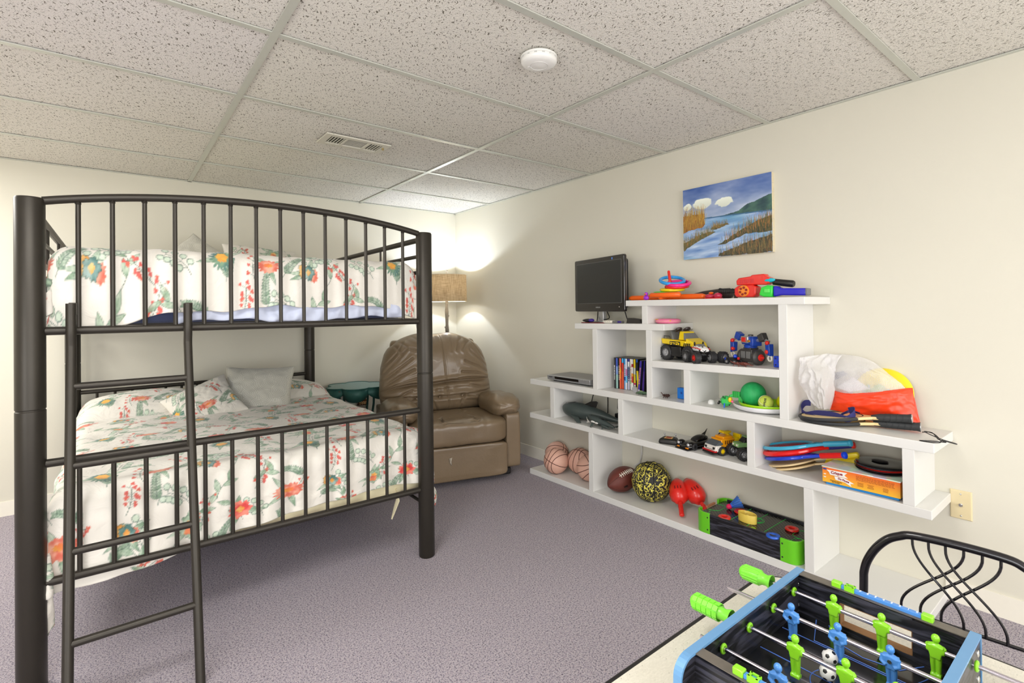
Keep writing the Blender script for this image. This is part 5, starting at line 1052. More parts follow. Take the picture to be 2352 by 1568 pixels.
# board game box
BX0, BX1 = Vector((-.270, -3.335)), Vector((-.268, -3.615)); zbx = SZ('S2', -3.45)
tag(MB().box((0, 0, 0), (.200, .255, .009)).build('folder', mat('blue_card', (30, 132, 206), .5), smooth=0, bevel=.001, loc=(-.158, -3.480, zbx+.0052)), 'flat blue board tucked under the orange game box', 'folder')
gb = thing('board_game_box', 'orange children\'s game box lettered Crique Du Pirate', 'game box', (-.16, -3.477, zbx+.0105)); bw, bl, bh = .206, .272, .062
mo_ = bpy.data.materials.new('box_side_print'); mo_.use_nodes = True; t = NT(mo_); oc = t.coord(); sx_ = t.N('ShaderNodeSeparateXYZ'); t.C(oc, sx_.inputs[0])
t.C(t.mix(t.math('DIVIDE', sx_.outputs[2], bh), L((248, 190, 50)), L((240, 104, 40))), t.b.inputs['Base Color']); t.b.inputs['Roughness'].default_value = .35
mt_ = bpy.data.materials.new('box_lid_print'); mt_.use_nodes = True; t = NT(mt_); n = t.N('ShaderNodeTexVoronoi'); n.inputs['Scale'].default_value = 26; t.C(t.coord(), n.inputs[0]); h_ = t.N('ShaderNodeHueSaturation'); h_.inputs[1].default_value = .7; t.C(n.outputs['Color'], h_.inputs['Color']); t.C(t.mix(.40, (.80, .82, .72), h_.outputs[0]), t.b.inputs['Base Color']); t.b.inputs['Roughness'].default_value = .3
MB().box((0, 0, bh/2), (bw, bl, bh)).build('box_base', mo_, gb, smooth=0, bevel=.001); MB().box((0, 0, bh+.001), (bw+.003, bl+.003, .004)).build('lid', mt_, gb, smooth=0)
Ms = lambda u, z: frame((-bw/2-.0012, bl/2-u, z), (0, -1, 0), (0, 0, 1))   # u measured from the left end of the side
ban = MB(); bm2 = Ms(0, 0); ban.prism([(.016, .052), (.094, .055), (.083, .043), (.096, .033), (.030, .034), (.026, .044)], .0006, bm2); ban.prism([(.046, .031), (.082, .032), (.118, .017), (.104, .014), (.108, .003), (.084, .015), (.050, .018)], .0008, bm2); ban.build('banner', mat('banner_white', (240, 240, 236), .5), gb, smooth=0)
m_mar = mat('print_maroon', (150, 40, 60), .5); text('Crique', 'lettering', .0155, m_mar, gb, bm2 @ TR(.055, .0445, .001) @ rot('Z', .03), bold=.0005); text('Du Pirate', 'lettering', .0105, m_mar, gb, bm2 @ TR(.080, .0225, .001) @ rot('Z', -.16), bold=.0004)
text('Un jeu de recherche\npour le tresor', 'lettering', .0052, mat('print_dark', (70, 30, 20), .6), gb, bm2 @ TR(.052, .0085, .001) @ rot('Z', -.05))
tx_ = MB()
for r_i in range(5):
    x_ = .125
    while x_ < .250: w_ = .004+.008*rng.rand(); tx_.box((x_+w_/2, .0525-.0042*r_i, .0005), (w_, .0011, .0006), M=bm2); x_ += w_+.0022
for cx_ in (.14, .175, .225):
    for r_i in range(4): tx_.box((cx_, .026-.0042*r_i, .0005), (.012+.012*rng.rand(), .0010, .0006), M=bm2)
tx_.build('fine_print', mat('print_brown', (150, 70, 30), .6), gb, smooth=0)
lg = MB(); lg.lathe([(.0001, 0), (.008, 0), (.008, .0006), (.0001, .0008)], 20, bm2 @ TR(.010, .054, 0) @ Matrix.Diagonal((1, .4, 1, 1))); lg.build('publisher_oval', mat('print_blue', (30, 70, 150), .5), gb)
gq = MB(); [gq.lathe([(.0001, 0), (.0026, 0), (.0026, .0006), (.0001, .0007)], 12, bm2 @ TR(.008+.004*k, .033-.012*j, 0)) for k in range(2) for j in range(2)]; gq.build('age_marks', m_lace, gb)
# black discs stacked on the box
zt_ = zbx+.0105+bh+.004
for k, (col, lab) in enumerate(((m_shine, 'bottom of the stacked black discs on the game box'), (mat('disc_smoke', (46, 46, 50), .2), 'smoky disc second from the bottom on the game box'), (m_red, 'thin red disc between the black ones on the game box'), (mat('disc_grey', (70, 70, 74), .15, coat=.5), 'glossy dark disc second from the top on the game box'), (m_shine, 'topmost black disc with a dark handle on the game box'))):
    t_ = thing('game_disc', lab, 'disc', (-.150+.003*(k % 3), -3.522+.004*(k % 2), zt_+.0008+.0058*k)); MB().lathe([(.0001, .001), (.06, 0), (.088, .0005), (.092, .004), (.088, .0052), (.05, .0036), (.0001, .0040)], 40).build('disc', col, t_)
    if k == 4: MB().ell((.01, .01, .007), (.022, .030, .0045), 18, 8).build('handle', m_blk, t_)
# ---- third board
# disc player
dv = thing('disc_player', 'slim silver disc player on the left end of the third shelf', 'disc player', (-.140, -1.795, SZ('S3', -1.79)), .0)
# front runs along y; front face looks to -x
m_dsil = mat('player_silver', (176, 178, 182), .3, .6); MB().box((.01, 0, .024), (.205, .400, .036)).build('case', mat('player_top', (150, 150, 152), .45, .3), dv, bevel=.003)
MB().hexa([(-.108, -.202, .010), (-.094, -.202, .010), (-.094, .202, .010), (-.108, .202, .010)], [(-.112, -.202, .040), (-.094, -.202, .044), (-.094, .202, .044), (-.112, .202, .040)]).build('front_panel', m_dsil, dv, bevel=.003)
MB().hexa([(-.1105, -.10, .020), (-.105, -.10, .020), (-.105, .125, .020), (-.1105, .125, .020)], [(-.1125, -.10, .036), (-.105, -.10, .036), (-.105, .125, .036), (-.1125, .125, .036)]).build('display_window', m_shine, dv, smooth=0)
MB().box((-.1118, .165, .030), (.001, .032, .005)).build('badge', mat('print_grey', (60, 60, 64), .5), dv, smooth=0); 
bt = MB(); [bt.box((-.110, -.125-.02*k, .037), (.006, .012, .005)) for k in range(3)]; bt.build('buttons', m_silver, dv, bevel=.001)
ft_ = MB(); [ft_.cyl((x, y, 0), (x, y, .008), .012, 12) for x in (-.07, .08) for y in (-.16, .16)]; ft_.build('feet', m_blk, dv)
# film cases
def case(y, w, x, lean, cols, label, hgt=.190, dep=.135, tl=None):
    z = SZ('S3', y); t_ = thing('disc_case', label, 'disc case', group=None, M=TR(x+dep/2, y, z) @ rot('X', lean)); 
    MB().box((.001, 0, hgt/2), (dep, w, hgt)).build('case', m_blk, t_, smooth=0)
    m = MB(); ms_ = []; zc = .002; tot = sum(c[1] for c in cols)
    for c, fr_ in cols:
        h_ = (hgt-.004)*fr_/tot; m.cur = len(ms_); m.box((-dep/2-.0002, 0, zc+h_/2), (.0012, w*.9, h_)); ms_.append(mat('spine_%d_%d_%d' % c, c, .35)); zc += h_
    m.build('spine', ms_, t_, smooth=0)
    if tl and tl[0] != 'MADAGASCAR':
        mk = MB(); zc = hgt*.30; r_s = np.random.RandomState(len(tl[0]))
        while zc < hgt*.78: hh = r_s.uniform(.004, .009); mk.box((-dep/2-.0012, 0, zc), (.0006, w*.42, hh)); zc += hh+.0035
        mk.build('title_marks', mat('spine_text_%d' % tl[1][0], tl[1], .5), t_, smooth=0)
    elif tl: text(tl[0], 'lettering', w*.75, mat('spine_text_%d' % tl[1][0], tl[1], .5), t_, frame((-dep/2-.0012, 0, hgt*.52), (0, 0, -1), (0, -1, 0)))
ys_ = -2.122
cz = [((40, 40, 44), [((50, 50, 54), 1)], ('I LINE OF FIRE I', (226, 226, 226)), 'leftmost film case with a black spine and white lettering'),
      (0, [((170, 214, 204), 5), ((150, 180, 240), 3), ((70, 100, 200), 3)], None, 'pale blue and mint film case, second from the left'),
      (0, [((44, 40, 40), 1)], ('Ocean s Eleven', (216, 210, 200)), 'black film case with pale script, third from the left'),
      (0, [((240, 96, 60), 6), ((240, 150, 40), 1), ((240, 96, 60), 4)], ('MADAGASCAR', (246, 220, 40)), 'orange film case with yellow lettering'),
      (0, [((240, 96, 60), 6), ((214, 60, 50), 3), ((70, 180, 236), 1.5)], None, 'orange film case with a light blue top'),
      (0, [((150, 190, 240), 3), ((60, 90, 170), 1), ((230, 236, 246), 4), ((60, 160, 230), 2)], ('HAPPY FEET', (30, 60, 150)), 'white and sky blue film case with dark blue lettering'),
      (0, [((230, 230, 236), 2), ((110, 200, 240), 2), ((190, 130, 180), 2), ((220, 226, 240), 3)], None, 'film case with a mauve middle band'),
      (0, [((214, 214, 236), 4), ((120, 134, 176), 4), ((240, 240, 244), 2), ((60, 60, 150), 1)], ('SPY KIDS', (40, 40, 70)), 'lilac grey film case with a navy top'),
      (0, [((236, 236, 232), 2), ((180, 226, 160), 1), ((240, 238, 232), 7)], ('THE PARENT', (180, 130, 90)), 'white film case with a small green patch'),
      (0, [((236, 236, 234), 2.4), ((206, 60, 50), 2), ((236, 160, 50), 1), ((238, 236, 232), 2), ((170, 40, 50), 1), ((232, 232, 230), 1.5)], None, 'white film case with red and orange blocks'),
      (0, [((236, 232, 226), 2), ((220, 40, 110), .6), ((232, 210, 60), 3), ((216, 220, 210), 2.2), ((236, 206, 30), 3)], None, 'yellow and white film case with a pink line'),
      (0, [((240, 226, 180), 1), ((40, 34, 30), 2), ((90, 160, 200), 2), ((40, 34, 30), 1.6), ((30, 90, 180), 2.4)], None, 'film case with a blue top and black middle')]
for i, (a_, cols_, tl_, lab) in enumerate(cz):
    w_ = .0142; case(ys_-w_/2, w_*.96, -.168+.003*(i % 3)+.0025*i*.5, 0, cols_, lab, tl=tl_); ys_ -= w_
case(ys_-.010, .0142, -.160, -.045, [((236, 212, 20), 5), ((30, 30, 30), 2)], 'plain yellow film case leaning beside the upright row', hgt=.172)
case(ys_-.040, .0150, -.196, .105, [((200, 196, 214), 1), ((84, 60, 170), 7), ((60, 44, 160), 2)], 'purple film case leaning forward of the row', tl=('SCOOBY', (230, 150, 90)))
case(ys_-.056, .0150, -.176, .060, [((84, 60, 150), 6), ((50, 40, 130), 3)], 'second purple film case behind the leaning one')
case(ys_-.073, .0150, -.150, .02, [((90, 50, 44), 5), ((40, 92, 110), 3)], 'dark teal film case against the right upright')
tag(MB().lathe([(.0001, 0), (.018, .0), (.0185, .004), (.009, .0048), (.0001, .0045)], 30, TR(-.207, -2.312, SZ('S3', -2.3)+.018) @ rot('Y', pi/2*.95)).build('loose_disc', mat('disc_silver', (208, 208, 214), .2, .5)), 'loose silver disc leaning against the film cases', 'disc')
lz = thing('toy_lizard', 'small green toy lizard in front of the film cases', 'toy lizard', (-.225, -2.375, SZ('S3', -2.37)), .2); m_lz = mat('lizard_green', (84, 112, 84), .5)
body_mesh([(-.03, 0, .006, .001, .001), (-.018, 0, .008, .006, .006), (0, 0, .009, .010, .008), (.015, .0, .008, .007, .006), (.024, 0, .007, .003, .003)], 12).build('body', m_lz, lz, M if False else None) if False else None
mm = MB(); body = [(0, y, 0) for y in ()]; mm.tube([(0, .035, .004), (0, .02, .009), (0, 0, .011), (0, -.018, .010), (0, -.03, .011), (0, -.038, .008)], [.002, .006, .010, .009, .006, .003], 12)
[mm.tube([(s*.006, y, .008), (s*.016, y+.004, .008), (s*.018, y-.002, .001)], .0022, 6) for s in (-1, 1) for y in (.008, -.016)]; mm.build('body', m_lz, lz, smooth=80)
MB().ell((-.001, 0, .018), (.005, .014, .004), 12, 8).build('pale_back_spots', mat('pale_green', (170, 190, 140), .5), lz)
bg = thing('toy_bug', 'small brown plastic toy insect in the lower left cubby', 'toy insect', (-.205, -2.535, SZ('S3', -2.53)), .5); m_bug = mat('bug_brown', (74, 46, 38), .4)
mm = MB(); mm.ell((0, 0, .012), (.008, .016, .008)); mm.ell((0, .018, .013), (.006, .007, .006)); [mm.tube([(s*.005, y, .012), (s*.016, y+.004, .018), (s*.026, y+.008, .001)], .0018, 6) for s in (-1, 1) for y in (-.01, 0, .01)]; mm.tube([(0, .02, .014), (.004, .034, .028)], .0022, 6).build('body', m_bug, bg, smooth=80)
bb = thing('blue_card_box', 'small bright blue square box against the divider in the lower cubby', 'box', (-.172, -2.632, SZ('S3', -2.6)), .0); MB().box((.0, 0, .031), (.03, .088, .058)).build('box', mat('bright_blue_card', (22, 118, 214), .45), bb, smooth=0, bevel=.001); MB().box((-.0155, .018, .034), (.001, .010, .012)).build('print', mat('print_deep_blue', (14, 70, 160), .5), bb, smooth=0)
dm = tag(MB().lathe([(.0001, .0215), (.008, .0208), (.0135, .0175), (.0168, .010), (.0175, .003), (.017, .0), (.0001, 0)], 32, TR(-.183, -2.788, SZ('S3', -2.79))).build('white_dome', mat('milk_plastic', (240, 240, 238), .25), smooth=60), 'small white plastic dome on the third shelf', 'dome')
# green toy creature
m_tg = mat('toy_green', (62, 196, 92), .35, coat=.2); gp = thing('toy_blaster', 'green angular toy with a yellow and pink face beside the white dish', 'toy', (-.205, -2.882, SZ('S3', -2.87)), .1)
gm = MB(); gm.ell((0, 0, .030), (.028, .030, .027), 7, 5); gm.build('head', m_tg, gp, smooth=0)
MB().ell((-.010, -.024, .040), (.016, .010, .014), 6, 4).build('cheek', mat('toy_yellow', (240, 206, 20), .35), gp, smooth=0); MB().ell((-.014, -.036, .033), .0065, 12, 8).build('nose', mat('toy_pink', (240, 110, 150), .35), gp)
ey = MB(); ey.box((-.022, .006, .052), (.004, .003, .010)).box((-.024, -.004, .049), (.004, .003, .010)).box((-.024, -.026, .016), (.003, .004, .006)); ey.build('eyes', m_blk, gp, smooth=0); MB().lathe([(.0001, 0), (.009, 0), (.010, .006), (.0001, .008)], 12, TR(-.018, .026, .020) @ rot('X', -1.2)).build('snout', m_blk, gp)
MB().tube([(-.026, -.002, .022), (-.034, -.004, .002)], .0035, 8).build('blue_peg', mat('toy_blue', (30, 100, 210), .35), gp)
nk = MB(); nk.tube([(.010, -.012, .052), (.025, -.030, .062), (.035, -.05, .052)], [.007, .006, .007], 8)
for k in range(6): nk.box((.022, -.026-.0045*k, .064), (.016, .0025, .030), M=None)
nk.box((.028, -.048, .066), (.012, .020, .022)).box((.035, -.06, .04), (.02, .02, .03)); nk.build('neck', m_tg, gp, smooth=0)
# dish with balls
zs3 = SZ('S3', -3.03); DC = Vector((-.140, -3.038, zs3)); ds_ = thing('flying_disc', 'white flying disc turned up as a dish on the third shelf', 'flying disc', DC)
MB().lathe([(.0001, .002), (.10, .002), (.122, .006), (.135, .016), (.138, .026), (.134, .029), (.131, .026), (.128, .017), (.117, .010), (.10, .006), (.0001, .006)], 64).build('disc', mat('disc_white', (240, 240, 242), .28, coat=.2), ds_, smooth=60)
MB().lathe([(.0001, .0065), (.085, .0065), (.086, .0075), (.0001, .0075)], 48).build('red_print', m_red, ds_)
d2 = thing('flying_disc', 'lime green flying disc nested in the white one', 'flying disc', DC+Vector((.004, -.010, .009))); MB().lathe([(.0001, .001), (.095, .001), (.114, .008), (.121, .022), (.1195, .028), (.116, .027), (.112, .014), (.095, .006), (.0001, .005)], 64).build('disc', mat('disc_lime', (170, 224, 24), .3, coat=.2), d2, smooth=60)
gb_ = AX(1730, 911, -.150); rg_b = .0585; gbc = (-.150, gb_.y, zs3+.0135+rg_b)
bl_ = thing('rubber_ball', 'large green rubber ball in the flying disc', 'ball', gbc); mgb = bpy.data.materials.new('green_rubber'); mgb.use_nodes = True; t = NT(mgb); n = t.N('ShaderNodeTexNoise'); n.inputs['Scale'].default_value = 12; n.inputs['Detail'].default_value = 6; mp = t.N('ShaderNodeMapping'); mp.inputs['Scale'].default_value = (6, 6, 1); t.C(t.coord(), mp.inputs[0]); t.C(mp.outputs[0], n.inputs[0]); t.C(t.mix(n.outputs[0], L((20, 150, 78)), L((52, 196, 112))), t.b.inputs['Base Color']); t.b.inputs['Roughness'].default_value = .55; MB().ell((0, 0, 0), rg_b, 48, 32).build('shell', mgb, bl_)
tnc = AX(1759, 924, -.205); tn = thing('tennis_ball', 'yellow green tennis ball in front of the large green ball', 'ball', (-.205, tnc.y, zs3+.0150+.0335)); MB().ell((0, 0, 0), .0335, 36, 24).build('felt', mat('tennis_felt', (206, 224, 92), .95, noise=.12, nscale=200, bump=.6, bscale=500), tn)
sm = MB(); sm.tube([Vector((cos(a)*1.0, sin(a)*.9, .48*cos(2*a))).normalized()*.0336 for a in np.linspace(0, 2*pi, 60, endpoint=False)], .0011, 6, closed=True, M=rot('X', 1.2) @ rot('Z', .9)); sm.build('seam', m_lace, tn)
vdir = (CAM-Vector((-.205, tnc.y, zs3+.05))); nd_ = (vdir.normalized()+Vector((0, 0.15, .0))).normalized(); text('Wilson', 'lettering', .0145, m_prk, tn, lookM(nd_*.0338, nd_, (0, 0, 1), -1.65), ext=.0012, bold=.0003)
yc_ = AX(1790, 923, -.158); tag(MB().ell((0, 0, 0), .0345, 36, 24).build('plastic_ball', mat('acid_yellow', (212, 208, 14), .3, coat=.3), loc=(-.135, yc_.y-.012, zs3+.0150+.0345)), 'shiny acid yellow ball at the right edge of the flying disc', 'ball')
# paddles, straps and mesh bag on the right end
z3 = SZ('S3', -3.4); m_pd = mat('paddle_face_wood', (224, 198, 142), .4, noise=.06, nscale=10); m_grip = mat('rubber_grip', (46, 48, 50), .6, bump=.3)
def rpaddle(c, dirn, z0, tz, label, L_f=.235, hw=.096, lh=.17):
    t_, po, e = paddle('wooden_racket', c, dirn, label, 'racket', None, L_f, hw, lh, .01, None, tz, z0)
    MB().prism([(x*.95, y*.95) for x, y in po], .010, z0=.002).build('face', m_pd, t_, smooth=20); MB().tube([(x, y, .007) for x, y in po], .0072, 8, closed=True).build('edge_guard', m_grip, t_)
    MB().prism([(e*.55, -.07), (e+.035, -.014), (e+.06, -.013), (e+.06, .013), (e+.035, .014), (e*.55, .07)], .0115, z0=.0015).build('throat', m_pd, t_, smooth=0, bevel=.002)
    g_ = MB(); g_.tube([(e+.03, 0, .008), (e+.06, 0, .009), (e+.10, 0, .009), (e+lh, 0, .009), (e+lh+.012, 0, .009)], [.011, .0155, .0165, .0165, .019], 14)
    for k in range(5): g_.torus((0, 0, 0), .0166, .0011, 18, 5, M=TR(e+.075+.02*k, 0, .009) @ rot('Y', pi/2+.25))
    g_.build('grip', m_grip, t_); MB().cyl((e+lh+.011, 0, .009), (e+lh+.014, 0, .009), .0165, 18).build('butt_cap', m_silver, t_); return t_
rpaddle((-.178, -3.352), (.15, -1), z3+.004, z3+.018, 'lower black-edged wooden racket with the cord loop on the top right shelf')
rpaddle((-.188, -3.350), (.13, -1), z3+.020, z3+.056, 'upper black-edged wooden racket under the navy strap', lh=.15)
cdl = AZ(2118, 992, z3+.022); tag(MB().tube(bez([cdl+Vector(v_) for v_ in ((0, 0, 0), (-.003, -.03, .004), (-.03, -.055, -.012), (-.022, -.075, -.020), (-.03, -.04, -.021), (-.055, -.005, -.021), (-.052, -.05, -.021), (-.030, -.062, -.018), (.0, -.035, .0), (.0, -.006, .003), (-.005, -.055, -.014), (-.012, -.098, -.021), (-.02, -.10, -.021), (-.015, -.06, -.016))], 5), .0017, 6).build('wrist_cord', m_blk), 'black looped wrist cord trailing from the racket handle', 'cord')
m_strap = mat('navy_webbing', (44, 46, 108), .7, bump=.4, bscale=700)
def ribbon(name, pts, w, material, label, cat, up=(0, 0, 1), th=.0016):
    m = MB(); vs_ = []; fs = []; P_ = [Vector(p) for p in pts]; N_ = len(P_)
    for i in range(N_):
        tt_ = (P_[min(i+1, N_-1)]-P_[max(i-1, 0)]).normalized(); u_ = Vector(up); u_ = (u_-tt_*u_.dot(tt_)).normalized(); n_ = tt_.cross(u_)
        for a, b in ((-1, -1), (1, -1), (1, 1), (-1, 1)): vs_.append(P_[i]+u_*a*w/2+n_*b*th/2)
    for i in range(N_-1): fs += [(i*4+k, i*4+(k+1) % 4, i*4+4+(k+1) % 4, i*4+4+k) for k in range(4)]
    fs += [(0, 1, 2, 3), (4*N_-1, 4*N_-2, 4*N_-3, 4*N_-4)]; m.add(vs_, fs); return tag(m.build(name, material, smooth=50), label, cat)
sp_ = [AX(x, y, X) for x, y, X in ((1862, 925, -.12), (1848, 926, -.14), (1841, 940, -.17), (1852, 952, -.19), (1880, 949, -.21), (1915, 953, -.225), (1945, 962, -.23), (1960, 953, -.22), (1963, 942, -.20), (1950, 943, -.18))]
ribbon('strap', bez(sp_), .027, m_strap, 'navy blue webbing strap curled over the wooden rackets', 'strap', up=(-.2, 0, 1))
sp_ = [AX(x, y, X) for x, y, X in ((1848, 948, -.205), (1880, 957, -.215), (1916, 959, -.215), (1940, 948, -.19), (1955, 944, -.15), (1975, 949, -.14))]
ribbon('strap', bez(sp_), .012, m_strap, 'thin navy webbing tape lying under the strap loop', 'strap', up=(-.6, 0, .6))
# mesh beach bag: white net upper, orange red lower, toys inside
bag = thing('mesh_bag', 'white mesh and orange red toy bag slumped on the top right shelf', 'bag', (-.12, -3.38, z3))
bo = Vector((-.12, -3.38, z3)); mesh_m = bpy.data.materials.new('white_net'); mesh_m.use_nodes = True; t = NT(mesh_m); oc = t.coord((420, 420, 420), rotz=.6); v = t.N('ShaderNodeTexVoronoi'); v.inputs['Scale'].default_value = 1; v.inputs['Randomness'].default_value = .25; t.C(oc, v.inputs[0])
t.b.inputs['Base Color'].default_value = (*L((244, 242, 244)), 1); t.b.inputs['Roughness'].default_value = .7; t.C(t.math('MULTIPLY_ADD', t.math('GREATER_THAN', v.outputs['Distance'], .42), .24, .16), t.b.inputs['Alpha'])
m_or = mat('orange_red_nylon', (248, 66, 22), .42, noise=.05, nscale=20, coat=.1)
def sheet_from(rows, name, material, parent, nu=44, nv=26, wr=.004, seed=0, solid=.0008):
    """rows: list of rows (bottom to top) of (px,py,X) control points -> smooth cloth in front of the wall"""
    R3 = np.array([[list(AX(x, y, X)-bo) for x, y, X in row] for row in rows]); a, b = R3.shape[:2]
    def cr1(P, n):
        m_ = len(P); tt_ = np.linspace(0, m_-1, n); i = np.clip(tt_.astype(int), 0, m_-2); f_ = (tt_-i)[:, None, None]; g = lambda k: P[np.clip(i+k, 0, m_-1)]
        return .5*(2*g(0)+(g(1)-g(-1))*f_+(2*g(-1)-5*g(0)+4*g(1)-g(2))*f_**2+(3*g(0)-g(-1)-3*g(1)+g(2))*f_**3)
    P = cr1(R3, nv); P = cr1(P.transpose(1, 0, 2), nu).transpose(1, 0, 2); U_, V_ = np.meshgrid(np.linspace(0, 1, nu), np.linspace(0, 1, nv))
    P[..., 0] += wr*snoise(U_, V_, seed, 3, 14)*2; P[..., 2] += wr*.4*snoise(U_, V_, seed+3, 2, 16); return grid_mesh(name, P, None, material, parent, solid=solid)
sheet_from([[(1905, 940, -.10), (1955, 950, -.115), (2010, 955, -.115), (2060, 962, -.105), (2114, 974, -.075)],
            [(1914, 920, -.11), (1955, 930, -.135), (2010, 932, -.135), (2060, 932, -.115), (2104, 940, -.07)],
            [(1917, 905, -.10), (1955, 912, -.13), (2010, 910, -.13), (2060, 905, -.11), (2098, 905, -.065)],
            [(1917, 897, -.08), (1955, 903, -.11), (2010, 900, -.11), (2060, 894, -.095), (2096, 891, -.055)]], 'lower_bag', m_or, bag, 60, 30, .003, 3)
sheet_from([[(1905, 940, -.02), (2010, 950, -.02), (2114, 974, -.02)], [(1917, 897, -.02), (2010, 890, -.02), (2096, 891, -.02)]], 'bag_back', m_or, bag, 20, 10, .001, 5)
sheet_from([[(1917, 898, -.082), (1955, 904, -.112), (2005, 901, -.112), (2045, 897, -.100), (2082, 893, -.072)],
            [(1912, 868, -.10), (1950, 866, -.11), (2000, 864, -.11), (2040, 868, -.095), (2066, 878, -.075)],
            [(1900, 838, -.08), (1945, 836, -.10), (1990, 840, -.10), (2022, 850, -.085), (2046, 862, -.07)],
            [(1880, 818, -.03), (1930, 813, -.04), (1975, 819, -.05), (2005, 830, -.055), (2026, 846, -.06)]], 'net_upper', mesh_m, bag, 50, 30, .003, 7)
sheet_from([[(1872, 932, -.19), (1884, 938, -.20), (1898, 940, -.20), (1908, 940, -.16)],
            [(1842, 890, -.21), (1868, 897, -.23), (1892, 902, -.22), (1916, 905, -.15)],
            [(1835, 868, -.215), (1862, 860, -.235), (1890, 864, -.20), (1917, 872, -.14)],
            [(1836, 840, -.21), (1858, 835, -.19), (1888, 836, -.15), (1920, 848, -.11)],
            [(1838, 820, -.205), (1866, 816, -.15), (1900, 812, -.10), (1935, 815, -.07)]], 'net_gather', mesh_m, bag, 46, 46, .009, 9)
yd = AX(2022, 902, -.060); ydd = MB().lathe([(.0001, 0), (.085, 0), (.1, -.003), (.108, -.012), (.110, -.02), (.1065, -.02), (.103, -.012), (.097, -.006), (.0001, -.003)], 56, lookM((-.050, yd.y, yd.z), (-1, 0, .32), (0, 0, 1)))
MD = lookM((-.0555, yd.y, yd.z), (-1, 0, .32), (0, 0, 1)); gd = thing('flying_disc', 'yellow flying disc with a green wave standing inside the mesh bag', 'flying disc', M=MD); ydd.v = [tuple(MD.inverted() @ Vector(p_)) for p_ in ydd.v]; ydd.build('disc', mat('disc_yellow', (246, 222, 40), .3, coat=.2), gd, smooth=60)
bl = MB(); bl.prism([(-.062+0, .0), (-.06, .02), (-.052, .030), (-.046, .026), (-.050, .018), (-.042, .012), (-.030, .016), (-.022, .030), (-.008, .036), (.010, .030), (.018, .018), (.028, .012), (.032, .0), (.03, -.008), (-.05, -.008)], .0012); bl.build('wave', mat('wave_green', (160, 200, 70), .4), gd, smooth=0)
bf_ = MB(); [bf_.lathe([(.0001, .0012), (r_, .001), (r_, 0)], 16, TR(x_, y_, 0)) for x_, y_, r_ in ((-.058, .006, .012), (-.048, .022, .008), (.036, -.002, .011), (.046, .002, .007), (.027, .014, .005))]; bf_.build('foam', mat('foam_blue', (150, 200, 226), .4), gd)
lf = thing('leaflet', 'striped grey and white leaflet inside the mesh bag', 'leaflet', M=TR(0, 0, 0)); c4 = [AX(x, y, X) for x, y, X in ((1917, 856, -.075), (1938, 852, -.070), (2000, 893, -.085), (1950, 900, -.090), (1917, 888, -.085))]
MB().add(c4, [(0, 1, 2, 3, 4)]).build('page', mat('leaflet_white', (232, 230, 234), .5), lf, solid=.0008, smooth=0)
q1, q2, q3, q4 = c4[0], c4[1], c4[1].lerp(c4[2], .36), c4[4].lerp(c4[3], .10)
of_ = Vector((-.0015, 0, .0006)); MB().add([p_+of_ for p_ in (q1, q2, q3, q4)], [(0, 1, 2, 3)]).build('grey_panel', mat('leaflet_grey', (112, 120, 138), .5), lf, solid=.0006, smooth=0)
stp = MB()
for k in range(6): a_, b_2 = q2.lerp(q3, .50+.09*k)+of_*1.6, q1.lerp(q4, .55+.08*k)+of_*1.6; stp.tube([a_, a_.lerp(b_2, .5), b_2], .0012, 5)
stp.build('stripes', m_lace, lf)
tag(MB().ell((0, 0, 0), (.016, .014, .018), 16, 10).build('toy_lump', m_blk, loc=AX(1862, 918, -.10)), 'dark lump behind the net at the bag neck', 'toy') if False else None
for (x_, y_) in ((1870, 675), (1874, 675)): pass

# ---- middle cubby
zm = lambda y: SZ('M', y)
yt = thing('toy_truck', 'large yellow and grey toy truck with big black tyres', 'toy truck', (-.150, -2.615, zm(-2.6)), radians(-152)); yt.rotation_euler.z = radians(-100)
# x = forward (nose). nose points along the shelf towards the viewer's right and slightly out
MB().box((-.01, 0, .060), (.215, .060, .050)).build('chassis', m_blk, yt, bevel=.004)
MB().hexa([(-.115, -.056, .088), (.060, -.056, .078), (.060, .056, .078), (-.115, .056, .088)], [(-.118, -.060, .118), (.060, -.060, .108), (.060, .060, .108), (-.118, .060, .118)]).build('bed', m_yel, yt, bevel=.004)
MB().hexa([(.055, -.052, .074), (.120, -.046, .066), (.120, .046, .066), (.055, .052, .074)], [(.055, -.054, .124), (.108, -.044, .100), (.108, .044, .100), (.055, .054, .124)]).build('bonnet', m_yel, yt, bevel=.005)
cg = MB(); cg.hexa([(-.005, -.044, .112), (.062, -.044, .112), (.062, .044, .112), (-.005, .044, .112)], [(.0, -.038, .160), (.030, -.038, .158), (.030, .038, .158), (.0, .038, .160)]); cg.build('cab', m_yel, yt, bevel=.004); 
MB().hexa([(.036, -.046, .116), (.066, -.046, .112), (.066, .046, .112), (.036, .046, .116)], [(.030, -.0395, .152), (.036, -.0395, .150), (.036, .0395, .150), (.030, .0395, .152)]).build('windscreen', m_gry, yt, smooth=0)
lt = MB(); [lt.lathe([(.0001, .0), (.019, .002), (.021, .010), (.012, .016), (.0001, .017)], 22, TR(-.01, s*.032, .162) @ rot('Y', -.5)) for s in (-1, 1)]; lt.cyl((-.005, -.04, .155), (-.005, .04, .155), .006, 10); lt.build('roof_lights', mat('dark_brown_plastic', (58, 44, 40), .35), yt)
MB().hexa([(-.050, -.045, .085), (-.030, -.045, .085), (-.030, .045, .085), (-.050, .045, .085)], [(-.066, -.040, .168), (-.062, -.040, .168), (-.062, .040, .168), (-.066, .040, .168)]).build('bed_shield', m_gry, yt, bevel=.002)
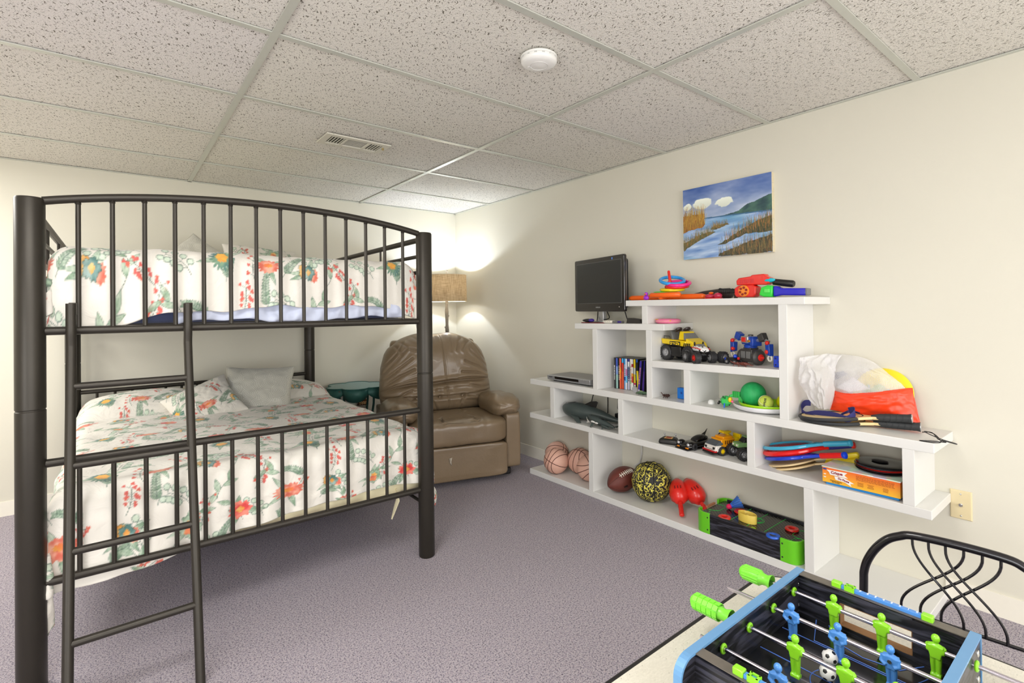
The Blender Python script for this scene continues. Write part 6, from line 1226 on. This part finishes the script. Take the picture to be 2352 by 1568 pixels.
rr_ = MB(); [rr_.tube([(-.105, s*.05, .118), (-.105, s*.05, .131), (-.06, s*.05, .131), (-.06, s*.05, .118)], .002, 6) for s in (-1, 1)]; rr_.build('bed_rail', m_blk, yt)
dc = MB(); [dc.box((-.015, s*.0595, .094), (.075, .002, .022)) for s in (-1, 1)]; [dc.hexa([(.045+.012*k, s*.0585, .080), (.050+.012*k, s*.0585, .080), (.050+.012*k, s*.0605, .080), (.045+.012*k, s*.0605, .080)], [(.050+.012*k, s*.0585, .098), (.056+.012*k, s*.0585, .098), (.056+.012*k, s*.0605, .098), (.050+.012*k, s*.0605, .098)]) for k in range(4) for s in (-1, 1)]; dc.build('decal', m_blk, yt, smooth=0)
for s in (-1, 1): dl = MB(); [dl.box((-.042+.0*k+x_, s*.0610, .094+z_), (w_, .001, h_)) for k, (x_, z_, w_, h_) in enumerate(((0, .004, .012, .005), (0, -.005, .012, .005), (.005, 0, .004, .014), (.020, .003, .018, .004), (.024, -.003, .010, .004), (.044, .005, .020, .004), (.040, -.004, .012, .007), (.055, -.002, .010, .010)))]; dl.build('decal_marks', m_yel, yt, smooth=0)
MB().box((-.005, .0, .05), (.07, .128, .052)).build('step_box', m_blk, yt, bevel=.003)
for s in (-1, 1):
    for x in (.078, -.078): wheel(WX(x, s*.052, .042), .042, .034, yt, m_tyre, m_silver, 20, rr=.5)
# dalmatian monster truck
mdm = bpy.data.materials.new('spotted_shell'); mdm.use_nodes = True; t = NT(mdm); n = t.N('ShaderNodeTexNoise'); n.inputs['Scale'].default_value = 85; n.inputs['Detail'].default_value = 1; t.C(t.coord(), n.inputs[0]); t.C(t.mix(t.math('GREATER_THAN', n.outputs[0], .60), L((238, 236, 234)), L((28, 24, 26))), t.b.inputs['Base Color']); t.b.inputs['Roughness'].default_value = .25
mtk = thing('monster_truck', 'white spotted toy monster truck parked in front of the yellow truck', 'toy truck', (-.212, -2.742, zm(-2.75)), radians(-118))
loft([csec(.062, .020, .060, .070, .064), csec(.052, .026, .056, .080, .070), csec(.028, .030, .056, .088, .074), csec(.0, .030, .056, .096, .078), csec(-.035, .028, .056, .088, .074), csec(-.058, .022, .058, .074, .066)], 'body', mdm, mtk, smooth=60, sub=2)
MB().tube([(.055, -.026, .072), (.02, -.031, .078), (-.02, -.031, .078), (-.05, -.026, .070)], .0026, 6).tube([(.055, .026, .072), (.02, .031, .078), (-.02, .031, .078), (-.05, .026, .070)], .0026, 6).build('red_stripe', m_red, mtk)
er = MB(); [er.ell((-.005, s*.024, .097), (.008, .004, .011), 10, 8) for s in (-1, 1)]; er.build('ears', m_blk, mtk); MB().hexa([(.03, -.020, .083), (.008, -.022, .094), (.008, .022, .094), (.03, .020, .083)], [(.031, -.018, .086), (.010, -.020, .097), (.010, .020, .097), (.031, .018, .086)]).build('windscreen', m_gry, mtk, smooth=0)
fr_ = MB(); fr_.box((0, 0, .045), (.09, .022, .010)); [fr_.tube([(x, s*.008, .05), (x*.8, s*.026, .034), (x, s*.034, .030)], .003, 6) for x in (.044, -.044) for s in (-1, 1)]; [fr_.tube([(x*.5, s*.012, .045), (x, s*.024, .060)], .002, 6) for x in (.044, -.044) for s in (-1, 1)]; fr_.build('frame', m_blk, mtk)
for s in (-1, 1):
    for x in (.044, -.044): wheel(WX(x, s*.044, .0295), .0295, .030, mtk, m_tyre, m_red if (x > 0 and s < 0) else m_silver, 14)
wl = thing('loose_toy_tyre', 'loose black toy tyre standing beside the spotted truck', 'toy tyre', (-.155, -2.838, zm(-2.84)), radians(-8)); wheel(TR(0, 0, .029) @ rot('Y', pi/2) @ rot('X', 0) @ Matrix.Identity(4) if False else TR(0, 0, .029) @ rot('X', pi/2), .029, .036, wl, m_tyre, m_silver, 14, name='tyre')
# small car lying by the robot
sc2 = thing('toy_car', 'small black and blue toy vehicle in front of the robot', 'toy car', (-.172, -2.905, zm(-2.9)), radians(-100)); MB().hexa([(-.035, -.02, .008), (.04, -.02, .006), (.04, .02, .006), (-.035, .02, .008)], [(-.03, -.017, .032), (.01, -.016, .034), (.01, .016, .034), (-.03, .017, .032)]).build('body', m_blk, sc2, bevel=.003)
MB().box((-.038, -.0, .020), (.012, .026, .018)).build('blue_block', m_rb, sc2, bevel=.002); MB().ell((.015, -.005, .040), (.010, .010, .010), 10, 8).build('blue_knob', m_rb, sc2); MB().box((.03, 0, .03), (.008, .01, .012)).build('red_block', m_red, sc2, bevel=.001)
[wheel(WX(x, s*.021, .012), .012, .010, sc2, m_tyre, m_silver, 8) for x in (.024, -.022) for s in (-1, 1)]
# robot
m_rblue = mat('robot_blue', (24, 70, 176), .3, coat=.3); m_dg = mat('robot_grey', (66, 64, 62), .4, bump=.1)
zr = zm(-2.98); RB = Vector((-.135, -2.976, zr)); AW = 1.17; rbt = thing('toy_robot', 'blue and grey toy robot with round wheels and raised arms', 'toy robot', RB, radians(-22))
# local: x = towards wall after rotation; front looks to -x, width along y
MB().box((0, 0, .044), (.062, .080, .062)).box((0, 0, .078), (.05, .05, .012)).build('leg_block', m_dg, rbt, bevel=.003); 
pl2 = MB(); [pl2.box((-.032, y_, .048), (.004, .028, .034)) for y_ in (-.018, .018)]; pl2.build('leg_plates', m_gry, rbt, bevel=.001)
for s in (-1, 1):
    wo = MB().lathe([(.0001, -.012), (.030, -.012), (.037, -.008), (.037, .006), (.032, .012), (.018, .016), (.0001, .016)], 28, TR(0, s*.050, .038) @ rot('X', -s*pi/2)).build('wheel', m_dg, rbt)
    MB().lathe([(.017, .014), (.016, .019), (.007, .022), (.005, .034), (.0001, .036)], 20, TR(0, s*.050, .038) @ rot('X', -s*pi/2)).build('red_hub', m_red, wo)
MB().lathe([(.0001, .082), (.030, .082), (.032, .094), (.026, .098), (.0001, .098)], 20).build('waist', m_rblue, rbt); MB().cyl((0, 0, .074), (0, 0, .086), .020, 18).build('collar', m_silver, rbt)
MB().box((.004, 0, .118), (.052, .080, .040)).box((0, -.034, .112), (.056, .022, .040)).build('torso', m_rblue, rbt, bevel=.004); MB().box((-.020, .012, .122), (.018, .048, .034)).build('chest', m_silver, rbt, bevel=.003)
MB().box((-.031, .014, .122), (.004, .026, .022)).build('chest_window', m_red, rbt, bevel=.001); MB().box((-.030, -.022, .116), (.008, .014, .010)).build('gold_badge', mat('gold_plastic', (214, 160, 40), .3, .6), rbt, bevel=.002); MB().lathe([(.0001, 0), (.012, 0), (.012, .006), (.0001, .008)], 16, TR(0, 0, .140)).build('neck_socket', m_dg, rbt)
for s in (-1, 1):
    ar = MB(); ar.tube([(0, s*.042, .120), (0, s*.060*AW, .122), (0, s*.074*AW, .128)], .008, 8); ar.build('shoulder_link', m_silver, rbt)
    MB().box((0, 0, 0), (.030, .034, .036), M=TR(0, s*.068*AW, .136) @ rot('X', s*.45)).build('shoulder', m_rblue if s > 0 else m_dg, rbt, bevel=.003)
    MB().tube([(0, s*.082*AW, .126), (0, s*.104*AW, .118)], .006, 8).build('upper_arm', m_silver, rbt)
    MB().hexa([(-.012, s*.094*AW, .058), (.012, s*.094*AW, .058), (.012, s*.116*AW, .050), (-.012, s*.116*AW, .050)], [(-.014, s*.092*AW, .104), (.014, s*.092*AW, .104), (.014, s*.114*AW, .108), (-.014, s*.114*AW, .108)]).build('forearm', m_rblue, rbt, bevel=.003)
    MB().ell((-.010, s*.102*AW, .112), .0105, 14, 10).ell((-.010, s*.100*AW, .070), .0105, 14, 10).build('red_joint', m_red, rbt)
    h_ = MB(); h_.torus((0, 0, 0), .012, .004, 20, 8, M=TR(-.002, s*.108*AW, .040) @ rot('Y', pi/2)); h_.build('claw', m_lace, rbt)
# beetle
bt_ = thing('toy_beetle', 'brown plastic toy beetle at the edge of the middle shelf', 'toy insect', (-.245, -2.990, zm(-3)), .12); m_bt2 = mat('beetle_brown', (108, 48, 34), .3, coat=.4); mm = MB(); mm.ell((0, -.006, .012), (.014, .024, .009)); mm.ell((0, .022, .012), (.010, .010, .008)); mm.tube([(0, .030, .012), (-.002, .046, .016), (0, .058, .022)], [.004, .003, .0015], 8); mm.tube([(0, -.03, .01), (0, -.05, .006)], [.004, .002], 6)
[mm.tube([(s*.010, y_, .010), (s*.022, y_+.006, .014), (s*.034, y_+.012*k, .001)], .0016, 6) for s in (-1, 1) for y_, k in ((-.018, -1), (.0, .4), (.018, 1.2))]; mm.build('body', m_bt2, bt_, smooth=80)
# blue die
di = thing('toy_die', 'large blue die against the tall upright', 'die', (-.178, -3.142, zm(-3.14)), .0); MB().box((0, 0, .027), (.052, .052, .052)).build('cube', m_rb, di, bevel=.004); pp = MB()
for y_, z_ in ((0, 0), (-.015, -.015), (.015, -.015), (-.015, .015), (.015, .015)): pp.lathe([(.0001, .0008), (.0042, .0006), (.0042, 0)], 14, frame((-.0262, y_, .027+z_), (0, -1, 0), (0, 0, 1)))
pp.build('pips', mat('pip_navy', (8, 26, 90), .4), di)
# ---- television shelf
m_bez = mat('monitor_bezel', (38, 34, 33), .18, coat=.5); zT = SZ('T', -2)
mc_ = Vector((-.145, -1.983, 0)); wdir = Vector((-.11, -.535, 0)).normalized(); fn_ = Vector((-wdir.y, wdir.x, 0)); fn_ = -fn_ if fn_.x > 0 else fn_
MM = frame((mc_.x, mc_.y, zT), wdir, (0, 0, 1)); 
# local: x right, y up, z towards viewer
if MM.to_3x3() @ Vector((0, 0, 1)) @ Vector((-1, 0, 0)) if False else False: pass
mon = thing('monitor', 'black widescreen monitor on the left of the shelf unit', 'monitor', M=MM); MW, MHt, ML = .535, .345, .0725
def rr2(x0, x1, y0, y1, r, n=6): return rrect(x0, x1, y0, y1, r, n)
MB().prism(rr2(-MW/2, MW/2, ML, ML+MHt, .012), .022, z0=-.016).build('bezel', m_bez, mon, smooth=30, bevel=.004); MB().prism(rr2(-MW/2+.02, MW/2-.02, ML+.02, ML+MHt-.02, .02), .030, z0=-.046).build('rear_housing', m_blk, mon, bevel=.008)
MB().prism(rr2(-MW/2-.001, MW/2+.001, ML-.001, ML+MHt+.001, .013), .003, z0=-.012).build('chrome_rim', mat('chrome_rim', (160, 150, 146), .2, .9), mon, smooth=30)
MB().box((0, ML+.052+.265/2, .0064), (MW-.052, .262, .001)).build('screen', mat('screen_grey', (52, 52, 51), .34, spec=.3), mon, smooth=0); sf = MB()
for s in (-1, 1): sf.box((s*(MW/2-.0255), ML+.052+.1325, .0066), (.0016, .264, .002)); sf.box((0, ML+.052+.1325+s*.1318, .0066), (MW-.05, .0016, .002))
sf.build('screen_edge', m_gry, mon, smooth=0); text('SAMSUNG', 'lettering', .0105, m_silver, mon, TR(.0, ML+.026, .0068), bold=.0004)
MB().box((MW/2-.05, ML+.028, .0066), (.005, .005, .001)).build('power_mark', m_lace, mon, smooth=0); MB().box((MW/2-.115, ML+MHt-.017, .0066), (.011, .013, .001)).build('sticker', mat('sticker_blue', (84, 130, 214), .4), mon, smooth=0)
MB().hexa([(-.03, .01, -.04), (.03, .01, -.04), (.03, .01, -.012), (-.03, .01, -.012)], [(-.02, ML+.05, -.045), (.02, ML+.05, -.045), (.02, ML+.05, -.018), (-.02, ML+.05, -.018)]).build('neck', m_silver, mon, bevel=.003)
MB().lathe([(.0001, 0), (.10, 0), (.10, .004), (.08, .009), (.0001, .012)], 40, TR(0, .0005, -.02) @ rot('X', -pi/2) @ Matrix.Diagonal((1, .8, 1, 1))).build('base', m_silver, mon)
for pth, lab in (([(-.10, -1.935, zT+.10), (-.12, -1.95, zT+.05), (-.15, -1.97, zT+.012)], 'black cord hanging behind the left of the monitor neck'), ([(-.10, -2.0, zT+.10), (-.09, -2.01, zT+.06), (-.10, -2.03, zT+.03), (-.14, -2.02, zT+.018)], 'tangled black cord at the monitor neck'), ([(-.08, -2.13, zT+.11), (-.08, -2.15, zT+.05), (-.08, -2.165, zT+.012)], 'black cord at the right of the monitor neck')):
    tag(MB().tube(bez(pth), .0032, 8).build('cord', m_blk), lab, 'cord')
kp = thing('handheld_toy', 'black and purple oval handheld toy in front of the monitor base', 'toy', (-.235, -1.975, zT+.006)); MB().ell((0, 0, .011), (.022, .048, .011), 28, 14).build('case', m_blk, kp); MB().ell((-.004, -.030, .012), (.0185, .020, .0108), 20, 12).build('purple_end', mat('deep_purple', (56, 34, 132), .3), kp)
tag(MB().box((0, 0, 0), (.07, .17, .005)).build('folded_tray', mat('maroon_metal', (120, 30, 40), .3, .3), smooth=0, bevel=.002, loc=(-.225, -2.02, zT+.003)), 'thin maroon and silver plate under the handheld toy', 'tray')
rm = thing('remote_control', 'white and grey remote lying right of the monitor base', 'remote control', (-.215, -2.150, zT+.001), .05); MB().box((0, .02, .009), (.030, .075, .016)).build('white_half', m_lace, rm, bevel=.003); MB().box((0, -.050, .008), (.030, .070, .014)).build('grey_half', m_gry, rm, bevel=.003); MB().box((-.0155, -.07, .009), (.002, .026, .010)).build('purple_panel', mat('deep_purple', (56, 34, 132), .3), rm); bq = MB(); [bq.cyl((-.016, .045-.014*k, .011), (-.0148, .045-.014*k, .011), .0018, 8) for k in range(4)]; bq.build('buttons', m_blk, rm)
ab = thing('adapter_box', 'black power adapter box beside the remote under the top shelf', 'adapter', (-.16, -2.300, zT+.001)); MB().hexa([(-.035, -.06, 0), (.035, -.06, 0), (.035, .055, 0), (-.035, .055, 0)], [(-.032, -.045, .022), (.032, -.045, .022), (.030, .050, .032), (-.030, .050, .032)]).build('case', mat('adapter_black', (50, 46, 44), .45), ab, bevel=.003)
pk_ = thing('pink_purse', 'round pink toy purse with a thin strap in the upper cubby', 'toy purse', (-.165, -2.520, SZ('T', -2.52))); MB().lathe([(.0001, 0), (.055, 0), (.066, .006), (.069, .0135), (.066, .021), (.055, .0265), (.0001, .0275)], 40).build('body', mat('bubblegum_pink', (244, 132, 168), .4), pk_, smooth=60); MB().torus((0, 0, .0135), .0692, .0007, 40, 5).build('zip', m_pd, pk_); MB().ell((-.045, -.045, .016), (.006, .006, .005)).box((-.052, .035, .024), (.012, .02, .003)).build('gold_tag', mat('tag_gold', (236, 176, 60), .4), pk_); MB().tube([(-.045, .06, .004), (-.06, .085, .006), (-.062, .105, .010)], .0018, 6).build('strap', mat('pink_strap', (214, 90, 90), .5), pk_)

# ---- top shelf
zP = lambda y: SZ('P', y); m_ornp = mat('ring_orange', (250, 104, 16), .32, coat=.2)
rt = thing('ring_toss', 'orange plastic ring toss base with one red peg', 'ring toss game', (-.150, -2.500, zP(-2.5)))
cb_ = MB(); 
def bar(m, a, b, w, h, z0=.0): 
    a, b = Vector((*a, z0+h/2)), Vector((*b, z0+h/2)); m.tube([a, a.lerp(b, .04), a.lerp(b, .96), b], [w*.3, w/2, w/2, w*.3], 12, flat=1)
cb_.add(*[(lambda P_: P_)(([(0, 0, 0)], []))][0]) if False else None
bar(cb_, (-.02, .245), (.0, -.245), .030, .030); bar(cb_, (-.10, -.03), (.10, .03), .030, .030); bar(cb_, (-.108, .03), (-.085, -.15), .028, .028, .012); cb_.build('cross_base', m_ornp, rt, smooth=80)
MB().tube([(0, -.035, .016), (.0, -.028, .09), (0, -.018, .160), (0, -.0175, .165)], [.0105, .0085, .0075, .004], 14).build('peg', m_red, rt)
def ringt(c, R, r, tilt, az, m_, lab): tag(MB().torus((0, 0, 0), R, r, 48, 12, M=rot('Z', az) @ rot('Y', tilt)).build('toss_ring', m_, loc=c), lab, 'toss ring')
zr0 = zP(-2.5)
ringt((-.150, -2.495, zr0+.041), .058, .0085, -.04, .3, mat('ring_green', (70, 204, 60), .3, coat=.2), 'green ring at the bottom of the ring toss pile')
ringt((-.150, -2.540, zr0+.058), .060, .0085, -.10, .6, mat('ring_yellow', (244, 220, 20), .3, coat=.2), 'yellow ring in the ring toss pile')
ringt((-.150, -2.570, zr0+.074), .058, .0085, -.14, .5, m_red, 'red ring in the ring toss pile')
ringt((-.150, -2.580, zr0+.090), .060, .0095, -.24, .5, mat('ring_pink', (244, 40, 140), .3, coat=.2), 'pink ring in the ring toss pile')
ringt((-.150, -2.540, zr0+.108), .064, .0090, -.36, .75, mat('ring_blue', (46, 160, 236), .3, coat=.2), 'blue ring on top of the ring toss pile')
dk = thing('toy_duck', 'tiny purple toy duck with an orange beak on the top shelf', 'toy duck', (-.262, -2.447, zP(-2.44))); m_pur = mat('duck_purple', (160, 40, 200), .35, coat=.2); MB().ell((0, 0, .013), (.012, .018, .013)).ell((0, 0, .034), (.010, .010, .011)).build('body', m_pur, dk); MB().ell((-.011, -.001, .033), (.005, .007, .0035)).build('beak', mat('beak_orange', (240, 120, 20), .4), dk)
cyb = thing('foam_bat', 'dark brown padded cylinder lying on the top shelf', 'foam bat', (-.080, -2.745, zP(-2.7))); MB().tube([(.0, .14, .016), (.0, .05, .024), (.0, -.05, .028), (.0, -.095, .028), (.0, -.108, .028)], [.012, .022, .0275, .028, .020], 20).build('barrel', mat('dark_brown_foam', (52, 42, 38), .45), cyb, smooth=60)
pv = thing('toy_vehicle', 'small translucent pink and red toy with an orange cap', 'toy', (-.170, -2.800, zP(-2.8))); m_trp = mat('clear_pink', (226, 50, 90), .12, trans=.35, coat=.4); MB().ell((0, .020, .014), (.020, .026, .013), 20, 12).ell((-.004, -.028, .016), (.018, .022, .016), 20, 12).build('body', m_trp, pv); MB().ell((0, .012, .031), (.011, .013, .006), 16, 8).build('cap', m_ornp, pv); MB().box((0, 0, .003), (.036, .085, .006)).build('base', m_red, pv, bevel=.002)
tag(MB().box((0, 0, .012), (.016, .012, .024)).build('toy_block', mat('dark_wood', (70, 40, 30), .5), bevel=.001, loc=(-.12, -2.895, zP(-2.9))), 'tiny dark block under the black blaster handle', 'block')
def bodyM(p0, dx, up=(0, 0, 1)): return frame(p0, dx, up)
# revolver style dart blaster: x to the right along the shelf, y up, z out
b1 = thing('toy_blaster', 'red toy dart blaster with an orange chamber wheel and black handle', 'toy blaster', M=frame((-.175, -2.985, zP(-3)+.002), (-.05, -1, 0), (0, 0, 1)))
MB().prism([(-.045, .004), (.040, .002), (.055, .016), (.055, .052), (.035, .062), (-.035, .060), (-.055, .048), (-.055, .016)], .052, z0=-.026).build('body', m_red, b1, bevel=.005); MB().lathe([(.0001, .027), (.026, .027), (.028, .024), (.028, -.01)], 30, TR(-.005, .033, .003)).build('chamber_wheel', mat('chamber_orange', (246, 140, 40), .35), b1)
hl = MB(); [hl.lathe([(.0001, .0315), (.0056, .0312), (.0056, .028)], 14, TR(-.005+.0165*cos(a), .033+.0165*sin(a), .003)) for a in np.linspace(.3, .3+2*pi, 6, endpoint=False)]; hl.build('chamber_holes', mat('chamber_dark', (140, 20, 14), .5), b1)
ha = MB(); ha.tube([(-.052, .034, 0), (-.085, .036, 0), (-.135, .038, 0), (-.150, .039, 0)], [.013, .012, .0125, .015], 12); [ha.torus((0, 0, 0), .0125, .0012, 14, 5, M=TR(-.08-.012*k, .036, 0) @ rot('Y', pi/2)) for k in range(5)]; ha.build('handle', m_blk, b1)
b2 = thing('toy_blaster', 'red toy blaster with a turquoise trigger and black grip, lying on top', 'toy blaster', M=frame((-.170, -3.045, zP(-3)+.068), (-.02, -1, .03), (0, 0, 1)))
MB().prism([(-.108, .0), (-.02, -.004), (.040, -.008), (.054, .0), (.056, .024), (.034, .034), (.030, .044), (-.030, .044), (-.036, .038), (-.098, .034), (-.110, .022)], .044, z0=-.022).build('body', m_red, b2, bevel=.004); rb2 = MB(); [rb2.box((-.085+.009*k, .016, .0225), (.004, .020, .003)) for k in range(8)]; rb2.build('ribs', mat('blaster_rose', (206, 56, 60), .45), b2, smooth=0)
MB().ell((.048, .012, .012), (.030, .011, .012), 18, 10).build('trigger_guard', mat('turquoise_plastic', (20, 180, 200), .3), b2); MB().tube([(.065, .004, 0), (.10, -.003, 0), (.150, -.012, 0), (.156, -.013, 0)], [.015, .016, .0165, .013], 14).build('grip', m_blk, b2)
b3 = thing('toy_blaster', 'green and blue toy blaster at the right end of the top shelf', 'toy blaster', M=frame((-.195, -3.120, zP(-3.1)+.002), (-.02, -1, 0), (0, 0, 1)))
MB().prism([(-.060, .012), (-.038, .002), (.002, .0), (.004, .052), (-.02, .056), (-.050, .046)], .044, z0=-.022).build('body', mat('blaster_green', (40, 210, 60), .3, coat=.2), b3, bevel=.004); MB().prism([(.004, .002), (.022, .004), (.040, .008), (.135, .004), (.150, .004), (.150, .036), (.040, .040), (.022, .050), (.004, .052)], .034, z0=-.017).build('grip', mat('blaster_blue', (26, 20, 190), .25, coat=.3), b3, bevel=.006); MB().box((-.02, .03, .024), (.026, .018, .006)).build('side_panel', mat('blaster_green2', (96, 226, 96), .35), b3, bevel=.002); MB().prism([(.146, .004), (.156, .006), (.156, .034), (.146, .036)], .036, z0=-.018).build('butt', m_gry, b3, bevel=.002)

# ---- painting on the wall
PW, PH = 260, 208
Y_, X_ = np.mgrid[0:PH, 0:PW]; u = X_/(PW-1); v = Y_/(PH-1)  # v up
S = lambda c: np.array([x/255 for x in c]); pc = np.zeros((PH, PW, 3)); hz = .56-.035*u
n1_ = snoise(u*1.3, v*2.2, 61, 4, 9); skyc = S((92, 118, 178))*(1-np.clip((1-v)/(.44), 0, 1)[..., None])+S((176, 190, 214))*np.clip((1-v)/.44, 0, 1)[..., None]; skyc = skyc+(n1_*.10)[..., None]*np.array([1.2, 1, .6]); pc[:] = skyc
def cloud(cx, cy, w_, h_, sd):
    d_ = ((u-cx)/w_)**2+((v-cy)/h_)**2+.35*snoise(u*1.5, v*1.5, sd, 3, 26); m_ = np.clip((1-d_)*5, 0, 1)[..., None]; global pc; pc = pc*(1-m_)+(S((240, 242, 226))*.9+.1*S((190, 226, 214))+np.clip(v-cy, -.1, .1)[..., None]*.9)*m_
cloud(.06, .745, .055, .05, 3); cloud(.24, .76, .12, .075, 5); cloud(.50, .735, .10, .07, 8)
mt2 = .0+np.interp(u, [.40, .52, .66, .76, .82, .90, .96, 1], [0, .012, .05, .12, .135, .17, .20, .205])+.006*snoise(u, v, 9, 2, 40); mk = ((v > hz) & (v < hz+mt2))[..., None]; pc = np.where(mk, S((58, 92, 88))+(.07*snoise(u, v, 12, 3, 30))[..., None]*np.array([1, 1.2, .6]), pc)
wm = (v <= hz)[..., None]; wn_ = snoise(u*.6+v*1.2, v*3.2-u*.6, 15, 4, 16)[..., None]; wat = S((150, 178, 218))+wn_*np.array([.16, .13, .07]); dk_ = np.clip(snoise(u*.7, v*2, 19, 3, 7), 0, 1)[..., None]; wat = wat*(1-.6*dk_)+S((64, 134, 176))*.6*dk_; pc = np.where(wm, wat, pc); pc = np.where((np.abs(v-hz) < .008)[..., None], S((60, 104, 140)), pc)
def bank(poly, c1, c2, blades, hmin, hmax, colsb, sd):
    global pc; px_, py_ = [p[0] for p in poly], [p[1] for p in poly]; ins = np.zeros(u.shape, bool); j = len(poly)-1; uu, vv = u+.006*snoise(u, v, sd, 2, 60), v+.008*snoise(u, v, sd+1, 2, 60)
    for i in range(len(poly)):
        c_ = ((py_[i] > vv) != (py_[j] > vv)) & (uu < (px_[j]-px_[i])*(vv-py_[i])/(py_[j]-py_[i]+1e-9)+px_[i]); ins ^= c_; j = i
    nn2 = (snoise(u*2.5, v, sd+2, 3, 45)*.5+.5).clip(0, 1)[..., None]; pc = np.where(ins[..., None], S(c1)*(1-nn2)+S(c2)*nn2, pc); r2 = np.random.RandomState(sd); idx = np.argwhere(ins)
    for _ in range(blades):
        y0_, x0_ = idx[r2.randint(len(idx))]; h2 = int((hmin+(hmax-hmin)*r2.rand())*PH); ln_ = r2.uniform(-.25, .25); cc = S(colsb[r2.randint(len(colsb))])
        for k in range(h2):
            yy, xx = y0_+k, int(x0_+ln_*k)
            if 0 <= yy < PH and 0 <= xx < PW: a_ = .62*(1-.5*k/h2); pc[yy, xx] = pc[yy, xx]*(1-a_)+cc*a_
bank([(0, .38), (.10, .41), (.24, .43), (.27, .46), (.26, .62), (0, .62)], (120, 78, 30), (170, 112, 44), 420, .05, .17, [(190, 130, 50), (206, 168, 60), (120, 72, 30), (160, 140, 60)], 71)
bank([(.33, .385), (.40, .375), (.55, .42), (.53, .445), (.38, .43)], (70, 70, 44), (130, 100, 50), 110, .03, .08, [(170, 120, 60), (90, 96, 50)], 73)
bank([(0, .12), (.10, .19), (.22, .26), (.40, .345), (.33, .35), (.20, .33), (.08, .26), (0, .24)], (60, 70, 48), (120, 104, 60), 260, .04, .12, [(176, 120, 60), (110, 110, 56), (70, 76, 46)], 75)
bank([(.42, .16), (.50, .16), (.62, .22), (.74, .27), (.86, .26), (1, .26), (1, .46), (.86, .42), (.70, .34), (.55, .24)], (40, 50, 38), (96, 86, 46), 280, .05, .16, [(206, 128, 70), (160, 110, 50), (90, 96, 50), (50, 60, 40)], 77)
bank([(.42, 0), (.44, .05), (.60, .10), (.76, .16), (1, .22), (1, 0)], (46, 50, 40), (100, 82, 44), 340, .04, .13, [(176, 110, 56), (120, 110, 60), (50, 54, 40), (150, 130, 80)], 79)
pcl = np.power(pc.clip(0, 1), 2.2); ytl, ytr, zb_p, zt_p = -2.534, -3.0395, 1.440, 1.8385; pn = thing('canvas_painting', 'unframed canvas painting of reeds, water and a hill above the shelf', 'painting', (0, (ytl+ytr)/2, 1.44), 0); hw_ = (ytl-ytr)/2; hh_ = zt_p-zb_p
Pp = np.stack([np.full(u.shape, -.0262), hw_-u*2*hw_, v*hh_], -1); grid_mesh('painted_face', Pp, pcl, attr_mat('oil_paint', .35, .5, 260, 0, .5), pn, flip=False)
MB().box((-.013, 0, hh_/2), (.0258, 2*hw_-.0006, hh_-.0006)).build('canvas_edge', mat('raw_canvas', (220, 208, 176), .85, noise=.15, nscale=40), pn, smooth=0); sg_ = MB(); [sg_.box((-.014, -hw_-.0003, .03+.045*k), (.010, .001, .0016)) for k in range(8)]; sg_.build('staples', m_silver, pn, smooth=0)
for (y_, z_) in ((-3.30, 1.216), (-3.309, 1.215)): pass

# repeats share a group
for base, gname in {'toy_basketball': 'peach basketballs on the bottom shelf', 'disc_case': 'film cases in the shelf cubby', 'ring_puck': 'ring pucks on the air hockey game', 'toss_ring': 'rings of the ring toss', 'racket': 'plastic rackets piled on the second shelf',
                    'beach_paddle': 'birch paddles in the racket pile', 'wooden_racket': 'black-edged rackets on the top right shelf', 'toy_whale': 'rubber whales on the second shelf', 'toss_scoop': 'red toss scoops', 'game_disc': 'discs stacked on the game box',
                    'cord': 'black cords on the shelf unit', 'cable': 'white cables on the wall', 'toy_soccer_ball': 'balls on the foosball pitch', 'ceiling_light_fixture': 'ceiling light panels', 'throw_pillow': 'cushions on the bunks'}.items():
    for o in COL.objects:
        if o.parent is None and o.name.split('.')[0] == base and o.get('label'): o['group'] = gname
